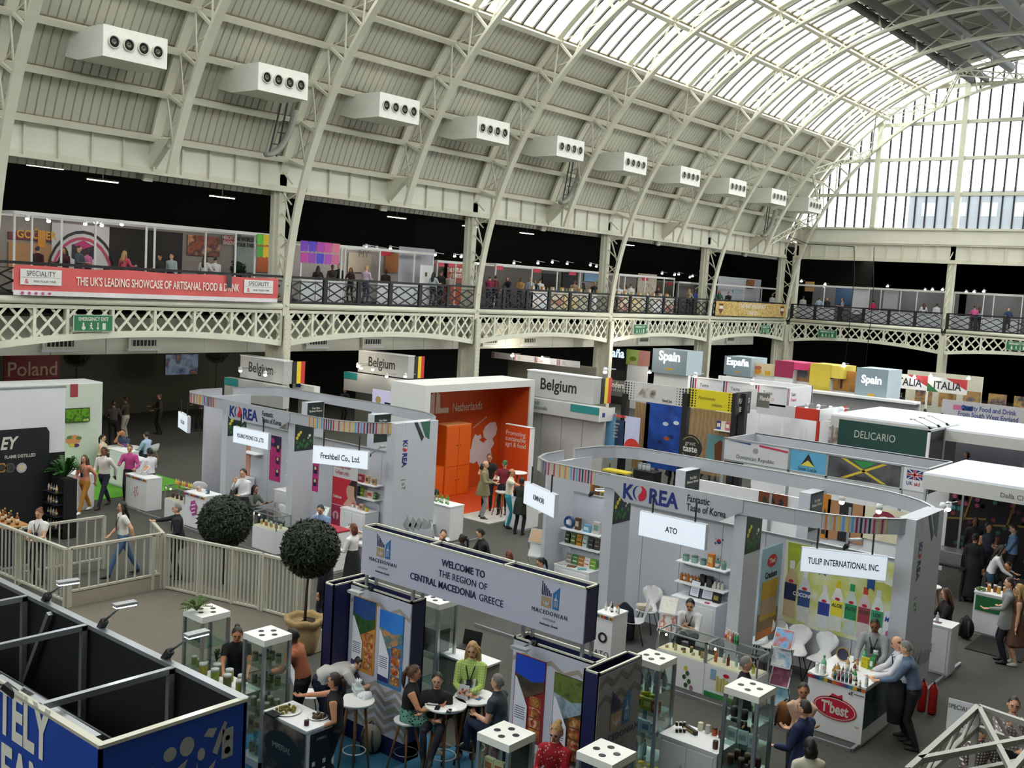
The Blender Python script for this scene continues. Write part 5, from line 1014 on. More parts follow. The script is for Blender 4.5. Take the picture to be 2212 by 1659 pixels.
counter(-5.75, 20.67, .45, .5, 1.0, 'white cabinet with a locked door at the right end tower', 'cabinet', doors=1); q = G(2033, 1338, 1.0); bottle((q.x, 20.6, 1.0), .2, .03, 'c8d0d4', 'e8e8e8', 'clear water bottle on the end cabinet'); pack((-5.85, 20.6, 1.0), .15, .1, .012, '7a4a6a', 'a07090', 'purple leaflet lying on the end cabinet')
q = G(2003, 1545); e = thing('fire_extinguisher', 'red fire extinguisher pair at the end tower foot', 'extinguisher', (q.x-.05, q.y+.1, 0))
for s in (-1, 1): m = MB(); m.lathe([(.07, .02), (.075, .05), (.075, .45), (.05, .52), (.02, .55)], 12, (s*.09, 0, 0)); m.obj('cylinder', mat('b01c1c', .35, var=.02), e); MB().bar((s*.09, 0, .55), (s*.09+.02, -.08, .6), .03).obj('valve', BLACK, e)
sign_lamp = [clamp_lamp(G(1275, 1065, 2.55), G(1298, 1057, 2.75), 'arm lamp over the seaweed stall'), clamp_lamp(G(1825, 1180, 2.55), G(1848, 1165, 2.75), 'arm lamp above the drinks banner', False), clamp_lamp(G(793, 986, 2.55), G(826, 964, 2.8), 'thin arm lamp beside the right lit sign of the left island', False)]
# ---- left island
def pst(F, w2, h2, base, lab, shapes=(), texts=()):
    e = thing('wall_poster', lab, 'poster', F(w2/2, 0, .01), world=True); Q('sheet', F, 0, 0, w2, h2, base, e, .003, .006)
    for pts, m in shapes: PL('printed_shape', F, pts, m, e, .010+.0006*len(e.children), .002)
    for s_, u, v, sz, m, k in texts: T(s_, F, u, v, sz, m, e, d=.03, **k)
    return e
PK = mat('c2297a', .5); NV2 = mat('231f4a', .5)
q = OY(485, 1035, YS-.04)
for i, (x, lab) in enumerate(((-24.0, 'pink and navy noodle poster at the left pillar'), (-22.35, 'pink and navy noodle poster right of the left lit sign'))):
    pst(FS(x, YS-.03, 1.0), .5, 1.3, PK, lab, [([(0, 1.0), (.5, .95), (.5, 1.3), (0, 1.3)], NV2), (circ((.13, 1.15), .08, 8), PK)]+[(([(.3, .15+.35*k), (.44, .15+.35*k), (.46, .36+.35*k), (.28, .36+.35*k)]), NV2) for k in range(3)]+[(circ((.37, .3+.35*k), .05), mat('d8c090')) for k in range(3)])
pst(FS(-23.2, YS-.03, 1.0), .52, 1.25, NV2, 'navy and yellow noodle bowl poster behind the man in white', [([(0, 0), (.52, 0), (.52, .35), (0, .5)], mat('d8b060')), (circ((.3, .42), .16, 14), mat('e0d0a8')), (circ((.3, .42), .12, 12), mat('c89a50', .5, var=.2, scale=20))], [('PINK ROCKET', .04, .95, .07, INKW, dict(sx=.8, bold=.02)), ('Topokki', .04, .87, .07, INKW, dict(sx=.8, bold=.02))])
pst(FE(-23.72, 17.68, .75) if False else FS(-25.75, YS-.03, .75), .85, 1.6, mat('c08a74', .5, var=.05), 'tan liquid tea poster at the far left stall', [(circ((.25, .35), .14), mat('8a4a28')), ([(.2, .45), (.3, .45), (.32, .75), (.28, .85), (.22, .85), (.18, .75)], mat('4a3430')), (circ((.6, .2), .12), mat('b0622a')), ([(.4, .5), (.52, .5), (.52, .75), (.4, .75)], mat('6a4a58'))], [('LIQUID TEA', .2, 1.25, .13, mat('5a2a30'), dict(sx=.8))])
pst(FS(-21.05+.0, 17.05, .35) if False else FS(-20.88, YS-.35, .3), .95, 1.85, mat('d8d4d6', .5), 'pomegranate collagen poster with a woman and red panels', [([(0, .62), (.95, .62), (.95, 1.35), (0, 1.35)], mat('c8283a')), ([(.5, .62), (.95, .62), (.95, 1.3), (.72, 1.35), (.55, 1.1), (.56, .95), (.62, .85), (.45, .66)], mat('c9a08c', .5, var=.08)), ([(.62, 1.2), (.74, 1.35), (.95, 1.35), (.95, .8), (.86, .95), (.85, 1.2)], mat('3a2220')), ([(0, 0), (.95, 0), (.95, .6), (0, .6)], mat('a52a4e'))]+[(circ((.17+.3*k, .32), .12), mat('d8a0b0')) for k in range(3)]+[([(.14+.3*k, .2), (.2+.3*k, .2), (.2+.3*k, .38), (.14+.3*k, .38)], mat('6a2a3a')) for k in range(3)], [('Pomegranate', .1, 1.62, .15, mat('b04848'), dict(sx=.75)), ('Collagen Jelly', .1, 1.46, .13, mat('b04848'), dict(sx=.75)), ('Delicious', .06, .8, .11, INKW, dict(sx=.8, bold=.02))])
for x, z in ((-19.0, 1.75), (-18.62, 1.3), (-19.05, 1.35)): pst(FS(x, YS-.03, z), .28, .24, mat('b0253f', .5) if z != 1.35 else mat('d8d8dc', .5), 'small %s card on the wall of the jelly stall' % {1.75: 'red product', 1.3: 'narrow red', 1.35: 'white'}[z], [([(.03, .04), (.16, .04), (.16, .1), (.03, .1)], INKW if z != 1.35 else KR)])
shelf(-20.15, -19.3, 1.62, 'upper white shelf of cartons in the jelly stall'); shelf(-20.2, -19.3, 1.25, 'lower white shelf of bright packs in the jelly stall'); shelf(-22.9, -22.3, 1.75, 'empty white shelf beside the pink poster'); shelf(-22.9, -22.3, 1.35, 'white shelf of cups beside the pink poster'); shelf(-25.0, -24.3, 1.7, 'small white shelf in the tea stall')
rowgoods(-20.1, -19.35, yk, 1.62, [('c', .2, .2, 'b0283a', 'e0c0c0'), ('c', .12, .2, 'c8a880', '6a4a38'), ('c', .12, .17, 'c0a078', '7a5a40')], 'carton on the upper jelly stall shelf', 'cartons on the upper jelly stall shelf'); rowgoods(-20.15, -19.35, yk, 1.25, [('p', .14, .24, '6a4a80', 'c89a50'), ('p', .16, .26, '5a8a38', 'e0d070'), ('p', .14, .2, 'a08a70', 'c05a40'), ('c', .26, .2, 'd8d0c8', 'c04a40'), ('p', .12, .18, '3a6a3a', 'd8d0a0')], 'bright snack pack on the lower jelly stall shelf', 'packs on the lower jelly stall shelf')
rowgoods(-22.85, -22.4, yk, 1.35, [('j', .1, .1, 'c88a50', 'd8c0a0')]*4, 'small cup on the shelf beside the pink poster', 'cups by the pink poster')
for i in range(7): jar((-22.75+.11*(i % 4)+.05*(i//4), 18.45, .95+.1*(i//4)), .1, .045, '8a3a60', 'e0c8d0', 'pink noodle cup in the pyramid on the cabinet', 'pink cup pyramid')
counter(-19.8, 18.35, .96, .5, .95, 'white cabinet with small jars in the jelly stall', 'cabinet', doors=2); counter(-22.7, 18.38, .75, .5, .95, 'white cabinet with the pink cup pyramid', 'cabinet', doors=1); counter(-25.0, 18.38, .8, .5, .95, 'white cabinet under the liquid tea poster', 'cabinet', doors=1)
rowgoods(-20.1, -19.4, 18.3, .95, [('j', .08, .12, 'd8d8d8', 'c04a40'), ('j', .08, .12, 'e0dcd8', 'c04a40'), ('c', .12, .16, 'c8a890', '8a4a3a'), ('j', .1, .12, 'c8b040', '6a8a3a')], 'jar or box on the jelly cabinet', 'goods on the jelly cabinet')
glass_counter(-20.65, 16.2, .94, .46, 'lit glass showcase between the two ball trees'); glass_counter(-24.5, 16.15, .95, .46, 'lit glass showcase of dark pots at the left counters')
for i in range(8): jar((-21.0+.1*i, 16.15+.06*(i % 2), .632), .12, .035, ('c8a040', '8ab050', 'c86a40', 'd8c8a8')[i % 4], 'd8d8d0', 'small jar inside the showcase between the trees', 'jars in the tree showcase'); jar((-24.85+.1*i, 16.1+.06*(i % 2), .632), .13, .038, '4a2a18', '6a4a38', 'dark pot inside the left lit showcase', 'pots in the left showcase')
ca = counter(-26.48, 16.2, 1.1, .5, .98, 'white counter with pink pattern facing the walking couple'); cb = counter(-23.6, 16.2, .95, .55, .98, 'white counter with a pink fluted logo behind the dark suited man'); cr = counter(-18.5, 16.3, .75, .5, 1.0, 'counter with a red top cloth in front of the man in blue', top=mat('a8283a', .6, var=.1)); colourband(ca, 1.1, .5, .98); colourband(cb, .95, .55, .98)
for u, v in ((.5, .62), (.56, .55), (.46, .5), (.6, .66), (.52, .42), (.64, .48)): Q('pink_mark', FS(-.55, -.262, 0), u, v, u+.05, v+.02, KR, ca, 0, .003); Q('pink_mark', FS(-.55, -.262, 0), u+.02, v-.05, u+.035, v+.05, KR, ca, 0, .003)
PL('pink_logo', FS(-.48, -.287, 0), [(.48+.15*cos(t)*(1+.12*sin(6*t)), .6+.2*sin(t)*(1+.12*sin(6*t))) for t in [k*2*pi/30 for k in range(30)]], mat('c0489a'), cb)
for k in range(3): PL('pink_logo_line', FS(-.48, -.287, 0), [(.38, .66-.1*k), (.56, .72-.1*k), (.57, .69-.1*k), (.39, .63-.1*k)], WHITE, cb, .005, .002)
rowgoods(-23.9, -23.3, 16.2, .98, [('c', .16, .12, 'c8b0a0', 'a06a60'), ('j', .1, .06, 'e8e4e0', 'e8e4e0'), ('c', .08, .1, '3a5a80', 'c8d0d8')], 'small box or cup on the pink logo counter', 'goods on the pink logo counter')
for i in range(8): bottle((-24.9+.1*i, 16.22, .985), .15, .03, ('d8c050', 'e0b840', 'c86a80')[i % 3], ('e8d870', 'd8d0c0', 'd05080')[i % 3], 'yellow or pink bottle on the left glass showcase', 'bright bottles on the left showcase')
q = G(648, 1115, 1.25); leaflet_rack((q.x, 16.4, 0), .2, 'brochure stand with a green tree card beside the red poster', [mat('e4e8e4', .5, kind='photo', c2=('e8ece8', '2a8a4a', 'e8ece8'), scale=5), mat('d8a0b0', .5)])
for i, (x, y, l) in enumerate(((-21.4, 17.4, 'white chair behind the tree showcase'), (-18.6, 17.2, 'white chair behind the red topped counter'), (-25.2, 17.3, 'white clear chair at the left counters'))): chair((x, y, .05), pi+.3*i, l)
e = thing('counter_tablet', 'tablet on a slanted stand on the pink pattern counter', 'tablet', (-26.5, 16.15, .98)); Ft_ = Frame((-.15, 0, .12), (1, 0, 0), (0, .6, .6)); Q('tablet_frame', Ft_, 0, 0, .3, .22, WHITE, e, -.015, .015); Q('tablet_picture', Ft_, .02, .02, .28, .2, mat('e0c8b0', .4, kind='photo', c2=('d08a60', 'e8e0d8'), scale=12), e, .001, .002); B('stand_foot', GREYP, (-.06, .0, 0), (.06, .1, .15), e)
# ================================================================ people
PEOPLE = []      # (object, loft builder, hands-and-head builder, slots, voxel) finished in one go at the end
def ik(a, t, l1, l2, pole):
    d = t-a; L = min(d.length, (l1+l2)*.999); d = d.normalized(); x = (l1*l1-l2*l2+L*L)/(2*L); h = sqrt(max(0, l1*l1-x*x)); p = pole-d*pole.dot(d); p = p.normalized() if p.length > 1e-5 else V((0, 1, 0))
    return a+d*x+p*h, a+d*L
POSES = dict(  # hip height, forward lean, right hand, left hand, right foot, left foot (metres, x right, y forward, z up), head pitch
    stand=(.93, .03, (.25, .04, .84), (-.25, .04, .84), (.1, .02, 0), (-.1, -.02, 0), .05),
    walk=(.91, .06, (.22, .22, .92), (-.24, -.16, .9), (.07, -.34, .02), (-.07, .34, 0), .05),
    phone=(.93, .05, (.08, .34, 1.12), (-.06, .36, 1.1), (.1, .02, 0), (-.1, -.03, 0), .45),
    fold=(.93, .03, (-.14, .24, 1.18), (.14, .25, 1.12), (.11, .0, 0), (-.1, .04, 0), .2),
    talk=(.93, .05, (.22, .34, 1.15), (-.22, .3, 1.05), (.12, .05, 0), (-.1, -.05, 0), .1),
    point=(.93, .08, (.3, .55, 1.25), (-.22, .2, 1.0), (.12, .05, 0), (-.1, -.05, 0), .05),
    lean=(.92, .3, (.2, .5, 1.0), (-.15, .5, 1.02), (.1, -.05, 0), (-.1, -.1, 0), .4),
    bend=(.9, 1.15, (.15, .78, .95), (-.15, .75, .95), (.12, -.05, 0), (-.12, -.05, 0), .5),
    hip=(.93, .05, (.42, .06, 1.05), (-.22, .38, 1.1), (.12, .02, 0), (-.12, .0, 0), .1),
    chin=(.93, .04, (.06, .3, 1.42), (-.1, .28, 1.08), (.1, .02, 0), (-.1, -.02, 0), .1),
    nape=(.93, .04, (.2, -.02, 1.5), (-.14, .3, 1.1), (.1, .02, 0), (-.1, -.02, 0), .0),
    sit=(.5, .12, (.16, .4, .72), (-.16, .4, .72), (.13, .48, .05), (-.13, .42, .05), .15),
    sitphone=(.5, .3, (.05, .45, .8), (-.05, .47, .8), (.13, .45, .05), (-.13, .42, .05), .5),
    sittable=(.5, .22, (.2, .5, .8), (-.2, .5, .8), (.13, .45, .05), (-.13, .42, .05), .2),
    sithigh=(.78, .1, (.2, .42, 1.06), (-.1, .3, .95), (.1, .42, .3), (-.02, .5, .36), .15),
    sitchin=(.5, .15, (.03, .36, 1.12), (-.1, .42, .82), (.13, .45, .05), (-.13, .42, .05), .1))
def figure(pose, sleeve, legs, hem, fem, bulk):
    """lofts of one figure (1.75 m, facing +Y). Slots: 0 skin 1 top 2 bottom 3 shoes 4 hem"""
    hip, lean, rh, lh, rf, lf, hp = POSES[pose]; mb = MB(); hd = MB()
    def sp(t): a = lean*min(1, max(0, t)/.3)*(.6+.4*min(1, max(0, t)/.5)); return V((0, sin(a)*t, hip+cos(a)*t))
    k = bulk; wf = .93 if fem else 1.0
    prof = [(-.09, .125, .1), (-.02, .165*k, .118*k), (.08, .16*k, .115*k), (.19, (.128 if fem else .148)*k, .1*k), (.3, .152*k*wf, (.118 if fem else .115)*k), (.4, .18*wf, .118), (.46, .172*wf, .1), (.51, .1, .075), (.55, .06, .06)]
    lo = [p for p in prof if p[0] <= .1]; up = [p for p in prof if p[0] >= .05]
    mb.mi = 2; mb.tube([sp(t) for t, a, b in lo], [(a, b) for t, a, b in lo], 14); mb.mi = 1; mb.tube([sp(t) for t, a, b in up], [(a*1.015, b*1.02) for t, a, b in up], 14)
    top = sp(.52); ax = (sp(.5)-sp(.35)).normalized(); hax = (ax+V((0, 0, .9))).normalized(); hc = top+hax*.155
    mb.mi = 0; mb.tube([sp(.5), top+hax*.07, top+hax*.12], [.058, .05, .05], 10)
    out = {}
    for s, ht in ((1, rh), (-1, lh)):
        sh = sp(.45)+V((s*.175*wf, 0, 0)); dz = hip-.93; tgt = V(ht); el, wr = ik(sh, tgt, .285, .25, V((s*.5, -.5, -.8)))
        f1 = {'long': 2.0, 'short': .55, 'none': -1, 'mid': 1.5}[sleeve]; path = [sh+V((-s*.05, 0, .01)), sh, sh.lerp(el, .5), el, el.lerp(wr, .4), wr]; rad = [.06, .062, .05, .042, .04, .029]
        if not fem: rad = [r*1.08 for r in rad]
        mb.mi = 0; mb.tube(path[1:], rad[1:], 9)
        if f1 > 0:
            mb.mi = 1; n_ = 6 if f1 >= 2 else 5 if f1 > 1 else 3; r2 = [r*1.2 for r in rad[:n_]]; mb.tube(path[:n_], r2, 9)
        # hand: palm, four fingers, thumb (kept crisp, not remeshed)
        d = (wr-el).normalized(); dn = V((0, 0, -1)) if abs(d.z) < .8 else V((0, 1, 0)); side = d.cross(dn).normalized(); dn = side.cross(d)*-1
        hd.mi = 0; hd.tube([wr-d*.02, wr+d*.03, wr+d*.085], [(.028, .02), (.04, .018), (.042, .014)], 8)
        for i in range(4):
            o = side*((i-1.5)*.021); L = (.062, .075, .07, .052)[i]; b0 = wr+d*.08+o; b1 = b0+d*L*.55+dn*.012; b2 = b1+d*L*.4+dn*.03; hd.tube([b0, b1, b2], [.01, .009, .007], 5)
        b0 = wr+d*.03+side*(-s)*.035; hd.tube([b0, b0+d*.03+side*(-s)*.03, b0+d*.065+side*(-s)*.035+dn*.015], [.012, .011, .008], 5)
    for s, ft in ((1, rf), (-1, lf)):
        h0 = V((s*.09, 0, hip-.02)); an = V(ft)+V((0, -.02, .085)); kn, an = ik(h0, an, .43, .43, V((s*.08, 1, .15 if hip < .8 else 0)))
        bare = legs in ('bare', 'dress'); mb.mi = 0 if bare else 2; x = 1.0 if bare else 1.14
        mb.tube([h0+V((0, 0, .03)), h0.lerp(kn, .35), kn, kn.lerp(an, .35), an], [(.088*k*x), .076*x, .054*x, .054*x, .037*x*(1.15 if not bare else 1)], 10)
        if legs == 'shorts': mb.mi = 0; mb.tube([kn, kn.lerp(an, .35), an], [.054, .056, .038], 9)
        mb.mi = 3; hl = V((an.x, an.y-.05, an.z-.05)); mb.tube([hl, hl+V((0, .08, .005)), hl+V((0, .17, -.008)), hl+V((0, .235, -.012))], [(.034, .042), (.042, .05), (.046, .032), (.03, .02)], 8)
    if hem:
        L, wd = hem; mb.mi = 4
        if hip > .8: mb.tube([sp(.18), sp(.04), sp(0)-V((0, 0, L*.5)), sp(0)-V((0, 0, L))], [(.15*k, .12*k), (.185*k, .15*k), (.19*k+wd*.5, .16*k+wd*.5), (.18*k+wd, .165*k+wd)], 14)
        else: mb.tube([sp(.16), sp(.02), V((0, .22, hip)), V((0, .42, hip-.05))], [(.15, .12), (.19, .13), (.21, .11), (.2, .1)], 14)
    # head: skull with jaw, nose, ears, lips; its own frame tilts with the neck
    fw = V((0, cos(hp), -sin(hp))); upv = V((0, sin(hp), cos(hp))).lerp(hax, .35).normalized(); fw = (fw-upv*fw.dot(upv)).normalized(); rt = V((1, 0, 0))
    P = lambda x, y, z: hc+rt*x+fw*y+upv*z
    hb = MB(); n, m_ = 12, 9
    hb.ball((0, 0, 0), (1, 1, 1), n, m_); vs = []
    for x, y, z in hb.v:
        w2 = .074*(1-.22*max(0, -z)**1.5); dp = .094; yy = y*dp; zz = z*.118
        if z < -.2 and y < 0: yy *= .75
        if z < -.3 and y > 0: yy = yy*.95+.006
        vs.append(P(x*w2, yy, zz))
    hd.mi = 0; hd.add(vs, hb.f, True)
    hd.add([P(-.012, .09, -.03), P(.012, .09, -.03), P(0, .118, -.03), P(0, .094, .025)], [(0, 1, 2), (1, 3, 2), (0, 2, 3)])
    for s in (-1, 1):
        e = MB(); e.ball((0, 0, 0), (.012, .02, .03), 6, 4); hd.add([P(s*.076+x, y-.01, z-.005) for x, y, z in e.v], e.f, True)
    return mb, hd, (hc, rt, fw, upv), sp
def hair_mesh(H, style, sp):
    hc, rt, fw, up = H; P = lambda x, y, z: hc+rt*x+fw*y+up*z; mb = MB(); n, m_ = 14, 10; b = MB(); b.ball((0, 0, 0), (1, 1, 1), n, m_)
    g = 1.15 if style not in ('crop', 'bald') else 1.07
    keep = set()
    for i, (x, y, z) in enumerate(b.v):
        if style == 'bald': ok = y < .25 and -.4 < z < .35
        else: ok = z > .3+.42*max(0, y) or (y < .1 and z > (-.55 if style != 'crop' else -.35)) or (y < .45 and z > .05 and abs(x) > .6)
        if ok: keep.add(i)
    vs = [P(x*.077*g, y*.096*g-.004, z*.118*g+.004) for x, y, z in b.v]; fs = [f for f in b.f if all(i in keep for i in f)]
    mb.add(vs, fs, True)
    if style in ('long', 'longw'):
        w2 = 1.25 if style == 'longw' else 1.0; q = sp(.42); mb.tube([P(0, -.02, .06), P(0, -.07, -.02), P(0, -.08, -.12), V((q.x, q.y-.12, q.z+.02)), V((q.x, q.y-.12, q.z-.12))], [(.06, .05), (.085*w2, .06), (.09*w2, .05), (.095*w2, .035), (.06, .015)], 10)
        for s in (-1, 1): mb.tube([P(s*.06, .03, .06), P(s*.08, .0, -.04), P(s*.085, .0, -.16), V((s*.1, q.y+.04, q.z+.0))], [.02, .028, .03*w2, .012], 7)
    if style == 'pony': mb.ball(P(0, -.1, .06), .035, 8, 6); mb.tube([P(0, -.1, .06), P(0, -.14, -.02), P(0, -.13, -.16), P(0, -.11, -.24)], [.025, .035, .03, .008], 8)
    if style == 'bun': mb.ball(P(0, -.1, .08), .045, 10, 7)
    if style == 'bob': mb.tube([P(0, -.03, .05), P(0, -.05, -.04), P(0, -.05, -.12)], [(.07, .06), (.095, .07), (.085, .05)], 10)
    if style == 'cap': mb.tube([P(0, .06, .05), P(0, .17, .035)], [(.07, .012), (.05, .006)], 8); mb.ball(P(0, 0, .04), (.088, .104, .09), 12, 8)
    if style == 'beret': mb.ball(P(.01, -.02, .09), (.12, .12, .045), 12, 7)
    return mb
HC_ = {'black': '17120f', 'dark': '2a1d15', 'brown': '4d3220', 'blonde': 'b08c58', 'grey': '77736e', 'white': 'b9b4a8', 'red': '6a3420', 'redcap': 'c0303a', 'green': '3a5a30', 'darkred': '4a1a16'}
_fig = {}
def _ph(): return cached('person_placeholder', lambda: MB().add([(0, 0, 0), (.01, 0, 0), (0, .01, 0)], [(0, 1, 2)]).mesh('body', []))
def person(at, head, pose, label, top='dddddd', bot='20222c', shoe='1c1a19', hair='dark', style='short', skin=0, sleeve='long', legs='trousers', hem=None, hemc=None, fem=False, H=1.72, bulk=1.0, lan=False, z0=0.0, vox=.03, face=True, topm=None, botm=None, group=None, extra=None):
    """at: world point, or ('h', px, py) = picture point of the top of the head; head: heading in degrees, 0 = +Y, 90 = -X"""
    s = H/1.75; hip, lean = POSES[pose][:2]; hv = (hip+.52*cos(lean)+.28)*s
    if pose == 'bend': hv = (hip+.36)*s
    if at[0] == 'h':
        q = G(at[1], at[2], z0+hv); a = radians(head); off = (.52*sin(lean)*.9)*s; at = V((q.x+sin(a)*off, q.y-cos(a)*off, z0))
    key = (pose, sleeve, legs, hem, fem, bulk)
    if key not in _fig: _fig[key] = figure(*key)
    mb, hd, HH, sp = _fig[key]
    o = put('person', _ph(), None, at, radians(head), (s, s, s), label, 'person', group)
    slots = [SKIN[skin], topm or mat(top, .8, var=.08, scale=5), botm or mat(bot, .85, var=.1, scale=6), mat(shoe, .6), mat(hemc or top, .8, var=.08, scale=5) if not (hemc and not isinstance(hemc, str)) else hemc]
    PEOPLE.append((o, key, slots, vox, style))
    hk = ('hair', key, style)
    hm = _mc.get(hk) or _mc.setdefault(hk, hair_mesh(HH, style, sp).mesh('hair', [])); 
    if not hm.materials: hm.materials.append(mat('2a1d15', .5, var=.2, scale=30))
    if len(hm.polygons):
        h = put('hat' if style in ('cap', 'beret') else 'hair', hm, o); h.material_slots[0].link = 'OBJECT'; h.material_slots[0].material = mat(HC_[hair], .5, var=.2, scale=30)
    hc, rt, fw, up = HH; P = lambda x, y, z: hc+rt*x+fw*y+up*z
    if face:
        def mk():
            m = MB()
            for q in (-1, 1): m.mi = 0; b = MB(); b.ball(P(q*.03, .084, .01), (.013, .009, .007), 6, 4); m.add(b.v, b.f, True); m.bar(P(q*.015, .092, .032), P(q*.05, .083, .03), .01, .008)
            return m.mesh('eyes', [mat('1c1512', .4)])
        put('eyes', cached(('eyes', key), mk), o)
        put('mouth', cached(('mouth', key), lambda: MB().bar(P(-.024, .088, -.062), P(.024, .088, -.062), .012, .011).mesh('mouth', [mat('8a4038', .5)])), o)
    if lan:
        def mk2():
            m = MB(); a = sp(.47); c = sp(.3)
            for q in (-1, 1): m.tube([a+V((q*.07, -.02, .04)), a+V((q*.06, .11, -.02)), c+V((q*.01, .145, -.04))], .008, 4)
            c2 = sp(.24)+V((0, .14, 0)); m.box((c2.x-.04, c2.y, c2.z-.07), (c2.x+.04, c2.y+.01, c2.z+.04)); return m.mesh('lanyard', [mat('1f2430', .6)])
        put('lanyard', cached(('lan', key), mk2), o)
    return o
def flush_people():
    groups = {}
    for o, key, slots, vox, style in PEOPLE: groups[key] = min(vox, groups.get((key), 1))
    tmp = {}
    for key, vox in groups.items():
        mb = _fig[key][0]; me = mb.mesh('loft', [None]*5); t = bpy.data.objects.new('t', me); C.objects.link(t)
        md = t.modifiers.new('r', 'REMESH'); md.mode = 'VOXEL'; md.voxel_size = vox; md.use_smooth_shade = True
        sm = t.modifiers.new('s', 'SMOOTH'); sm.iterations = 3; sm.factor = .5; tmp[key] = t
    dg = bpy.context.evaluated_depsgraph_get(); dg.update(); body = {}
    for key, t in tmp.items():
        ev = t.evaluated_get(dg); src = ev.to_mesh(); mb, hd = _fig[key][:2]; tree = BVHTree.FromPolygons([V(v) for v in mb.v], mb.f)
        vs = [tuple(v.co) for v in src.vertices]; fs = [list(p.vertices) for p in src.polygons]; mi = []
        for p in src.polygons:
            c = p.center; hit = tree.find_nearest(c); near = tree.find_nearest_range(c, (hit[3] or 0)+.012); mi.append(max((mb.m[h[2]] for h in near if h[3] < hit[3]+.012), key=lambda q: {4: 5, 1: 4, 3: 3, 2: 2, 0: 1}[q]) if near else mb.m[hit[2]])
        n = len(vs); vs += [tuple(v) for v in hd.v]; fs += [[n+i for i in f] for f in hd.f]; mi += hd.m
        me = bpy.data.meshes.new('body'); me.from_pydata(vs, [], fs)
        for i in range(5): me.materials.append(SKIN[0])
        me.polygons.foreach_set('material_index', mi); me.polygons.foreach_set('use_smooth', [True]*len(fs)); body[key] = me; ev.to_mesh_clear()
    for t in tmp.values(): bpy.data.objects.remove(t)
    for o, key, slots, vox, style in PEOPLE:
        b = o; b.data = body[key]
        for i, m in enumerate(slots): b.material_slots[i].link = 'OBJECT'; b.material_slots[i].material = m
# ================================================================ stands further off
def RY(tl, br, Y): a, b = OY(*tl, Y), OY(*br, Y); return FS(a.x, Y, b.z), b.x-a.x, a.z-b.z
def RX(tl, br, X): a, b = OX(*tl, X), OX(*br, X); return FE(X, a.y, b.z), b.y-a.y, a.z-b.z
def stand(name, label, loc, cat='stand'): return thing(name, label, cat, loc, world=True)
def box6(nm, m, a, b, par): return B(nm, m, a, b, par)
ORG = mat('d8560c', .55, var=.04); ORG2 = mat('c24a10', .6, var=.04)
# ---- dark whisky stand at the left edge
X = -25.3; ws = stand('whisky_stand', 'white wall with a big dark bottle graphic at the left edge', (X-.5, 12, 0)); p = OX(142, 838, X); y1, zt = p.y, p.z
B('white_wall', mat('e6e6ea', .5, var=.02), (X-.12, 9.5, 0), (X, y1, zt), ws); B('wall_frame', ALU, (X-.14, 9.5, zt), (X+.0, y1+.02, zt+.05), ws); B('black_skirting', BLACK, (X, 9.5, 0), (X+.02, y1, OX(142, 975, X).z), ws)
F, w_, h_ = RX((0, 935), (105, 1160), X); dg_ = mat('24262a', .4, var=.3, scale=1.5); h_ = OX(100, 922, X).z-.02; F = FE(X, 9.6, .02); w_ = OX(105, 950, X).y-9.6; PL('bottle_graphic', F, [(0, 0), (w_, 0), (w_, h_-.12), (w_-.08, h_), (0, h_)], dg_, ws, .02, .02)
p = OX(0, 965, X); T('EY', F, p.y-9.6-.02, OX(10, 970, X).z-.02, .42, INKW, ws, sx=.8, bold=.03, shear=.25, d=.045); T('FLAME DISTILLED', F, OX(8, 990, X).y-9.6, OX(8, 990, X).z-.03, .11, INKW, ws, sx=.9, bold=.02, d=.045)
for i, (px, c) in enumerate(((2, 'c08a30'), (20, '5a5a54'), (45, 'b8b4c8'))): q = OX(px, 1010, X); PL('medal_print', F, circ((q.y-9.6, q.z-.02), .13, 10 if i == 2 else 6), mat(c), ws, .042, .003); PL('medal_print', F, circ((q.y-9.6, q.z-.02), .09, 10), mat('d8c8a0' if i == 2 else '3a3a36'), ws, .046, .003)
sh = stand('bottle_shelf', 'tall black shelf unit of bottles and blue boxes beside the plant', (-24.9, 13.0, 0), 'shelf'); B('cabinet', BLACK, (-25.2, 12.85, 0), (-24.6, 13.2, 1.5), sh)
for i in range(4):
    z = .3+.3*i; B('board', mat('1c1d24', .5), (-25.2, 12.62, z-.02), (-24.6, 12.86, z), sh)
    for k in range(4): bottle((-25.1+.13*k, 12.73, z), .19, .03, ('8a5a28', '24467a', 'c89a50', 'c8c8c8')[(k+i) % 4], ('2a2a2a', 'c8a050')[k % 2], 'bottle on the black shelf unit', 'bottles on the black shelf unit', band='c8b89a')
plant((-24.85, 13.0, 1.52), 'leafy green plant on top of the black shelf unit', .55, 60, '2a5a1c', .5, 12, '1a1a1a')
bc = counter(-24.0, 10.9, 2.2, .6, .95, 'dark navy bottle counter behind the left balustrade', body=mat('1b1e36', .5), top=mat('b98a58', .5, kind='wood', c2=('a87848',), scale=3)); T('DISTILLERY', FS(-1.0, -.31, 0), 1.0, .2, .22, INKW, bc, 'CENTER', .8, .02)
for i in range(14): bottle((-25.0+.15*i, 10.85+.12*(i % 2), .95), .28, .04, ('6a3a18', '8a4a1c', '3a2a20')[i % 3], 'c8b060', 'whisky bottle lined up on the navy counter', 'whisky bottles on the navy counter', band='d8c8a8')
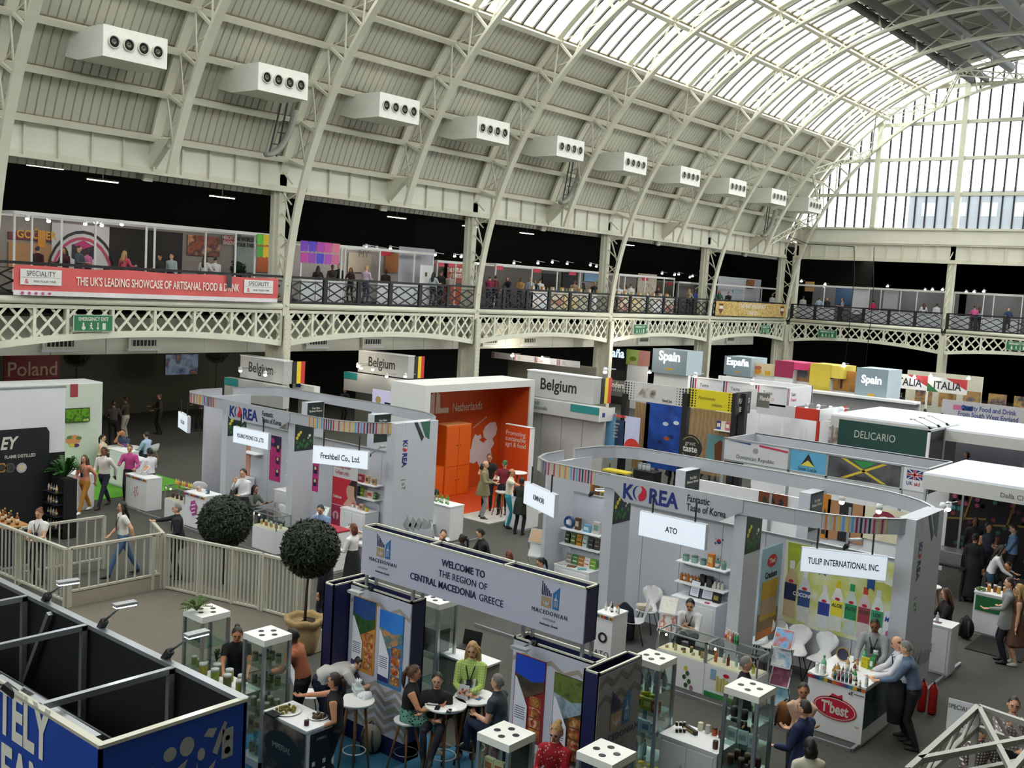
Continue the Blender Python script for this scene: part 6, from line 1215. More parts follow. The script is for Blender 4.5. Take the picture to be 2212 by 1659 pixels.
# ---- fruit and Poland corner under the gallery
B('floor_green', mat('5aa02c', .95, var=.12, scale=9), (-33.2, 14.2, .004), (-28.2, 19.2, .02), kind='structure')
X = -32.6; pw_ = stand('poland_partition', 'white partition with a screen and a fruit print by the round table', (X, 17, 0)); p = OX(222, 828, X); B('partition_wall', mat('c9cfc4', .6, var=.03), (X-.15, 14.3, 0), (X, p.y, p.z), pw_); B('wall_cap', WHITE, (X-1.2, 14.3, p.z), (X, p.y, p.z+.04), pw_)
F, w_, h_ = RX((152, 830), (168, 857), X); Q('red_notice', F, 0, 0, w_, h_, mat('9a3a44'), pw_, .002, .01)
for k, (px, py, c, r) in enumerate(((158, 950, 'd08a60', .28), (150, 945, '5a7a40', .1), (170, 946, '5a7a40', .1), (165, 962, '5a2a60', .1), (155, 962, 'c8c040', .1))): q = OX(px, py, X); PL('fruit_print', FE(X, 0, 0), circ((q.y, q.z), r, 9, .6), mat(c), pw_, .002+.001*k, .004)
F, w_, h_ = RX((140, 884), (190, 908), X); screen(Frame(F.o+V((.08, 0, 0)), F.r), w_, h_, mat('2c5a14', .4, kind='photo', c2=('5a8a1c', '1c3a10', 'a0b060'), scale=6, emit=.25), 'wall screen showing sliced green kiwi')
X = -41.0; F, w_, h_ = RX((8, 768), (128, 815), X); ps = stand('poland_sign', 'dark red Poland sign on the back wall under the gallery', F(w_/2, 0, 0), 'sign'); Q('sign_board', F, 0, -.3, w_, h_, mat('8a0f22', .5), ps, 0, .06); T('Poland', F, w_*.5, h_*.12, .8, mat('d8c0a0'), ps, 'CENTER', .95, .01, d=.07)
B('back_partition', mat('55584a', .8, var=.1), (-44.2, 16, 0), (-44.0, 34, 4.6), kind='structure')
F, w_, h_ = RX((358, 766), (427, 808), -42.0); screen(F, w_, h_, mat('1b2a50', .4, kind='photo', c2=('20305a', '6a7a90', '1c2038', 'a06a40'), scale=1.4, emit=.35), 'dark blue wall screen deep under the gallery')
for px, l in ((165, 'dark ball tree behind the white partition under the gallery'), (467, 'dark ball tree beside the first Belgium sign under the gallery')): p = OX(px, 800, -38.5); topiary((-38.5, p.y, 0), l, 3.35, .5, seed=9, n=1200, group=None)
q = G(265, 967, .74); bt = bar_table((q.x, q.y, .02), 'low round white table with three people seated on green carpet', .55, .74, group=None); pack((q.x+.1, q.y, .765), .18, .1, .12, '6a4a80', 'b090c0', 'purple box on the low round table')
for i, (px, py, r, l) in enumerate(((205, 975, 1.0, 'white tub armchair under the woman with ponytail'), (152, 985, .5, 'white tub armchair by the fruit print'), (325, 975, -1.2, 'white tub armchair under the man in light blue'), (146, 975, .6, 'white tub armchair at the white wall edge'))): q = G(px, py, .45); tub_chair((q.x, q.y, .02), r, l)
counter(-29.6, 17.4, .9, .5, 1.15, 'tall white cabinet behind the seated man in light blue', 'cabinet', doors=1); counter(-28.3, 17.1, .8, .5, 1.1, 'white cabinet with fruit lettering beside the left island', 'cabinet'); fc = counter(-28.0, 14.9, 1.5, .5, 1.0, 'white counter with fruit print behind the walking man'); T('fresh fruits\nfor you', FS(-.75, -.262, 0), .75, .72, .14, mat('6a6a64'), fc, 'CENTER')
for k, c in enumerate(('d07a50', 'c8b040', '5a8a40', '8a2a40', '4a2a60')): PL('fruit_print', FS(-.75, -.262, 0), circ((.6+.09*k, .3+.03*(k % 2)), .06), mat(c), fc, .002+.001*k, .004)
# ---- Netherlands
nx, ny0, ny1, nh = -21.8, 22.9, 27.8, 3.58; nl = stand('netherlands_booth', 'white framed orange booth open to the aisle', (nx-1.5, 25.3, 0)); NW = mat('dededb', .5, var=.015)
B('back_wall', ORG2, (nx-1.5, ny0, 0), (nx-1.3, ny1, nh), nl); B('left_wall', NW, (nx-1.5, ny0-.22, 0), (nx, ny0, nh), nl); B('right_wall', NW, (nx-1.5, ny1, 0), (nx, ny1+.22, nh), nl); B('roof_frame', NW, (nx-1.5, ny0-.22, nh), (nx, ny1+.22, nh+.22), nl); B('left_lining', ORG2, (nx-1.3, ny0, 0), (nx-.06, ny0+.02, nh), nl); B('right_lining', ORG2, (nx-1.3, ny1-.02, 0), (nx-.06, ny1, nh), nl); B('orange_floor', mat('d2480c', .8, var=.05), (nx-1.3, ny0, 0), (nx+1.3, ny1-.4, .03), nl); B('white_floor', mat('c8c2bc', .8), (nx+1.3, ny0, 0), (nx+2.6, ny1-1.0, .028), nl); B('plant_wall', mat('1f4a14', .8, var=.5, scale=18, bump=1), (nx-1.2, ny0+.03, .9), (nx-.6, ny0+.3, 2.4), nl)
Fb = FE(nx-1.3, ny0, 0); PL('logo_shape', Fb, [(1.0, 2.68), (1.3, 2.68), (1.15, 3.25), (1.0, 3.25)], INKW, nl); PL('logo_shape', Fb, [(1.36, 2.68), (1.58, 2.68), (1.56, 3.4), (1.38, 3.3)], INKW, nl); PL('logo_shape', Fb, [(1.62, 2.68), (2.25, 2.68), (2.25, 2.85), (1.84, 2.85), (1.8, 3.3), (1.64, 3.4)], INKW, nl); T('Netherlands', Fb, 2.42, 2.7, .42, INKW, nl, sx=.72, bold=.005)
mp = [(3.5, .55), (3.35, .9), (3.2, .8), (3.0, .9), (2.9, 1.3), (3.05, 1.5), (3.1, 1.9), (3.2, 2.15), (3.3, 2.05), (3.45, 2.1), (3.5, 1.95), (3.4, 1.85), (3.6, 1.7), (3.75, 1.85), (3.6, 1.95), (3.55, 2.2), (3.65, 2.45), (3.85, 2.6), (4.1, 2.6), (4.2, 2.3), (4.15, 2.0), (4.0, 1.85), (4.1, 1.6), (3.95, 1.35), (4.0, 1.15), (3.85, 1.1), (3.85, .8), (3.95, .5), (3.8, .35), (3.7, .6)]
mp = [(3.3+(u-2.9)*1.15, .5+(v-.35)*.76) for u, v in mp]; PL('map_print', Fb, mp, mat('d0c6c8', .6), nl)
for k in range(7): PL('map_print', Fb, [(3.5+.1*k, 2.05+.05*k), (3.6+.1*k, 2.11+.05*k), (3.56+.1*k, 2.14+.05*k)], mat('d0c6c8', .6), nl)
cu = stand('orange_cupboard', 'tall bright orange cupboard inside the white framed booth', (nx-1, 25.0, 0), 'cupboard'); OB = mat('e06410', .5, var=.03); B('carcass', OB, (nx-1.28, 24.45, .03), (nx-.7, 25.65, 2.35), cu); B('top_panel', mat('e8a060', .5), (nx-1.28, 24.45, 2.35), (nx-.7, 25.65, 2.37), cu)
for z0, z1 in ((.06, 1.0), (1.02, 2.32)):
    for y0 in (24.47, 25.06): d_ = B('door', OB, (nx-.7, y0, z0), (nx-.68, y0+.57, z1), cu); B('knob', BLACK, (nx-.685, y0+(.5 if y0 < 25 else .05), (z0+z1)/2), (nx-.67, y0+(.53 if y0 < 25 else .08), (z0+z1)/2+.04), d_)
fr = stand('drinks_fridge', 'small glass door fridge in an orange counter', (nx-1, 23.8, 0), 'fridge'); B('counter_body', OB, (nx-1.28, ny0+.35, .03), (nx-.7, 24.42, 1.05), fr); B('fridge_door_frame', WHITE, (nx-.7, 23.4, .12), (nx-.68, 23.9, .92), fr); B('fridge_glass', mat('5a4a4a', .1), (nx-.685, 23.45, .17), (nx-.675, 23.85, .87), fr); pack((nx-1.0, 23.9, 1.05), .2, .25, .22, '17171a', '2c2c30', 'black coffee machine on the fridge counter', cat='machine')
pn = stand('orange_sign_panel', 'freestanding orange panel about sustainable food', (-21.2, 26.7, 0), 'sign'); B('panel', mat('d04c16', .5), (-21.9, 26.7, .03), (-20.85, 26.78, 2.35), pn); B('panel_edge', WHITE, (-20.85, 26.68, .03), (-20.74, 26.8, 2.37), pn); B('panel_cap', WHITE, (-21.9, 26.68, 2.35), (-20.74, 26.8, 2.38), pn); T('Promoting\nsustainable\nagri & food', FS(-21.9, 26.7, 0), .02, 2.02, .225, INKW, pn, sx=.88, line=.85)
counter(-18.35, 23.35, .65, .75, .98, 'white counter beside the woman in olive dress', rot=0); q = G(960, 1085, 1.0); c5 = counter(-18.85, 20.6, .9, .55, 1.0, 'white counter with green bottles beside the man in taupe sweater')
for i in range(5): bottle((-19.1+.11*i, 20.5+.04*(i % 2), 1.0), .24, .03, '5a9a4a', '6ab050', 'clear green bottle on the white counter', 'green bottles on the white counter', band='d8e0c8')
for i, (x, y) in enumerate(((-20.4, 25.6), (-20.0, 24.4))): bar_table((x, y, .03), ('round white bar table in the orange booth, rear one', 'round white bar table in the orange booth, front one')[i], .3, 1.05, group='orange booth bar tables')
bar_stool((-19.7, 24.0, .03), 'white bar stool on the orange carpet'); q = G(944, 1105, .45); chair((q.x, q.y, 0), 60*pi/180+pi, 'white chair under the man in taupe sweater'); q = G(925, 1125, .5); chair((q.x, q.y, 0), 2.0, 'white round backed chair behind the header sign'); q = G(955, 1160, .5); chair((q.x, q.y, 0), 2.4, 'white chair under the suited man behind the header sign')
# ---- Belgium
GP_ = mat('b9bab8', .6, var=.03); TEAL = mat('2a8a8a', .5)
def belgium(F, w, h, lab, lower=True):
    e = stand('belgium_sign', lab, F(w/2, 0, 0), 'sign'); Q('sign_board', F, 0, 0, w, h, GP_, e, -.4, .4); T('Belgium', F, w*.48, h*.33, min(h*.64, w*.27), BLK, e, 'CENTER', .9, .015); Q('board_cap', F, -.02, h, w+.02, h+.04, WHITE, e, -.42, .44)
    G_ = Frame(F(w, 0, -.4), (0, 1, 0)); 
    for k, c in enumerate(('1a1a1a', 'f0d21c', 'd6322a')): Q('flag_stripe', G_, .02+k*.2, 0, .22+k*.2, h, mat(c, .5), e, .0, .02)
    return e
F, w_, h_ = RY((1140, 800), (1281, 874), 28.8); bg = belgium(F, w_, h_, 'grey Belgium sign right of the orange booth'); F0 = F
hb_ = stand('brussels_stand', 'grey panelled stand wall with a Brussels header band', F(w_/2, -3, 0)); x0_, x1_ = F.o.x-.1, F.o.x+w_+.55; zb_ = F.o.z
B('header_band', GP_, (x0_, 28.4, zb_-.5), (x1_, 28.8, zb_-.02), hb_); Fh_ = FS(x0_, 28.4, zb_-.5); T('hub\n.brussels', Fh_, .75, .28, .2, mat('2a5a60'), hb_, sx=.9, line=.8); Q('logo_h', Fh_, .42, .1, .5, .45, mat('8ab8c0'), hb_); Q('logo_h', Fh_, .58, .1, .66, .3, mat('8ab8c0'), hb_); Q('teal_band', Fh_, 2.35, .22, x1_-x0_-.01, .47, TEAL, hb_); T('Be Yummy\nbe brussels', Fh_, 2.95, .36, .1, INKW, hb_, 'CENTER'); Q('eu_side', FE(x1_, 28.4, zb_-.5), 0, 0, .9, .45, mat('e4e4e0'), hb_, .0, .02); Q('eu_flag', FE(x1_, 28.4, zb_-.5), .15, .15, .3, .3, mat('2440a0'), hb_, .025, .004)
for k in range(4): B('wall_panel', GP_, (x0_+k*(x1_-x0_)/4+.01, 28.75, 0), (x0_+(k+1)*(x1_-x0_)/4-.01, 28.85, zb_-.5), hb_)
for i, (tl, br, m, l, shp, tx) in enumerate((((1283, 907), (1322, 992), mat('d9d6ea', .5), 'white and blue poster with a red sun beside the brussels wall', [([(0, 0), (.9, 0), (.9, 1.6), (0, .8)], mat('6aa6cc')), ([(.15+.3*cos(t*pi/8), .3*sin(t*pi/8)+.02) for t in range(9)], mat('d03a30'))], []), ((1322, 905), (1346, 990), mat('1f3a58', .5), 'navy poster with red heading and white text', [], [('SUPERBON', .06, 1.35, .13, mat('e04a40'), dict(sx=.8, bold=.02)), ('Potato\nchips\nmade\nwith\nfinest', .1, 1.1, .11, INKW, dict(sx=.8))]), ((1350, 898), (1378, 985), mat('c8cdec', .5), 'lilac poster with a red sun beside the black bar', [([(.35+.3*cos(t*pi/8), .3*sin(t*pi/8)+.25) for t in range(9)], mat('d03a30')), ([(.15, .02), (.75, .02), (.75, .2), (.15, .2)], mat('d8c030'))], []))): F, w_, h_ = RY(tl, br, 29.2); pst(F, w_, h_, m, l, shp, tx)
rk = stand('snack_rack', 'yellow edged rack of snack packs behind the right island', (-17.6, 27.0, 0), 'rack')
for k in range(4): B('yellow_shelf', mat('c8b820', .5), (-18.0, 26.8, .35+.35*k), (-17.1, 27.2, .4+.35*k), rk)
for x in (-18.0, -17.14): B('upright', STEEL, (x, 27.16, 0), (x+.04, 27.2, 1.6), rk)
for k in range(12): pack((-17.9+.22*(k % 4), 26.95, .4+.35*(k//4)), .18, .1, .2, ('c8a060', '5a8a40', 'c06a40', 'd8d0c0')[k % 4], ('e0e0d0', 'c03a30')[k % 2], 'snack pack on the yellow edged rack', 'packs on the yellow rack')
pack((-18.6, 27.0, .0), .6, .4, 1.2, '8a6238', 'c8a24a', 'tall brown cardboard display box behind the right island')
# ---- Flanders
fs = stand('flanders_stand', 'Flanders stand with a dotted header, yellow header and blue photo wall', (-16, 30.5, 0)); Y = 29.8; DOT = mat('1a1a1a', .6)
F, w_, h_ = RY((1350, 822), (1483, 880), Y); Q('dotted_header', F, 0, 0, w_, h_, mat('c9c6c4', .5), fs, -.06, .06); T('feed.be', F, w_*.62, h_*.12, h_*.24, BLK, fs, sx=.85, bold=.01); F2_ = F
for k in range(4):
    for j in range(7):
        for side in (0, 1): r = .05-.01*k; u = (.06+.11*k) if not side else w_-.06-.11*k; PL('printed_dot', F, [(u-r, .06+h_*j/7.4), (u, .06+h_*j/7.4-r), (u+r, .06+h_*j/7.4), (u, .06+h_*j/7.4+r)], DOT, fs, .002, .002)
PL('photo_print', F, [(w_*.2, h_*.2), (w_*.5, h_*.2), (w_*.52, h_*.7), (w_*.3, h_*.75)], mat('8a8478', .6, kind='photo', c2=('c8c4bc', '5a5448'), scale=4), fs, .002, .002)
F, w_, h_ = RY((1488, 838), (1590, 893), Y); Q('yellow_header', F, 0, 0, w_, h_, mat('d8c81c', .5), fs, -.06, .06); T('Passionately', F, w_*.22, h_*.5, h_*.24, mat('6a6420'), fs, sx=.85); T('reliable', F, w_*.5, h_*.2, h_*.24, mat('6a6420'), fs, sx=.85)
for k in range(3):
    for j in range(7):
        for side in (0, 1): r = .055-.012*k; u = (.05+.11*k) if not side else w_-.05-.11*k; PL('printed_dot', F, [(u-r, .06+h_*j/7.4), (u, .06+h_*j/7.4-r), (u+r, .06+h_*j/7.4), (u, .06+h_*j/7.4+r)], DOT, fs, .002, .002)
for px in (1352, 1484, 1592, 1608): q = OY(px, 850, Y-.02); B('black_post', BLACK, (q.x-.1, Y-.1, 0), (q.x+.1, Y+.1, q.z), fs)
F, w_, h_ = RX((1590, 848), (1616, 892), OY(1592, 870, Y).x+.15); Q('black_end_sign', F, 0, 0, w_, h_, mat('2c2c2a'), fs, 0, .06); T('FLANDERS', F, w_*.5, h_*.5, .22, INKW, fs, 'CENTER', .7, .03, d=.065); T('BELGIUM', F, w_*.5, h_*.12, .22, INKW, fs, 'CENTER', .7, .03, d=.065)
F, w_, h_ = RY((1300, 818), (1350, 858), 30.4); e = stand('flanders_sign', 'dark grey Flanders sign beside the Belgian flag', F(w_/2, 0, 0), 'sign'); Q('board', F, 0, 0, w_, h_, mat('5a5854'), e, -.05, .05); T('Flanders', F, .2, h_*.55, .28, INKW, e, sx=.8, bold=.02); T('State of the Art', F, .2, h_*.3, .17, mat('b0b0ac'), e, sx=.8)
F, w_, h_ = RY((1615, 845), (1660, 882), 31.5); e = stand('flanders_sign', 'dark grey Flanders sign beside the white sketch board', F(w_/2, 0, 0), 'sign'); Q('board', F, .35, 0, w_, h_, mat('66645e'), e, -.05, .05); T('Flanders', F, .45, h_*.5, .2, INKW, e, sx=.7, bold=.02); Q('sketch_board', F, 0, -.1, .34, h_+.1, mat('d8d8dc'), e, -.05, .04)
F, w_, h_ = RY((1398, 868), (1480, 985), 31.6); Q('blue_photo_wall', F, 0, -.6, w_, h_, mat('1a4aa8', .5, kind='photo', c2=('2458b8', '1c3f90', '2f62c0'), scale=1.5), fs, 0, .05)
for k, (u, v, c) in enumerate(((.5, .6, 'c8d4e0'), (.75, .65, 'd8e0e8'), (.55, .3, 'b0602a'), (.4, .2, '17306a'), (.65, .35, '17306a'))): PL('food_print', F, circ((w_*u, h_*v), .12, 8, .6), mat(c), fs, .05, .003)
WD = mat('a88a64', .6, kind='wood', c2=('96784e',), scale=2); F, w_, h_ = RY((1487, 880), (1605, 1000), 31.6); Q('wood_wall', F, 0, -.6, w_, h_, WD, fs, 0, .05); q = F; Q('display_shelf', F, w_*.55, h_*.62, w_*.95, h_*.64, WHITE, fs, .05, .3); Q('teal_panel', F, w_*.38, -.5, w_*.98, h_*.5, mat('6a9a9c'), fs, .052, .01); PL('brown_map_print', F, [(w_*.55, -.3), (w_*.85, -.3), (w_*.83, .28*h_), (w_*.72, .36*h_), (w_*.6, .4*h_), (w_*.52, .3*h_)], mat('6a3a1c'), fs, .07, .01)
for k in range(5): o = F(w_*(.6+.075*k), h_*.645, .18); pack((o.x, o.y, o.z), .16, .1, .28, ('2a3a8a', 'd8d0b8', 'b05a80', 'c86a2a', '8a3a30')[k], 'e0d8c8', 'coloured tin on the Flanders shelf', 'tins on the Flanders shelf')
F, w_, h_ = RY((1375, 868), (1398, 985), 31.6); Q('wood_wall', F, 0, -.6, w_, h_, WD, fs, 0, .05); q = OY(1398, 950, 29.5); bb = counter(q.x, 29.6, .9, .5, 1.1, 'black bar with gold figures beside the woman in blue dress', body=BLACK, top=BLACK); T('24', FS(-.45, -.26, 0), .5, .4, .4, mat('c8a040'), bb, 'CENTER')
for i in range(3): jar((q.x-.25+.15*i, 29.6, 1.1), .22, .08, 'b8bcc0', '9aa0a4', 'steel wine cooler on the black bar', 'wine coolers', cat='cooler')
counter(OY(1535, 985, 29.3).x, 29.3, 1.3, .6, .95, 'dark tasting table behind the woman in white blouse', body=mat('3a3630'), top=mat('5a5248'))
p = OY(1491, 966, 26.0); e = stand('round_sign', 'round black sign with gold arcs on a stand', (p.x, 26.05, 0), 'sign'); F = FS(p.x, 26.0, p.z); PL('disc', F, circ((0, 0), .36, 32), mat('1c1b1a', .5), e, -.04, .04)
for a in (1, -1): PL('gold_arc', F, [(.31*cos(a*(.5+i*.2)), .31*sin(a*(.5+i*.2))) for i in range(11)]+[(.285*cos(a*(.5+i*.2)), .285*sin(a*(.5+i*.2))) for i in range(10, -1, -1)], mat('8a7a30'), e, .002)
T('great', F, 0, .06, .17, mat('b8b4a4'), e, 'CENTER', .95); T('taste', F, 0, -.13, .26, INKW, e, 'CENTER', .9, .02); B('pole', BLACK, (p.x-.03, 26.02, 0), (p.x+.03, 26.08, p.z-.3), e); B('pole_base', BLACK, (p.x-.25, 25.9, 0), (p.x+.25, 26.2, .03), e)
# ---- France, Spain, Italy, red and white stall
def tf(F, w, h, e): Q('panel', F, .02, 0, w-.02, h, mat('d8d8dc', .5), e, -.04, .04); Q('flag_bar', F, .06, .02, .12, h-.02, mat('2a3050'), e, .002, .003); Q('flag_bar', F, .16, .02, .22, h-.02, mat('c03a4a'), e, .002, .003); T('Taste', F, .38, h*.55, h*.27, mat('5a5a60'), e, sx=.9); T('France', F, .38, h*.27, h*.27, mat('c8505a'), e, sx=.9)
F, w_, h_ = RY((1495, 803), (1697, 885), 36.0); h_ = .72; F.o.z = OY(1697, 838, 36).z-h_; e = stand('france_stand', 'white France header boxes above the Flanders stand', (F.o.x+2, 36.5, 0)); FX = F.o.x+w_; hz = F.o.z
for k in range(3): tf(FS(F.o.x+w_*k/3, 36, hz), w_/3, h_, e)
tf(FE(FX, 36.0, hz), 2.3, h_, e); B('rear_board', WHITE, (F.o.x, 38.2, hz), (FX, 38.3, hz+h_), e); B('header_cap', WHITE, (F.o.x, 35.95, hz+h_), (FX, 36.02, hz+h_+.04), e)
for x in (F.o.x+.1, FX-.1):
    for y in (36.05, 38.1): B('post', WHITE, (x-.04, y-.04, 0), (x+.04, y+.04, hz+h_), e)
B('stall_wall', WHITE, (F.o.x+.2, 38.05, 0), (FX-.3, 38.15, 2.6), e)
F, w_, h_ = RY((1062, 758), (1252, 795), 44.0); e = stand('france_stand', 'dim row of France headers in the shade under the gallery', (F.o.x+3, 44.5, 0)); B('stall_wall', mat('8a8478'), (F.o.x, 45.5, 0), (F.o.x+w_, 45.6, F.o.z), e)
for k in range(4): tf(FS(F.o.x+w_*k/4, 44, F.o.z), w_/4, h_*.9, e)
SB = mat('8ea0aa', .5, var=.02); SB2 = mat('aebfc6', .5)
def spain(tl, br, Y, word, lab, side=.9):
    F, w, h = RY(tl, br, Y); e = stand('spain_block', lab, F(w/2, 0, 0), 'sign'); Q('front', F, 0, 0, w, h, SB, e, -.03, .03); B('block', SB2, (F.o.x, Y+.03, F.o.z), (F.o.x+w, Y+side*2, F.o.z+h-.02), e); T(word, F, w*.5, h*.55, min(.75, w*.34), mat('f4f8ff', emit=1.2, var=0), e, 'CENTER', .9, .03)
    Q('red_yellow_logo', F, w*.42, h*.16, w*.62, h*.24, mat('d0a030'), e, .002, .003); Q('post', F, 0, -F.o.z, w, 0, WHITE, e, -.6, .3); return F, w, h, e
def colblock(tl, br, Y, c, c2, lab):
    F, w, h = RY(tl, br, Y); e = stand('colour_block', lab, F(w/2, 0, 0), 'sign'); Q('front', F, 0, 0, w, h, mat(c, .5), e, -.03, .03); B('block', mat(c2, .5), (F.o.x, Y+.03, F.o.z+h*.55), (F.o.x+w+.6, Y+1.6, F.o.z+h-.02), e); B('support', WHITE, (F.o.x, Y+.05, 0), (F.o.x+w, Y+1.4, F.o.z+h*.5), e)
def photo(tl, br, Y, cs, lab, shp=()):
    F, w, h = RY(tl, br, Y); e = stand('photo_board', lab, F(w/2, 0, 0), 'poster'); Q('photo_sheet', F, 0, 0, w, h, mat(cs[0], .5, kind='photo', c2=tuple(cs[1:]), scale=1.3), e, -.03, .03); Q('support', F, .1, -F.o.z, w-.1, 0, WHITE, e, -.1, .05)
    for pts, c in shp: PL('printed_food', F, [(u*w, v*h) for u, v in pts], mat(c, .5, var=.1), e, .002+.001*len(e.children), .003)
spain((1566, 768), (1620, 815), 48.5, 'España', 'pale grey España block with glowing letters'); spain((1851, 793), (1913, 871), 47.5, 'Spain', 'pale blue Spain block on the right with glowing letters'); spain((1411, 752), (1481, 812), 52.0, 'Spain', 'pale grey Spain block under the left gallery')
colblock((1675, 778), (1712, 817), 48.5, '9a2450', 'd8407a', 'magenta block in the Spanish row'); colblock((1751, 784), (1790, 850), 48.0, 'cfb83e', 'dcc650', 'yellow block in the Spanish row')
photo((1620, 782), (1676, 815), 49.0, ('c8b088', 'e0d0a8', 'd8c090'), 'fruit bowl photo in the Spanish row', [([(.05, .25), (.15, .1), (.35, .1), (.45, .25), (.45, .45), (.05, .45)], 'd8882a'), (circ((.18, .6), .12, 10, 1.4), 'b8584a'), (circ((.34, .62), .12, 10, 1.4), 'c06a50'), ([(.58, .08), (.78, .08), (.78, .45), (.58, .45)], 'e0b030')]); photo((1712, 790), (1751, 826), 49.0, ('8a5a3a', 'a8704a', '5a4a3a'), 'mussel dish photo in the Spanish row', [(circ((.4, .5), .2, 10, 1.3), '5a6068'), (circ((.65, .5), .2, 10, 1.3), '50565c')]); photo((1790, 797), (1852, 848), 48.5, ('6a4420', 'b07a30', '8a5a24'), 'beer glass and bottle photo in the Spanish row', [([(.15, .1), (.32, .1), (.34, .55), (.13, .55)], 'c88a3a'), ([(.13, .52), (.34, .52), (.34, .7), (.13, .7)], 'e8e0d0'), ([(.42, .1), (.5, .1), (.5, .6), (.47, .9), (.45, .9), (.42, .6)], '4a2418')]); photo((1354, 754), (1402, 792), 53.0, ('8ab02a', 'a8c860', 'd8b0a8'), 'green fruit and ham photo under the left gallery', [([(.5, 0), (1, 0), (1, 1), (.55, 1)], 'c88a84'), (circ((.3, .4), .15), '6a8a1c')])
F, w_, h_ = RY((1296, 750), (1352, 800), 54.0); e = stand('spain_block', 'dark España board behind the fourth column', F(w_/2, 0, 0), 'sign'); Q('front', F, 0, 0, w_, h_, mat('30343a'), e, -.05, .05); T('España', F, w_*.45, h_*.6, .75, mat('cfe6ff', emit=1.2, var=0), e, 'CENTER', .9, .03); Q('support', F, 0, -F.o.z, w_, 0, mat('50504c'), e, -.2, .1)
F, w_, h_ = RY((1480, 835), (1955, 895), 47.2); e = stand('spanish_counter_wall', 'long white wall and shelf under the Spanish blocks', (-18.5, 47.5, 0), 'wall'); B('wall', mat('c4c0c2', .6), (-24, 47.6, 0), (-15.2, 47.7, 2.75), e); B('shelf_band', WHITE, (-24, 46.9, 2.75), (-15.2, 47.7, 2.85), e)
Y = 36.0; rs = stand('red_white_stall', 'white stall with red corner fascia behind the Caribbean header', (-14, 37, 0)); F, w_, h_ = RY((1652, 870), (1768, 905), Y); zt = OY(1768, 885, Y).z; zb2 = zt-.42; x0_, x1_ = F.o.x-.3, F.o.x+w_; RED = mat('c8321c', .5)
B('fascia', mat('c8c8cc', .5), (x0_, Y, zb2), (x1_-.9, Y+.05, zt), rs); B('fascia_red', RED, (x1_-.9, Y-.01, zb2), (x1_, Y+.06, zt), rs); B('side_fascia', WHITE, (x1_-.05, Y, zb2), (x1_, Y+2.6, zt), rs); B('side_fascia_red', RED, (x1_-.05, Y+2.2, zb2), (x1_+.01, Y+2.6, zt), rs)
for x, y in ((x1_-.06, Y), (x1_-.06, Y+2.6), (x0_, Y)): B('post', RED if x > x0_ else WHITE, (x, y, 0), (x+.1, y+.1, zb2), rs)
B('rear_wall', WHITE, (x0_, Y+2.6, 0), (x1_, Y+2.7, 2.5), rs); F = FS(x0_, Y+2.6, 0); Q('food_print', F, 1.8, .8, 3.6, 2.3, mat('c8c0b4', .5, kind='photo', c2=('e4e0da', '8a6a4a', 'd8d4cc'), scale=2), rs, 0, .01); Q('food_print', F, 3.4, .8, 4.6, 2.3, mat('8a7a60', .5, kind='photo', c2=('c86a30', '4a5a34', 'd8d0c0'), scale=3), rs, .012, .01)
for k in range(3): Q('hanging_menu', F, 1.2+.12*k, .9+.25*k, 1.75, 1.1+.25*k, mat('7ab0b0'), rs, .3, .01)
for i in range(6): spot((OY(1690+i*26, 880, 37.5).x, 37.5, 3.0), 'small lit spotlight over the red and white stall', 'spots over the red and white stall', False, .05)
Y = 62.0; it = stand('italian_stalls', 'Italia stalls with red white and green headers at the far end', (-20, 63, 0)); F, w_, h_ = RY((1922, 818), (2088, 850), Y); h_ = .85; z0_ = F.o.z-.1
for k in range(2):
    G_ = FS(F.o.x+w_*k/2, Y, z0_); W2 = w_/2; Q('header', G_, 0, 0, W2, h_, mat('e0e0dc'), it, -.03, .03); T('ITALIA', G_, W2*.5, .2, .62, mat('26283c'), it, 'CENTER', .85, .02); PL('red_sweep', G_, [(W2*.45, h_), (W2, h_), (W2, .25)], mat('b83a38'), it, .002); PL('green_sweep', G_, [(0, 0), (W2*.3, 0), (0, .5)], mat('2a6a40'), it, .002); B('post', mat('d8d8cc'), (G_.o.x-.05, Y, 0), (G_.o.x+.05, Y+.1, z0_), it)
B('rear_wall', mat('cfcdbc'), (F.o.x, Y+3, 0), (F.o.x+w_, Y+3.1, 3.2), it)
for k in range(5): Q('photo_print', FS(F.o.x, Y+3, 0), .6+1.4*k, 1.2, 1.6+1.4*k, 2.3, mat(('3a4a80', '6a4a30', '4a5a6a', '8a6a40', '3a3a3a')[k], .5, kind='photo', c2=('b08a50', '2a3050'), scale=3), it, 0, .02)
# ---- Caribbean header ring, Delicario, canopies
cs = stand('caribbean_stand', 'Caribbean stand with a ring of flag printed header panels', (-11, 27.8, 0)); x0_, x1_, y0_, y1_, zt = -14.0, -8.25, 27.0, 28.9, 2.97; hh = .62; HB = mat('b9bbc4', .5)
B('rear_header', HB, (x0_, y1_, zt-hh), (x1_, y1_+.04, zt), cs); B('left_header', HB, (x0_, y0_, zt-hh), (x0_+.04, y1_, zt), cs)
us = [0, OY(1705, 1000, y0_).x-x0_, OY(1788, 1000, y0_).x-x0_, OY(1952, 1000, y0_).x-x0_, x1_-x0_]; F = FS(x0_, y0_, zt-hh); L4 = us
cols = [mat('c8c8cc', .5), mat('5aa6cc', .5, var=.2, scale=2), mat('3c3c40', .5, kind='photo', c2=('5a5a5e', '2c2c30', '8a8a8c'), scale=1.2), mat('dcdce0', .5)]
for k in range(4): Q('header_panel', F, us[k]+.03, .03, us[k+1]-.03, hh-.03, cols[k], cs, 0, .03); B('frame_post', ALU, (x0_+us[k]-.03, y0_-.04, 0), (x0_+us[k]+.03, y0_+.03, zt), cs)
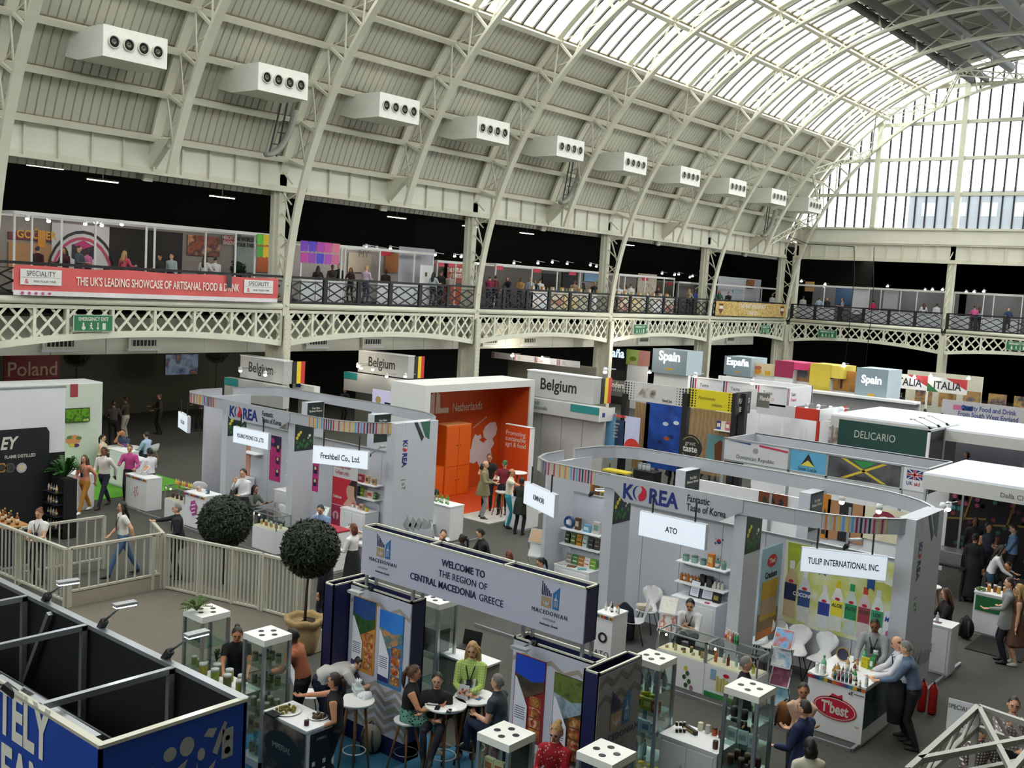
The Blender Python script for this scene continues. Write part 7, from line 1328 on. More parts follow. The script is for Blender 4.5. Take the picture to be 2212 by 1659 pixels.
for z in (zt, zt-hh): B('frame_rail', ALU, (x0_, y0_-.04, z-.02), (x1_, y0_+.03, z+.02), cs); B('frame_rail', ALU, (x1_-.03, y0_, z-.02), (x1_+.03, y1_, z+.02), cs); B('frame_rail', ALU, (x0_, y1_, z-.02), (x1_, y1_+.05, z+.02), cs)
T('Dominican Republic', F, us[1]*.5, .1, .16, mat('3a3a44'), cs, 'CENTER', .9, d=.034); PL('flag_print', F, [(.1, hh-.04), (us[1]*.42, hh-.04), (us[1]*.42, hh*.85)], mat('24467a'), cs, .032); PL('flag_print', F, [(us[1]*.55, hh-.04), (us[1]-.05, hh-.1), (us[1]-.05, hh*.75), (us[1]*.55, hh-.1)], mat('b8304a'), cs, .032); PL('crest', F, circ((us[1]*.5, hh*.62), .08), mat('8a8a90'), cs, .032); m_ = (us[1]+us[2])/2
PL('flag_print', F, [(m_-.2, .2), (m_+.2, .2), (m_, hh-.08)], mat('17202c'), cs, .032); PL('flag_print', F, [(m_-.2, .2), (m_+.2, .2), (m_, hh*.58)], mat('d8c84a'), cs, .036); T('Saint Lucia', F, m_, .07, .14, mat('2a3038'), cs, 'CENTER', .9, d=.04); m_ = (us[2]+us[3])/2; d_ = .55
for s in (1, -1): PL('flag_print', F, [(m_-s*d_-.06, .05), (m_-s*d_+.08, .05), (m_+s*d_+.06, hh-.05), (m_+s*d_-.08, hh-.05)], mat('d0b830'), cs, .032)
PL('flag_print', F, [(m_-.32, hh-.05), (m_+.32, hh-.05), (m_, hh*.6)], mat('2a8a4a'), cs, .036); T('Jamaica', F, m_, .07, .17, mat('20242a'), cs, 'CENTER', .9, .01, d=.04); u = us[3]+.12; wq = us[4]-us[3]-.24; Q('union_flag', F, u, .3, u+wq, .55, mat('2a3474'), cs, .032, .003)
for s in (1, -1): PL('union_flag_saltire', F, [(u if s > 0 else u+wq, .3), (u+.04*s if s > 0 else u+wq-.04, .3), (u+wq if s > 0 else u, .55), (u+wq-.04 if s > 0 else u+.04, .55)], INKW, cs, .036)
for a, b, c, dd, mm in ((u+wq*.42, .3, u+wq*.58, .55, INKW), (u, .39, u+wq, .46, INKW), (u+wq*.45, .3, u+wq*.55, .55, KR), (u, .405, u+wq, .445, KR)): Q('union_flag_cross', F, a, b, c, dd, mm, cs, .04, .003 if mm is INKW else .005)
T('UK', F, u, .15, .13, mat('2a3474'), cs, sx=.9, bold=.02, d=.034); T('aid', F, u+.2, .15, .14, KR, cs, sx=.9, bold=.02, d=.034); Fj = FE(x1_, y0_, zt-hh); Q('side_header_panel', Fj, .04, .03, y1_-y0_-.04, hh-.03, mat('6a6a68', .5), cs, 0, .03)
for s in (1, -1): PL('flag_print', Fj, [(.95-s*.35-.05, .08), (.95-s*.35+.05, .08), (.95+s*.35+.05, hh-.08), (.95+s*.35-.05, hh-.08)], mat('b8a848'), cs, .032)
B('stall_wall', WHITE, (x0_, 28.95, 0), (x1_, 29.0, 2.35), cs)
for i, (tl, br, c, cc, l) in enumerate((((1790, 1078), (1862, 1178), 'b08058', '201c1a', 'brown poster with a black centre seen through the right island'), ((1866, 1090), (1955, 1180), 'e0d8b8', '8a2a38', 'cream poster with a red ribbon emblem seen through the right island'), ((1745, 1060), (1788, 1165), 'c8822a', '7a3a18', 'amber bottle poster seen through the right island'), ((1640, 1060), (1700, 1100), '7a3a20', 'a05a30', 'dark brown poster behind the right fascia'))):
    F, w_, h_ = RY(tl, br, 22.6); F.o.z = max(F.o.z, .2); pst(F, w_, h_, mat(c, .5, var=.1), l, [([(w_*.33, 0), (w_*.67, 0), (w_*.67, h_), (w_*.33, h_)], mat(cc))] if i == 0 else [(circ((w_*.5, h_*.62), w_*.28, 14, .8), mat(cc)), (circ((w_*.5, h_*.55), w_*.2, 12, .8), mat('e8dcc0'))] if i == 1 else [([(w_*(.15+.28*k), .1*h_), (w_*(.3+.28*k), .1*h_), (w_*(.3+.28*k), .5*h_), (w_*(.225+.28*k), .7*h_), (w_*(.15+.28*k), .5*h_)], mat(('20301c', '3a1c14', '1c2a30')[k])) for k in range(3)])
e = stand('poster_wall', 'white frame wall carrying brown and cream posters behind the right island', (-8.5, 22.7, 0), 'wall'); B('wall_sheet', WHITE, (-12.4, 22.64, 0), (-7.3, 22.7, 2.5), e)
for x in (-12.4, -10.4, -8.5, -7.3): B('wall_post', ALU, (x-.03, 22.58, 0), (x+.03, 22.74, 2.52), e)
for i, (px, py, Yl) in enumerate(((1818, 1088, 22.0), (1898, 1108, 22.0), (2035, 1105, 23.5), (2048, 1103, 24.0))): p = OY(px, py, Yl); spot((p.x, Yl, p.z), 'lit spotlight in front of the brown and cream posters, number %s from the left' % ('one', 'two', 'three', 'four')[i], 'poster spots', False, .06)
Y = 34.6; ds = stand('green_box_stand', 'dark green box stand with a black hollow end', (-12, 35, 0)); F, w_, h_ = RY((1813, 905), (2000, 975), Y); zt = OY(1813, 905, Y).z; x0_, x1_ = F.o.x, F.o.x+w_; B('green_wall', mat('12403a', .5, var=.05), (x0_, Y, .2), (x1_, Y+.05, zt), ds); B('white_edge', WHITE, (x1_, Y, 0), (x1_+.08, Y+.08, zt), ds); B('black_side', BLACK, (x1_+.02, Y+.08, 0), (x1_+.06, Y+3.0, zt-.05), ds); B('side_frame', ALU, (x1_, Y+.0, zt-.05), (x1_+.08, Y+3.05, zt+.02), ds); B('side_post', ALU, (x1_+.03, Y+1.5, 0), (x1_+.1, Y+1.6, zt), ds); T('DELICARIO', FS(x0_, Y, 0), .55, zt-.55, .36, mat('b8beb4'), ds, sx=.78)
for k in range(3): clamp_lamp((x1_+.05, Y+.4+k*.9, zt+.02), (x1_-.7, Y+.6+k*.9, zt+.25), 'thin arm lamp on the dark green box frame, %s of three' % ('front', 'middle', 'rear')[k], False)
CAN = mat('e4e8f4', .6, var=.02)
for nm, a, b, l in (('fabric_canopy', (-14.6, 36.2, 3.0), (-5.0, 41.0, 3.06), 'wide white fabric canopy behind the dark green box'), ('fabric_canopy', (-8.1, 26.2, 2.95), (-3.4, 29.6, 3.0), 'white fabric canopy over the chocolate stall')):
    e = stand(nm, l, ((a[0]+b[0])/2, a[1], 0), 'canopy'); B('canopy_sheet', CAN, a, b, e); B('valance', mat('c9c8c4'), (a[0], a[1]-.03, a[2]-.35), (b[0], a[1], a[2]), e); B('valance', mat('c9c8c4'), (a[0]-.03, a[1], a[2]-.35), (a[0], b[1], a[2]), e)
    for x in (a[0]+.05, b[0]-.05):
        for y in (a[1]+.05, b[1]-.05): B('post', ALU, (x-.03, y-.03, 0), (x+.03, y+.03, a[2]), e)
T('Dalla Chocolate', FS(-8.1, 26.17, 2.6), 2.3, .1, .16, mat('55555a'), e, 'CENTER')
bw = stand('bauble_wall', 'dark wall of printed round chocolates in teal, pink and brown', (-6, 30, 0), 'poster'); B('dark_wall', mat('221a1e', .6, var=.2), (-8.6, 29.9, 0), (-2.8, 30.0, 2.7), bw); F = FS(-8.6, 29.9, 0); rnd = random.Random(3)
for c in ('2a8a8a', 'b04a78', '3a6a5a', '5a2a5a', '8a3a3a'):
    mb = MB()
    for k in range(46): u, v = rnd.randrange(38)*.15+.08, rnd.randrange(16)*.16+.15; mb.prism(circ((u, v), .062, 9), F, .001, .012)
    mb.obj('chocolate_print', mat(c, .4, var=.2, scale=20), bw, kind='stuff')
for k in range(5): PL('gold_frame_print', F, [(.1+1.1*k, 1.25), (1.1+1.1*k, 1.4), (1.1+1.1*k, 1.45), (.1+1.1*k, 1.3)], mat('a08038'), bw, .014); PL('gold_frame_print', F, [(.5+1.1*k, 1.3), (.55+1.1*k, 1.3), (.75+1.1*k, 2.2), (.7+1.1*k, 2.2)], mat('a08038'), bw, .014)
F, w_, h_ = RY((2036, 862), (2230, 915), 49.5); e = stand('region_header', 'long grey header about food and drink from South West England', F(w_/2, 0, 0), 'sign'); Q('header_board', F, 0, -.3, w_, h_, mat('c0bcc0', .5), e, -.05, .05); T('Quality Food and Drink\nFrom South West England', F, w_*.52, h_*.42, .3, mat('3a4a88'), e, 'CENTER', .8, .02); Q('logo', F, .5, h_*.35, .95, h_*.7, mat('c06a90'), e, .002, .004); Q('logo', F, .9, h_*.35, 1.35, h_*.7, mat('2a5a9a'), e, .004, .004); Q('stall_wall', F, .4, -F.o.z, w_-.4, -.3, mat('cfcdc4'), e, -1.5, .05); B('post', ALU, (F.o.x, 49.5, 0), (F.o.x+.1, 49.6, F.o.z), e)
e = stand('food_photo_wall', 'grey wall with a big printed bowl of brown sweets', (-8, 43, 0), 'poster'); B('wall', mat('8a8c98', .6), (-12.0, 42.0, 0), (-5.0, 42.1, 2.6), e); F = FS(-12.0, 42.0, 0); PL('bowl_print', F, circ((3.6, 1.2), 1.1, 20, .85), mat('b8bac4'), e, .002); PL('bowl_print', F, circ((3.5, 1.3), .8, 18, .8), mat('4a2a20', .5, kind='photo', c2=('8a5a34', '3a1c18'), scale=6), e, .006)
# ---- right aisle furniture
e = thing('serving_table', 'table with a coral red cloth in front of the bauble wall', 'table', G(2055, 1180)); B('cloth_drape', mat('b03a3c', .8, var=.1), (-.9, -.4, 0), (.9, .4, .92), e); B('cloth_top', mat('c24646', .8), (-.92, -.42, .92), (.92, .42, .94), e); p = e.location; pack((p.x-.25, p.y-.1, .94), .22, .03, .3, 'e4e4e4', 'b04a70', 'white standing card on the coral red table')
q = G(2025, 1290); e = thing('steel_food_warmer', 'stainless steel food warmer on a black table', 'oven', (q.x, q.y+.4, 0)); B('table_top', BLACK, (-.55, -.35, .78), (.55, .35, .82), e); B('steel_box', mat('8a8c8c', .3, .8), (-.42, -.25, .82), (.42, .25, 1.12), e); B('lid', mat('a8aaaa', .25, .8), (-.43, -.26, 1.12), (.43, .26, 1.15), e)
for x in (-.5, .5):
    for y in (-.3, .3): B('leg', BLACK, (x-.02, y-.02, 0), (x+.02, y+.02, .78), e)
q = G(2155, 1385); sc_ = counter(q.x-.1, q.y+.35, 1.0, .5, .95, 'white counter with a green print and jars on the right aisle'); Q('green_print', FS(-.5, -.262, 0), .05, .55, .95, .88, mat('1f6a34', .5, var=.2), sc_, 0, .004)
for i in range(6): jar((q.x-.35+.1*i, q.y+.3+.08*(i % 2), .95), .16, .04, ('b8742a', '8a4a1c', 'c89a40')[i % 3], 'd8d8d0', 'amber jar on the green print counter', 'amber jars on the green print counter')
plate((q.x-.5, q.y+.25, .95), .13, 'dark basket plate of green herbs on the right counter', food='4a6a24'); B('floor_mat', mat('22221f', .95), (G(2085, 1400).x, 22.6, .004), (G(2085, 1400).x+1.1, 24.4, .02), kind='structure')
e = thing('ladder_shelf', 'white ladder shelf of boxes in front of the bauble wall', 'shelf', G(2172, 1215)); 
for x in (-.35, .35): MB().bar((x, 0, 0), (x, .25, 1.6), .05).obj('ladder_side', WHITE, e)
for k in range(4): B('ladder_board', WHITE, (-.35, -.1+.06*k, .3+.36*k), (.35, .2+.06*k, .33+.36*k), e)
q = G(2015, 1265, .75); bar_stool((q.x, q.y, 0), 'white topped bar stool behind the end tower', group=None); q = G(2055, 1330, .4); bag((q.x+.35, q.y-.1, .0), 'black backpack beside the woman with red scarf', '17171a', .5)
# ---- white truss in the near right corner
TW = mat('a3a198', .4, .3); tz = 2.9; e = stand('white_truss_frame', 'white aluminium truss frame in the near right corner', G(2115, 1560, tz)*1.0, 'frame'); P0, P1, P2 = G(2113, 1527, tz), G(1960, 1665, tz), G(2260, 1578, tz); P3 = P1+(P2-P0)
for a, b in ((P0, P1), (P0, P2), (P1, P3), (P2, P3), (P1.lerp(P0, .15), P2.lerp(P3, .1))):
    for dz in (0, -.22): MB().bar(a+V((0, 0, dz)), b+V((0, 0, dz)), .055).obj('truss_chord', TW, e)
for a, b in ((P0, P2), (P0, P1)):
    for k in range(4): MB().bar(a.lerp(b, k/4)+V((0, 0, 0)), a.lerp(b, (k+1)/4)+V((0, 0, -.22)), .03).obj('truss_web', TW, e)
MB().bar(P0, P3.lerp(P2, .4), .05).obj('truss_diagonal', TW, e)
for p in (P0, P1, P2): MB().bar(p, V((p.x, p.y, 0)), .06).obj('truss_leg', TW, e)
a, b = G(2050, 1507, tz), G(2112, 1523, tz); F = Frame(a-V((0, 0, .34)), b-a); w_ = (b-a).length; e = stand('stand_number_card', 'white printed card fixed to the truss corner', F(w_/2, 0, 0), 'sign'); Q('card', F, 0, 0, w_, .34, mat('d8d8dc', .5), e, 0, .008); T('SPECIALITY', F, w_*.5, .24, .07, mat('55565c'), e, 'CENTER', .8, d=.012); T('129', F, w_*.7, .06, .1, BLK, e, 'CENTER', .7, .02, d=.012)
# ---- second and third Belgium signs under the gallery
F, w_, h_ = RY((775, 757), (880, 818), 33.0); belgium(F, w_, h_, 'grey Belgium sign under the gallery left of the second column'); Q('lower_band', F, -.6, -.9, w_+.4, -.05, GP_, bpy.data.objects['belgium_sign.001'], 0, .3); Q('teal_band', F, -.6, -.35, .3, -.05, TEAL, bpy.data.objects['belgium_sign.001'], .31, .01); Q('rear_wall', F, -.3, -F.o.z, w_, -.9, mat('8a8a82'), bpy.data.objects['belgium_sign.001'], -.3, .1)
F, w_, h_ = RY((520, 768), (612, 830), 25.5); belgium(F, w_, h_, 'grey Belgium sign half hidden by the first column'); Q('lower_band', F, -.6, -.9, w_+.4, -.05, GP_, bpy.data.objects['belgium_sign.002'], 0, .3); Q('teal_band', F, -.6, -.35, .3, -.05, TEAL, bpy.data.objects['belgium_sign.002'], .31, .01); Q('rear_wall', F, -.3, -F.o.z, w_, -.9, mat('8a8a82'), bpy.data.objects['belgium_sign.002'], -.3, .1)
for i, (px, py, Yl) in enumerate(((519, 803, 25.0), (573, 812, 25.0), (773, 793, 32.4), (780, 797, 32.4), (805, 800, 32.4), (835, 815, 32.4), (1107, 770, 43.5), (1171, 777, 43.5), (1307, 806, 30.0), (875, 815, 32.4), (1172, 841, 60), (1975, 817, 61.6), (2010, 814, 61.6), (2092, 819, 61.6), (1822, 792, 48.1), (1403, 806, 52.6), (1625, 830, 35.6), (1502, 815, 35.6))):
    p = OY(px, py, Yl)
    if i == 10: continue
    spot((p.x, Yl, p.z), 'bright lit spotlight %s' % ('left of the first Belgium sign', 'low on the first Belgium sign', 'over the teal band, left one', 'over the teal band, right one', 'under the second Belgium sign, left one', 'under the second Belgium sign, right one', 'over the shaded France headers, left one', 'over the shaded France headers, right one', 'beside the Belgian flag column', 'at the right end of the second Belgium sign', '', 'over the left Italia header', 'over the middle Italia header', 'over the right Italia header', 'above the beer photo', 'below the green fruit photo', 'in front of the France headers', 'left of the France headers')[i], None, i not in (0, 11, 13), .07 if Yl < 40 else .11)
F, w_, h_ = RY((632, 828), (678, 850), 26.5); e = stand('eu_box_sign', 'small lit white box sign with a blue flag beside the first column', F(w_/2, 0, 0), 'sign'); Q('box', F, 0, -.3, w_, h_, mat('e8e8e0', .5), e, -.3, .3); Q('flag', F, .2, .15, .5, .4, mat('2440a0'), e, .001, .003); Q('support', F, .2, -F.o.z, w_-.2, -.3, mat('9a9a94'), e, -.25, .1)
F, w_, h_ = RY((805, 840), (868, 905), 24.6); e = stand('lit_panel', 'pale lilac lit panel with a flower print beside the orange booth', F(w_/2, 0, 0), 'poster'); Q('panel', F, 0, -.6, w_, h_, mat('c9c4e2', .5, emit=.25, var=0), e, -.05, .05); Q('dark_screen', F, w_*.45, h_*.1, w_, h_*.55, mat('1a1c2c'), e, .02, .03); Q('support', F, .1, -F.o.z, w_-.1, -.6, GP_, e, -.05, .03); PL('flower_print', F, circ((.3, .5), .14, 8), mat('b8a46a'), e, .002)
for p, e_ in (((-36, 24.0, 3.4), 60), ((-36, 31.5, 3.6), 90), ((-34, 42.5, 3.6), 90), ((-32, 50, 4), 90), ((-22, 60, 4.2), 160), ((-10, 79, 4.2), 60)): plight(p, e_, .3)
# ================================================================ stalls and banners on the upper gallery
SHW = mat('dcdcd8', .5, var=.02); RD = mat('c0304a', .5)
def gshell(pxs, lab, X=-36.0, d=2.8, zt=8.5, wall='b8b2ac', xb=None, red=0):
    """shell-scheme stall row: white posts at the given picture columns, beams, rear wall"""
    ys = [OX(p, 560, X).y for p in pxs]; e = stand('gallery_stall', lab, (X-1, (ys[0]+ys[-1])/2, 5.72))
    for y in ys: B('post', SHW, (X-.03, y-.03, 5.72), (X+.03, y+.03, zt), e)
    B('front_beam', SHW, (X-.05, ys[0], zt-.12), (X+.05, ys[-1], zt), e); B('rear_beam', SHW, (X-d, ys[0], zt-.1), (X-d+.06, ys[-1], zt), e); B('rear_wall', mat(wall, .7, var=.05), (X-d-.1, ys[0]-.5, 5.72), (X-d, ys[-1]+.5, zt-.1), e)
    for y in (ys[0], ys[-1]): B('side_beam', SHW, (X-d, y-.04, zt-.1), (X, y+.04, zt), e)
    for k in range(red): y = ys[0]+(ys[-1]-ys[0])*(k+.5)/red; B('red_header', RD, (X-d*.45, y-.35, zt-.3), (X-d*.45+.03, y+.35, zt-.05), e)
    return e
def gprint(e, tl, br, m, X=-38.75, nm='printed_panel', d=.0): F, w, h = RX(tl, br, X); Q(nm, F, 0, 0, w, h, m, e, d, .02); return F, w, h
def gspots(pts, X, lab, grp, warm=False):
    for px, py in pts:
        p = OX(px, py, X); o = spot(p, lab, grp, warm, .07); MB().bar((0, 0, .1), (0, 0, 8.42-p.z), .015).obj('drop_rod', BLK, o)
g = gshell((30, 68, 132, 205, 315, 333, 443, 508, 550, 605), 'long white framed stall row above the red banner', wall='8a8078')
F, w_, h_ = gprint(g, (18, 500), (110, 522), mat('6a1430', .5)); T('GOÛTER', F, w_*.18, h_*.28, .42, mat('d09a2a'), g, sx=.9, bold=.02, d=.03); gprint(g, (18, 522), (110, 590), mat('a87a50', .6)); gprint(g, (81, 497), (97, 535), mat('c8841c', .5), d=.025); gprint(g, (112, 480), (235, 590), mat('c8c2c0', .6))
for r, c in ((1.45, '1f1a20'), (1.25, 'b83a5a')): o = OX(178, 600, -38.72); Fa = FE(-38.72, o.y, o.z); PL('arch_print', Fa, [(r*cos(t*pi/14), 1.25*r*sin(t*pi/14)) for t in range(15)]+[((r-.09)*cos(t*pi/14), 1.25*(r-.09)*sin(t*pi/14)) for t in range(14, -1, -1)], mat(c), g, .01)
PL('cube_print', Fa, [(-.45, .75), (0, .55), (.45, .75), (.45, 1.25), (0, 1.4), (-.45, 1.25)], mat('241c30'), g, .012); PL('cube_print', Fa, [(-.4, 1.25), (0, 1.1), (.4, 1.25), (0, 1.45)], mat('b8286a'), g, .018)
gprint(g, (236, 490), (392, 590), mat('26211e', .8)); gprint(g, (405, 507), (473, 555), mat('5a2420', .5, kind='photo', c2=('9a4a2a', '3a1c1a', 'c88a60'), scale=3), d=.02); F, w_, h_ = gprint(g, (482, 508), (505, 526), mat('b83038', .5), d=.02); T('MERCATO\nSEASONS', F, w_*.5, h_*.5, .22, INKW, g, 'CENTER', .7, .02, d=.05); F, w_, h_ = gprint(g, (508, 505), (552, 590), mat('8a918e', .6), d=.015); T('THE WORLD AT\nYOUR TABLE', F, w_*.5, h_*.82, .24, BLK, g, 'CENTER', .75, .03, d=.05); gprint(g, (555, 520), (606, 590), mat('b85a20', .6), d=.01)
gspots(((59, 475), (105, 480), (184, 486), (207, 483), (220, 489), (263, 487)), -37.0, 'bright lit spotlight over the maroon and arch stalls', 'spots over the first gallery stalls')
plant((-36.6, OX(515, 560, -36.6).y, 6.0), 'dark leafy plant at the world table stall', 1.3, 50, '1f3a24', .55, 21, '3a2a20')
def bunting(px0, px1, py, cols, lab, X=-35.9):
    a, b = OX(px0, py, X), OX(px1, py+6, X); e = stand('paper_bunting', lab, a, 'bunting'); MB().bar((X, a.y, a.z+.02), (X, b.y, b.z+.02), .012).obj('string', BLK, e)
    n = len(cols)
    for k, c in enumerate(cols): y = a.y+(b.y-a.y)*(k % (n//2))/(n//2); z = a.z-(.0 if k < n//2 else .5); F = FE(X, y, z-.45); PL('paper_flag', F, [(0, .05), (.1, 0), (.2, .06), (.3, 0), (.4, .05), (.42, .46), (0, .46)], mat(c, .6), e, .01*(k % 3), .004)
bunting(556, 606, 506, ('5ac030', 'd8c020', 'e0a020', 'e08020', '4aa838', 'e0b820', 'd87020', 'd84a20'), 'green, yellow and orange paper bunting'); bunting(650, 735, 520, ('7a3ac0', '5a3ac8', 'b040b0', 'd050a0', 'e07a90', 'c040a0', '9a40b8', '4a3ad0', 'b04ab8', 'd06a90'), 'purple and pink paper bunting')
g = gshell((650, 737, 745, 820, 895, 935), 'white gallery stall with a solid white end wall', zt=8.3, wall='b0a8a4', red=2); gprint(g, (752, 545), (800, 590), mat('c8bca8', .6), d=.02); F, w_, h_ = RX((770, 548), (795, 570), -38.72); T('MY', F, .1, .3, .5, mat('8a8478'), g, d=.04); gprint(g, (832, 540), (860, 590), mat('b06a30', .6), d=.02)
F, w_, h_ = RX((862, 532), (934, 612), -36.6); Q('white_side_wall', F, 0, -.2, w_, h_, mat('a9aab2', .6), g, 0, .04); F, w_, h_ = RX((908, 572), (932, 614), -35.7); pst(F, w_, h_, mat('e6e6e4', .5), 'white poster with a small bottle on the gallery', [([(w_*.42, h_*.4), (w_*.58, h_*.4), (w_*.58, h_*.62), (w_*.42, h_*.62)], mat('3a4a2a'))])
gspots(((786, 538), (791, 536), (814, 540), (843, 539)), -37.2, 'warm lit spotlight in the white gallery stall', 'spots in the white gallery stall', True)
def gfront(px0, px1, lab, ms, X=-35.55, top=616):
    a, b = OX(px0, 640, X), OX(px1, 640, X); e = stand('stall_table', lab, (X-.3, (a.y+b.y)/2, 5.72), 'table'); B('table_top', SHW, (X-.7, a.y, 6.62), (X, b.y, 6.68), e); n = len(ms); w = (b.y-a.y)/n
    for k, m in enumerate(ms): Q('front_panel', FE(X-.05, a.y+k*w, 5.74), .02, 0, w-.02, .88, m, e, 0, .02)
    return e, a.y, b.y
WM = mat('c4c6ca', .6)
gfront(650, 742, 'white stall table behind the railing under purple bunting', [WM]*3); gfront(815, 935, 'white stall table behind the railing at the white end wall', [WM]*3)
pm_ = [mat(c, .5, kind='photo', c2=d, scale=4) for c, d in (('d8d8dc', ('e4e4e8', 'c8a080')), ('c8b898', ('e0d8c8', 'b06a40', '5a7a9a')), ('d8c060', ('e0d8b0', 'c88a2a')), ('c0ccb8', ('d8dcd0', '9ab08a', 'c88a8a')))]
for (a0, b0, lab, grp) in ((1152, 1312, 'row of printed stall tables before the fourth column', 'goods on the printed tables before the fourth column'), (1337, 1458, 'row of printed stall tables after the fourth column', 'goods on the printed tables after the fourth column')):
    e, ya, yb = gfront(a0, b0, lab, [pm_[(k+(a0 > 1200)) % 4] for k in range(5)])
    for k in range(16): y = ya+(yb-ya)*(k+.5)/16; (bottle((-35.8, y, 6.68), .25, .04, ('c86a30', '4a8ab0', 'd8d0c0', '8ab05a')[k % 4], 'e0e0d8', 'bottle '+'among the '+grp, grp) if k % 2 else pack((-35.8, y, 6.68), .2, .15, .3, ('c8b090', 'b8c4cc', 'd0a060', '8a5a40')[k % 4], 'd8d4c8', 'carton among the '+grp, grp, rot=pi/2))
g = gshell((945, 985, 1030), 'white and red stall with an orange future sign', X=-36.8, zt=8.0, wall='a8a09a', red=3); F, w_, h_ = gprint(g, (966, 567), (997, 612), mat('8a3418', .5), X=-38.4, d=.02); T('THE FUTURE\nOF SPIRITS', F, w_*.5, h_*.55, .3, INKW, g, 'CENTER', .75, .03, d=.05); counter(-37.6, OX(985, 620, -37.6).y, 1.4, .5, 1.0, 'bright orange counter behind the gallery railing', rot=pi/2, body=mat('c85014', .5), top=mat('d86020', .5), z=5.72)
gspots(((940, 552), (982, 555), (996, 556)), -38, 'warm lit spotlight near the orange future sign', 'spots near the future sign', True)
g = gshell((1072, 1151, 1206, 1255, 1311), 'bright framed stall row before the fourth column', zt=8.05, wall='5a5450', red=3); gprint(g, (1172, 590), (1205, 625), mat('241f24', .8), d=.02); gprint(g, (1215, 588), (1246, 622), mat('201f26', .8), d=.02); gprint(g, (1262, 585), (1300, 610), mat('6a8aa8', .6), d=.02); gspots(((1110, 570), (1162, 570), (1193, 568), (1225, 571), (1275, 574), (1288, 577), (1311, 580)), -36.9, 'warm lit spotlight in the bright stall row', 'spots in the bright stall row', True)
g = gshell((1340, 1353, 1397, 1438, 1460), 'bright framed stall row after the fourth column', zt=8.05, wall='7a746e', red=2); gspots(((1430, 592), (1457, 595), (1466, 594)), -36.9, 'warm lit spotlight after the fourth column', 'spots after the fourth column', True); gprint(g, (1378, 590), (1415, 640), mat('b0a090', .6, kind='photo', c2=('d8d0c0', '8a6a4a'), scale=4), d=.02)
g = gshell((1470, 1525), 'dim white and red stall behind the fifth column', X=-38, zt=7.9, wall='9a928c', red=2); gspots(((1490, 600), (1496, 598)), -39, 'warm lit spotlight before the fifth column', 'spots before the fifth column', True)
g = gshell((1550, 1612, 1642, 1651, 1683), 'plain white stall above the nut banner', zt=7.9, wall='6a6662'); F, w_, h_ = RX((1552, 596), (1640, 648), -36.8); Q('white_side_wall', F, 0, -.3, w_, h_, mat('b4b6bc', .6), g, 0, .04); gprint(g, (1584, 626), (1603, 633), mat('a8c0c0'), X=-36.7); F, w_, h_ = gprint(g, (1614, 604), (1628, 624), mat('4a3a2a', .5, kind='photo', c2=('b06a2a', '3a2a1c'), scale=5), X=-36.7)
# far gallery stalls, facing -Y
def fshell(pxs, lab, Y=75.0, zt=8.3, wall='6a6866'):
    xs_ = [OY(p, 640, Y).x for p in pxs]; e = stand('gallery_stall', lab, ((xs_[0]+xs_[-1])/2, Y+1, 5.72))
    for x in xs_: B('post', SHW, (x-.03, Y-.03, 5.72), (x+.03, Y+.03, zt), e)
    B('front_beam', SHW, (xs_[0], Y-.05, zt-.14), (xs_[-1], Y+.05, zt), e); B('rear_wall', mat(wall, .7, var=.06), (xs_[0], Y+2.8, 5.72), (xs_[-1], Y+2.9, zt), e); B('table_front', mat('b8bac2', .6), (xs_[0], Y-.7, 5.75), (xs_[0]+(xs_[-1]-xs_[0])*.3, Y-.65, 6.65), e); B('table_front', mat('b8bac2', .6), (xs_[0]+(xs_[-1]-xs_[0])*.5, Y-.7, 5.75), (xs_[-1], Y-.65, 6.65), e); return e
g = fshell((1722, 1780, 1877, 1903, 1946, 1981, 2045), 'dark framed far gallery stall row left of the far column'); g2 = fshell((2062, 2126, 2148, 2210), 'dark framed far gallery stall right of the far column')
for tl, br, c, Yp in (((1807, 618), (1842, 660), '20405a', 77.7), ((1843, 625), (1872, 680), 'd0d2d6', 75.2), ((1910, 628), (1938, 668), 'a8aaae', 75.2), ((1740, 608), (1758, 630), 'b08a5a', 75.1)): F, w_, h_ = RY(tl, br, Yp); Q('banner_panel', F, 0, 0, w_, h_, mat(c, .6), g, 0, .02)
for i, (px, py) in enumerate(((1731, 609), (1782, 616), (1917, 620), (1998, 628), (2014, 627), (2036, 627), (2087, 632), (2104, 632), (2125, 631), (1780, 620))): p = OY(px, py, 76); o = spot(p, 'cold lit spotlight in the far gallery stalls', 'spots in the far gallery stalls', False, .1); MB().bar((0, 0, .1), (0, 0, 8.25-p.z), .015).obj('drop_rod', BLK, o)
# banners on the railing
e = stand('red_banner', 'long coral banner with white showcase lettering on the gallery railing', (-33.15, 20.5, 5.8), 'banner'); X = -33.12; a, b = OX(29, 600, X), OX(600, 640, X); y0_, y1_ = a.y, b.y; mb = MB(); n = 40; vs = []
for k in range(n+1):
    y = y0_+(y1_-y0_)*k/n
    for v in range(7): vs.append((X+.02*sin(k*.9+v)*sin(k*.37), y, 5.74+.94*v/6+.02*sin(k*.5)*(v == 6)))
mb.add(vs, [(k*7+v, (k+1)*7+v, (k+1)*7+v+1, k*7+v+1) for k in range(n) for v in range(6)], True); mb.m = [1 if v == 0 else 0 for k in range(n) for v in range(6)]; mb.obj('banner_cloth', [mat('d25a58', .6, var=.05, scale=3), mat('dcd8da', .6)], e)
F = FE(X+.03, y0_, 5.74); L = y1_-y0_; T("THE UK'S LEADING SHOWCASE OF ARTISANAL FOOD & DRINK", F, L*.51, .38, .4, mat('e8dcd0'), e, 'CENTER', .56, .018)
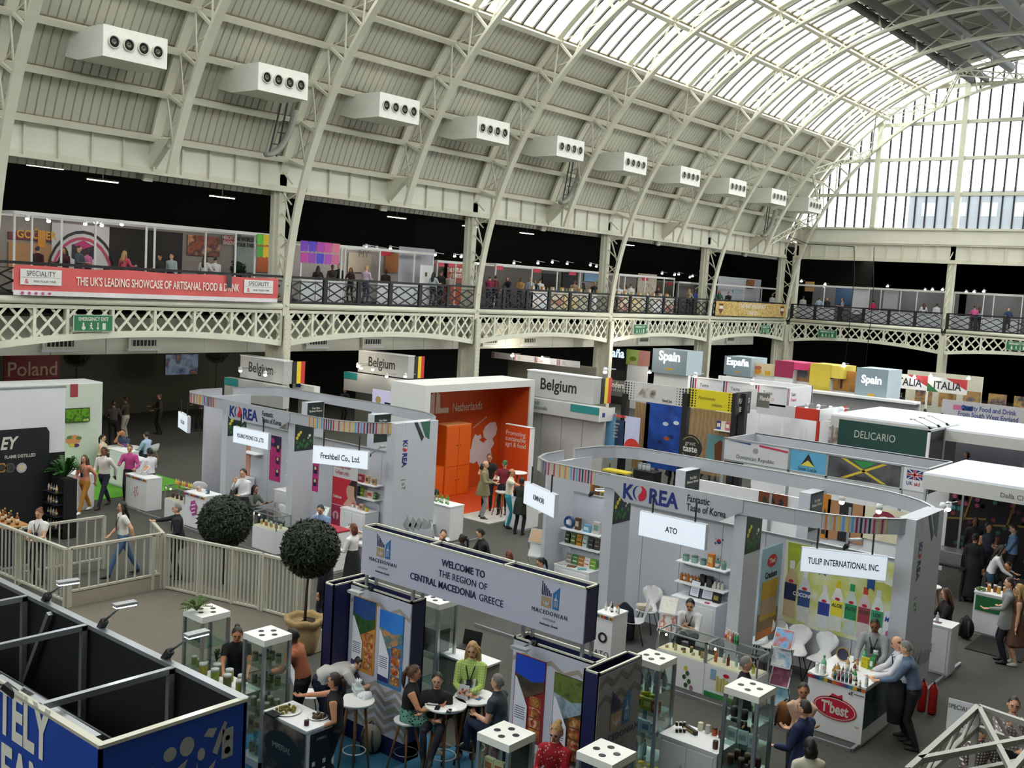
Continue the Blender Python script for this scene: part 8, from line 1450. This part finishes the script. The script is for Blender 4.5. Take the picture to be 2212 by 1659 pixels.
for u in (.2, L-1.62):
    Q('logo_plate', F, u, .34, u+1.35, .84, mat('dcdcd8', .5), e, 0, .006); T('SPECIALITY', F, u+.67, .62, .24, mat('55504e'), e, 'CENTER', .72, d=.012, sp=1.1); T('&', F, u+.2, .38, .22, mat('d0504c'), e, 'CENTER', d=.012); T('FINE FOOD FAIR', F, u+.42, .42, .1, mat('6a6664'), e, d=.012); Q('logo_line', F, u+.05, .575, u+1.3, .585, mat('6a6664'), e, .007, .002)
for k in range(5): PL('social_icon', F, circ((.28+.22*k, .07), .05, 10), mat('b8487a'), e, .0, .004)
F = FE(X+.08, 0, 0); p, q = OX(489, 592, X), OX(497, 622, X); Q('dark_patch', F, p.y, q.z, q.y, 6.75, mat('3a3a3c'), e, 0, .01)
e = stand('nut_banner', 'golden nut banner on the railing before the corner column', (-33.15, 66.5, 5.8), 'banner'); F, w_, h_ = RX((1547, 650), (1697, 682), X); h_ = .95; F.o.z = 5.76; Q('banner_cloth', F, 0, 0, w_, h_, mat('b89a58', .6, kind='photo', c2=('d8bc78', '9a7a3c', 'e0c88a'), scale=8), e, 0, .015); T('THE HEART HEALTHY NUT', F, w_*.5, .55, .42, INKW, e, 'CENTER', .75, .02, d=.02); T('STAND 2370', F, w_*.5, .12, .36, INKW, e, 'CENTER', .75, .02, d=.02)
for u in (.7, w_-.7): PL('badge_print', F, [(u-.3, .8), (u+.3, .8), (u+.28, .35), (u, .08), (u-.28, .35)], mat('6a3a20'), e, .016); PL('badge_print', F, [(u-.25, .65), (u+.25, .65), (u+.25, .45), (u-.25, .45)], INKW, e, .021)
# green emergency exit signs on the lattice
GRN = mat('1f6a44', .5, emit=.12, var=0)
for i, (kind, px, py) in enumerate((('X', 202, 698), ('X', 1383, 711), ('X', 1654, 711), ('Y', 1790, 721), ('Y', 2202, 748))):
    q = OX(px, py, -33.2) if kind == 'X' else OY(px, py, 72.35); F = FE(-33.2, q.y-.7, q.z-.28) if kind == 'X' else FS(q.x-.8, 72.35, q.z-.28); e = stand('emergency_exit_sign', 'green emergency exit sign on the lattice girder, %s' % ('beneath the red banner', 'right of the fourth column', 'before the corner column', 'first on the far girder', 'at the right edge')[i], F(.7, .0, 0), 'sign'); Q('rim', F, 0, 0, 1.4, .56, mat('c8d0c4'), e, -.03, .03); Q('plate', F, .02, .02, 1.38, .54, GRN, e, .001, .006); T('EMERGENCY EXIT', F, .7, .36, .17, INKW, e, 'CENTER', .78, .02, d=.01)
    Q('door_symbol', F, 1.02, .06, 1.14, .28, INKW, e, .008, .003); Q('arrow_symbol', F, .84, .1, .87, .3, INKW, e, .008, .003); PL('arrow_symbol', F, [(.8, .12), (.91, .12), (.855, .05)], INKW, e, .008); PL('person_symbol', F, circ((.62, .27), .03), INKW, e, .008); PL('person_symbol', F, [(.56, .06), (.6, .16), (.55, .2), (.62, .24), (.66, .2), (.63, .15), (.7, .08), (.66, .06), (.61, .12)], INKW, e, .008); PL('wheelchair_symbol', F, circ((.35, .12), .07), INKW, e, .008); PL('wheelchair_symbol', F, [(.3, .16), (.32, .3), (.36, .3), (.38, .18)], INKW, e, .008)
# cables by the corner
for i, pts in enumerate((((1690, 505), (1745, 527), (1800, 530), (1845, 533)), ((1845, 533), (1846, 600), (1835, 700), (1825, 790)), ((1888, 533), (1887, 620), (1880, 700), (1868, 800)))): e = stand('black_cable', 'thin black cable at the far corner, %s' % ('sagging along the girder', 'hanging left one', 'hanging right one')[i], OY(*pts[0], 72.2), 'cable'); MB().tube([OY(x, y, 72.2) for x, y in pts], .025, 5).obj('cable_run', BLK, e)
for y in (18, 21.5, 25, 30, 34, 42, 46, 55, 67): plight((-37.3, y, 8.15), 17, .1, (1, .93, .85))
for x in (-31, -26, -20): plight((x, 76.3, 8.1), 40, .1, (.92, .95, 1))
# ================================================================ the crowd, near to far
JEANS = '47658c'
person(('h', 265, 1083), 165, 'walk', 'woman with long black hair in white shirt and jeans walking past the gate', 'ddd8d0', JEANS, '2a2a2c', 'black', 'long', 0, 'short', fem=True, H=1.74, lan=True, vox=.02)
person(('h', 384, 1087), 140, 'point', 'grey haired man in dark suit resting a hand on the white rail', '171922', '13151d', hair='grey', style='crop', hem=(.2, .02), H=1.74, lan=True, vox=.02)
person(('h', 183, 983), 205, 'walk', 'woman in salmon blouse and mustard trousers walking on the aisle', 'd48c74', 'b07a2e', 'e8e6e2', 'brown', 'longw', 0, 'long', fem=True, H=1.66, lan=True, vox=.02)
person(('h', 225, 966), 205, 'walk', 'bearded man in white shirt and navy trousers walking on the aisle', 'e2dad6', '272d3c', '3a2a20', 'black', 'short', 2, H=1.78, vox=.02)
person(('h', 324, 968), 100, 'talk', 'man in white shirt and black trousers with his back turned at the left counter', 'e4e0e6', '14151b', hair='black', skin=2, H=1.74, vox=.02)
person(('h', 281, 961), 225, 'talk', 'person in bright pink shirt behind the pink pattern counter', 'c4488e', hair='brown', style='crop', H=1.68)
person(('h', 222, 939), -60, 'sit', 'seated woman with ponytail in cream top at the round table', 'd6c8b0', hair='dark', style='pony', sleeve='none', fem=True, H=1.66)
person(('h', 266, 927), 215, 'sitchin', 'man with glasses in dark blue polo seated behind the round table', '38435e', hair='brown', style='crop', sleeve='short', skin=1, H=1.8)
person(('h', 317, 932), 115, 'sit', 'man in light blue shirt seated at the right of the round table', 'a6bad6', '1e2a38', hair='black', H=1.78)
person(('h', 85, 1098), 215, 'phone', 'woman with red brown bun in white top behind the bottle counter', 'e2dedc', '1c1c22', hair='red', style='bun', sleeve='short', fem=True, H=1.68, lan=True, vox=.02)
person(('h', 526, 1013), 200, 'chin', 'young man in white shirt and dark tie in the noodle stall', 'e0dfe4', '30333c', hair='black', H=1.76)
person(('h', 549, 1047), -75, 'sittable', 'woman with long black hair reaching right in the noodle stall', '6c726c', hair='black', style='long', fem=True, H=1.66)
person(('h', 508, 1045), 15, 'sittable', 'woman with thick dark hair seen from behind above the first ball tree', 'a6a478', hair='black', style='longw', fem=True, skin=2, H=1.66)
person(('h', 695, 1089), 205, 'lean', 'man in light blue shirt leaning over the red topped counter', '7b94ba', hair='black', H=1.72)
person(('h', 764, 1131), 100, 'nape', 'woman with short ginger hair in black pinafore holding her neck', 'e4dedc', '17171b', 'd8d8d8', 'red', 'bob', 0, 'long', hem=(.5, .06), hemc='18181c', fem=True, H=1.66, vox=.02)
person(('h', 706, 1185), 110, 'stand', 'person in dark clothes mostly hidden behind the second ball tree', '1b1d27', '1a1c28', 'd8d8d8', 'dark', H=1.66)
person(('h', 943, 1056), 60, 'sit', 'seated man in taupe sweater with his back turned beside green bottles', '8d857c', hair='black', style='crop', H=1.78, vox=.02)
person(('h', 1049, 995), -60, 'talk', 'balding man in khaki jacket and grey shorts on the orange carpet', '8b805f', '9b9b99', '1a1a1a', 'grey', 'bald', hem=(.22, .04), legs='shorts', bulk=1.12, H=1.78, vox=.02)
person(('h', 1058, 980), 215, 'talk', 'man in black shirt behind the orange counter', '1a1a1c', hair='brown', sleeve='short', skin=1, H=1.82)
person(('h', 1091, 994), 205, 'talk', 'man in green patterned cap and dark red shirt in the orange booth', '842334', hair='green', style='cap', sleeve='short', H=1.72)
person(('h', 1105, 1012), -60, 'point', 'bald bearded man in cream shirt and teal shorts', 'ded6c2', '2b8ea0', '2a2a2a', 'black', 'bald', 1, 'short', 'shorts', H=1.76, vox=.02)
person(('h', 1128, 1031), 15, 'hip', 'woman in dark olive dress with hands on hips at the white counter', '23261d', '141416', hair='black', style='crop', hem=(.3, .03), fem=True, skin=2, H=1.66, vox=.02)
person(('h', 959, 1143), 215, 'sitchin', 'man in dark suit with a hand on his face behind the header sign', '16181f', hair='dark', style='crop', H=1.76)
person(('h', 1001, 1154), 110, 'sit', 'woman with curly black ponytail behind the header sign', '2a2530', hair='black', style='pony', fem=True, skin=3, H=1.66)
person(('h', 1043, 1140), 140, 'lean', 'man in black jacket bending forward behind the header sign', '121318', hair='black', H=1.74)
person(('h', 1101, 1190), 60, 'sit', 'person with red brown hair just above the header sign', '4a2a24', hair='red', style='bob', fem=True, H=1.62)
person(('h', 1172, 1204), 160, 'sitphone', 'woman with black ponytail in pale blue seated in the seaweed stall', 'a9bcd0', hair='black', style='pony', fem=True, H=1.64)
person(('h', 1493, 1291), 200, 'sitphone', 'man in white shirt using his phone behind the lit showcase', 'e2e0e3', '1a1a1c', hair='black', sleeve='mid', H=1.76, lan=True, vox=.02)
person(('h', 1893, 1334), 190, 'lean', 'man in grey shirt and glasses behind the tasting counter', '95989c', hair='black', style='crop', skin=2, H=1.78, lan=True, vox=.02)
person(('h', 1965, 1385), 100, 'lean', 'man in slate blue shirt with a coat over his arm at the tasting counter', '5b6d88', '14141a', hair='grey', style='crop', H=1.78, vox=.018)
person(('h', 1947, 1374), 115, 'lean', 'man in white shirt writing at the tasting counter', 'd6d6de', '14141a', hair='brown', style='bald', H=1.76, lan=True, vox=.02)
person(('h', 1613, 1417), -60, 'stand', 'grey haired man in black suit behind the dark jar tower', '1a1a21', '18181e', hair='grey', style='crop', hem=(.2, .02), H=1.72, vox=.02)
person(('h', 1737, 1475), 205, 'fold', 'woman in pink blouse with folded arms beside the tasting counter', 'd6b49c', '2a2a30', hair='dark', style='pony', fem=True, skin=1, H=1.68, vox=.018)
person(('h', 1741, 1512), 85, 'talk', 'man in navy suit gesturing with his back turned', '1b2850', '1b2850', hair='dark', style='crop', hem=(.22, .02), H=1.74, vox=.018)
person(('h', 1752, 1594), 45, 'stand', 'dark haired person in beige top cut by the bottom edge', 'c4c0ac', '22222a', hair='black', style='bob', fem=True, H=1.66)
person(('h', 757, 1424), -45, 'bend', 'man in white shirt bending over beside the navy pillar', 'e2e0da', '1a1f38', hair='dark', style='crop', sleeve='short', H=1.78, vox=.018, bulk=1.1)
person(('h', 725, 1454), 130, 'point', 'woman in black sleeveless top reaching over the olive counter', '141417', '141417', hair='dark', style='pony', skin=1, sleeve='none', fem=True, H=1.66, vox=.018, lan=True)
_s1 = person(('h', 893, 1437), -50, 'sithigh', 'woman in black top and green patterned skirt on a bar stool', '131315', JEANS, 'cbbfa6', 'brown', 'pony', 1, 'none', 'bare', hem=(.3, .05), hemc=mat('6fa890', .8, kind='spots', c2=('16201c',), scale=26, var=.32), fem=True, H=1.72, vox=.018)
person(('h', 946, 1452), 215, 'sithigh', 'person in black holding a tablet behind the woman in green skirt', '17171a', hair='dark', H=1.66)
person(('h', 1022, 1385), 210, 'phone', 'tall woman with long blonde hair in lime checked jacket', 'a4c057', '17171a', hair='blonde', style='longw', fem=True, H=1.8, lan=True, vox=.018, topm=mat('a8c45a', .9, kind='check', c2=('d0dca8',), scale=9))
_s2 = person(('h', 1078, 1456), 105, 'sithigh', 'grey haired man in dark shirt seated at the rear bar table', '39404b', '26324a', hair='grey', style='crop', sleeve='short', bulk=1.12, H=1.74, vox=.018)
for _p, _l in ((_s1, 'wooden bar stool under the woman in green skirt'), (_s2, 'bar stool under the grey haired seated man')): bar_stool((_p.location.x, _p.location.y, .02), _l, 0, .73)
person(('h', 1117, 1534), 200, 'sit', 'man with cropped hair seated behind the black backed showcase', '3a1c28', hair='darkred', style='crop', skin=1, H=1.76)
person(('h', 1203, 1562), 195, 'phone', 'blonde woman in red flowered dress with white collar', 'b5202c', 'b5202c', hair='blonde', style='bun', fem=True, H=1.7, vox=.018, hem=(.5, .08), topm=mat('b41e2b', .8, kind='spots', c2=('e8c8b0',), scale=22, var=.2), hemc=mat('b41e2b', .8, kind='spots', c2=('e8c8b0',), scale=22, var=.2))
person(('h', 513, 1351), 235, 'lean', 'woman with a dark bun in black shirt behind the herb jars', '121213', hair='dark', style='bun', sleeve='short', fem=True, skin=1, H=1.68, vox=.02)
person(('h', 640, 1357), 120, 'lean', 'man in salmon sweater behind the jar tower', 'b66a4c', '17171a', hair='black', style='crop', skin=3, H=1.76, vox=.02)
person(('h', 2046, 1271), 120, 'sit', 'woman with red scarf and black coat behind the end cabinet', '15151a', hair='brown', style='longw', fem=True, H=1.74, z0=.25)
person(('h', 2183, 1247), 110, 'hip', 'man in grey jacket standing on the right aisle', '8c8e8e', '1a1f2e', hair='dark', style='crop', hem=(.2, .02), H=1.78, vox=.02)
person(('h', 2204, 1262), 110, 'stand', 'woman in brown dress just behind the man in grey jacket', '6a4a3c', '3a3a36', 'd8d8d4', 'blonde', 'long', hem=(.5, .05), fem=True, sleeve='none', legs='bare', H=1.68)
person(('h', 2108, 1152), 15, 'stand', 'woman in long black dress with her back turned at the steel oven', '131316', '131316', hair='black', style='bun', hem=(.8, .08), fem=True, skin=1, H=1.7)
person(('h', 2138, 1131), 210, 'stand', 'woman in dark tank top in front of the bauble wall', '3a4150', '20242c', hair='dark', style='pony', sleeve='none', fem=True, skin=1, H=1.68)
person(('h', 2160, 1176), -80, 'lean', 'woman in white shirt and teal trousers bending at the right aisle', 'd8d8dc', '274a5e', hair='black', style='long', fem=True, H=1.68)
person(('h', 2192, 1132), 110, 'phone', 'man in light blue shirt with a lanyard at the right edge', '7ca2cc', '2a2a34', hair='dark', style='crop', H=1.8, lan=True)
person(('h', 2180, 1213), 150, 'sit', 'dark haired person with an orange strap low at the right edge', '1c1a1e', hair='black', skin=1, H=1.72)
person(('h', 2108, 1118), 200, 'stand', 'person in dark clothes behind the red draped table', '1c161c', hair='black', style='bob', fem=True, skin=2, H=1.66)
person(('h', 2192, 1504), 200, 'chin', 'man with cropped dark hair behind the white truss', '7a6a6a', hair='dark', style='crop', H=1.78, topm=mat('8a7a7a', .8, kind='check', c2=('d8d4d0',), scale=7))
person(('h', 2120, 1560), 230, 'talk', 'person in plaid shirt partly hidden by the white truss', 'a09090', hair='black', H=1.66, topm=mat('5a4a52', .8, kind='check', c2=('d8d4d0',), scale=7))
q = G(1936, 1490, .95); e = thing('carried_coat', 'black coat hanging over the arm of the man in slate blue', 'coat', (q.x, q.y, .6)); MB().tube([(0, 0, -.2), (0, .02, .1), (0, 0, .4), (0, .06, .5)], [(.1, .06), (.14, .08), (.12, .07), (.05, .04)], 10).obj('coat_drape', mat('16161a', .9, var=.2), e)
q = G(1697, 1545, 1.05); bag((q.x, q.y, .85), 'brown shoulder backpack behind the woman in pink blouse', '7a4a1c', .42)
# Flanders, France, Italy
person(('h', 1408, 917), -60, 'chin', 'blonde woman in bright blue dress at the black bar', '1f52b4', '1f52b4', hair='blonde', style='bun', sleeve='none', legs='bare', hem=(.4, .03), fem=True, H=1.7)
person(('h', 1450, 929), -70, 'talk', 'bald man in pale blue shirt near the blue photo wall', '9ab0cf', '2a3040', hair='grey', style='bald', H=1.8)
person(('h', 1428, 950), -60, 'lean', 'man in pale grey shirt and jeans beside the round black sign', 'b6b8bc', '5a748c', hair='grey', style='crop', H=1.76)
person(('h', 1457, 955), 10, 'stand', 'man in black with his back turned beside the round black sign', '15151a', '15151a', hair='dark', H=1.74)
person(('h', 1478, 944), 200, 'stand', 'person in pink checked shirt left of the round black sign', 'b07a8c', hair='dark', H=1.7)
person(('h', 1516, 944), -20, 'stand', 'person in dark coat right of the round black sign', '1e1b20', hair='brown', style='bob', fem=True, H=1.68)
person(('h', 1532, 933), 205, 'talk', 'man in pale blue shirt behind the Flanders tasting table', '8fa4bc', hair='brown', H=1.74)
person(('h', 1545, 945), 20, 'talk', 'blonde woman in white blouse and green trousers seen from behind', 'dcd8ce', '39472c', hair='blonde', style='bob', fem=True, H=1.68)
person(('h', 1733, 920), 20, 'stand', 'dark haired man in black beside the red beret woman', '191b22', hair='black', H=1.74)
person(('h', 1746, 916), -30, 'talk', 'woman in red beret and black top in the white and red stall', '1a191c', hair='redcap', style='beret', fem=True, sleeve='short', H=1.72)
person(('h', 1248, 975), 100, 'phone', 'man in dark blue shirt behind the right Korean fascia', '2a3a58', '2a3550', hair='dark', H=1.76)
person(('h', 1240, 1031), 200, 'stand', 'man in white shirt seen through the right Korean stand', 'd8d8d4', hair='dark', H=1.74)
for i, (px, py, c, h, l) in enumerate(((1940, 852, 'a89a88', 10, 'person in patterned top at the Italian stall'), (1947, 849, '1c1c22', 20, 'person in black suit at the Italian stall'), (1965, 851, '2a3858', 210, 'man in blue suit inside the Italian stall'), (1971, 862, 'c0a890', 30, 'woman in beige in front of the Italian stall'), (1999, 883, '2a2024', 40, 'dark haired person low in front of the Italian stall'), (2090, 975, '2a2226', 100, 'dark haired woman beside the white canopy'))): person(('h', px, py), h, 'talk' if i % 2 else 'stand', l, c, hair=('white', 'dark', 'dark', 'blonde', 'black', 'dark')[i], style='short' if i < 3 else 'bob', fem=i > 2, H=1.7, face=False)
for i, (px, X, l) in enumerate(((245, -36.5, 'dim figure standing left in the dark under gallery'), (272, -37.5, 'dim figure with bright trousers in the dark under gallery'), (345, -38, 'dim figure standing at the dark bar under the gallery'), (432, -38, 'dim figure near the hidden ball tree under the gallery'), (742, -37, 'dim figure beside the lit white panel under the gallery'))): p = OX(px, 900, X); person(V((p.x, p.y, 0)), 60+50*i, 'talk', l, ('4a4038', '3a3228', '2a2420', '4a4444', '26242a')[i], 'b8b0a0' if i == 1 else '1c1a18', skin=1, face=False)
# upper gallery, left side
GP = [(80, -36.9, '3a1420', 'dark maroon shirt below the wine red sign', 30), (140, -36.7, '4a1828', 'maroon polo with a white badge beside the arch print', 200), (168, -36.4, '464e58', 'grey suit in front of the arch print', -60), (188, -37.3, 'c06a92', 'pink top beside the man in grey suit', 110), (267, -36.3, 'c84a5e', 'coral shirt at the dark stall', 20), (345, -36.8, '302a28', 'black top left of the pale shirted man', 200), (370, -36.5, 'a4b2b2', 'pale green shirt behind the long red banner', 205), (441, -36.2, 'e2ded8', 'white T-shirt near the red framed photo', 30), (464, -36.5, 'e6e4e4', 'white blouse with long hair beside the dark plant', 60), (590, -37, '3c3c44', 'dark shirt under the orange bunting', 10), (686, -36.4, '2a2426', 'black top under the purple bunting', 40), (718, -36.3, '3a2e28', 'brown top with sunglasses on the head', 210), (732, -36.8, '1c1c1e', 'black top at the stall with the white column', 200), (758, -37.5, '4a3034', 'wine top deep inside the white stall', 200), (790, -35.2, 'b9a6b6', 'lavender shirt standing at the black railing', 10), (833, -37.5, '2c2220', 'dark dress with long brown hair in the white stall', 30), (936, -35.3, 'aab6b8', 'grey top and turquoise skirt at the railing', 15), (952, -35.6, '17171a', 'black jacket and black bag at the railing', 20), (972, -37.6, 'd0c8bc', 'white apron behind the orange counter', 210), (1012, -35.3, '67564c', 'grey top with an orange backpack at the railing', 20), (1058, -35.6, '8c2144', 'crimson coat at the railing', 30), (1071, -35.5, '6a3c34', 'patterned dress beside the crimson coat', 20), (1101, -35.3, '1b1f2e', 'navy jacket leaning on the railing', 190), (1126, -36.2, 'b48c52', 'ochre top in the bright stall row', 200), (1146, -36.2, 'a6aebe', 'pale blue shirt in the bright stall row', 30), (1158, -36, '19191b', 'black shirt in the bright stall row', 200), (1167, -36.3, 'e2e2e2', 'white shirt in the bright stall row', 20), (1242, -36.9, 'c2a284', 'tan top behind the striped goods', 200), (1262, -36.4, '2a2a2c', 'black vest and white sleeves behind the striped goods', 120), (1286, -36.2, '18181c', 'black top at the end of the striped goods', 60), (1339, -36.2, 'eaeaea', 'white shirt right of the fourth column', 30), (1353, -36.6, 'dcd6d0', 'white apron right of the fourth column', 200), (1364, -36.3, 'e4e0de', 'white top with a black apron', 20), (1424, -36.9, '38383e', 'dark top behind the stacked goods', 200), (1491, -35.6, 'b4ac92', 'beige jacket and tan bag at the railing', 15), (1503, -35.9, '26448c', 'blue top beside the beige jacket', 30), (1521, -36.1, '8c9cb2', 'steel blue shirt before the fifth column', 15), (1557, -35.4, '2d5848', 'green dress beside the nut banner', 210), (1577, -35.4, '1a1a1f', 'black suit above the nut banner', 200), (1672, -36.4, 'd8d8d2', 'white patterned shirt before the corner column', 60)]
for i, (px, X, c, l, h) in enumerate(GP):
    p = OX(px, 600, X); f = i % 3 == 1; person(V((X, p.y, 5.72)), h, ('stand', 'talk', 'phone')[i % 3] if i not in (22,) else 'lean', 'gallery visitor in '+l, c, ('20222c', '2a2a2e', '3a3f4c')[i % 3], hair=('dark', 'black', 'brown', 'dark', 'blonde')[i % 5], style=('short', 'long', 'crop')[i % 3], skin=(0, 1, 0, 2)[i % 4], fem=f, H=1.6+.03*(i*7 % 5)+(.0 if f else .05), vox=.035, face=(150 < h or h < -100))
FP = [(1734, 75.4, 'b6b6ae', 'pale shirt left of the cork board', 30), (1769, 75.2, 'a8bad4', 'pale blue shirt right of the cork board', 20), (1786, 75.6, '26262c', 'black jacket in the dark blue stall', 200), (1820, 75.8, 'b2a2aa', 'pinkish top in front of the blue wall', 110), (1886, 74.6, 'c11f52', 'magenta dress near the white banner', 60), (1996, 75.0, 'e6e6e6', 'white T-shirt at the dark far stall', 30), (2024, 75.2, 'dadada', 'grey T-shirt at the dark far stall', 20), (2106, 74.6, 'd45a92', 'pink blouse at the right far stall', 10), (2117, 75.0, 'a8b2c4', 'blue shirt beside the pink blouse', 30), (2180, 74.3, '26365c', 'navy cardigan clapping at the far railing', 200)]
for i, (px, Yv, c, l, h) in enumerate(FP):
    p = OY(px, 660, Yv); person(V((p.x, Yv, 5.72)), h, ('stand', 'talk')[i % 2], 'far gallery visitor in '+l, c, '20222c', hair=('dark', 'black', 'brown')[i % 3], style=('short', 'crop', 'long')[i % 3], fem=i % 2 == 1, H=1.7, vox=.035, face=h > 150)
flush_people()
flush_texts()
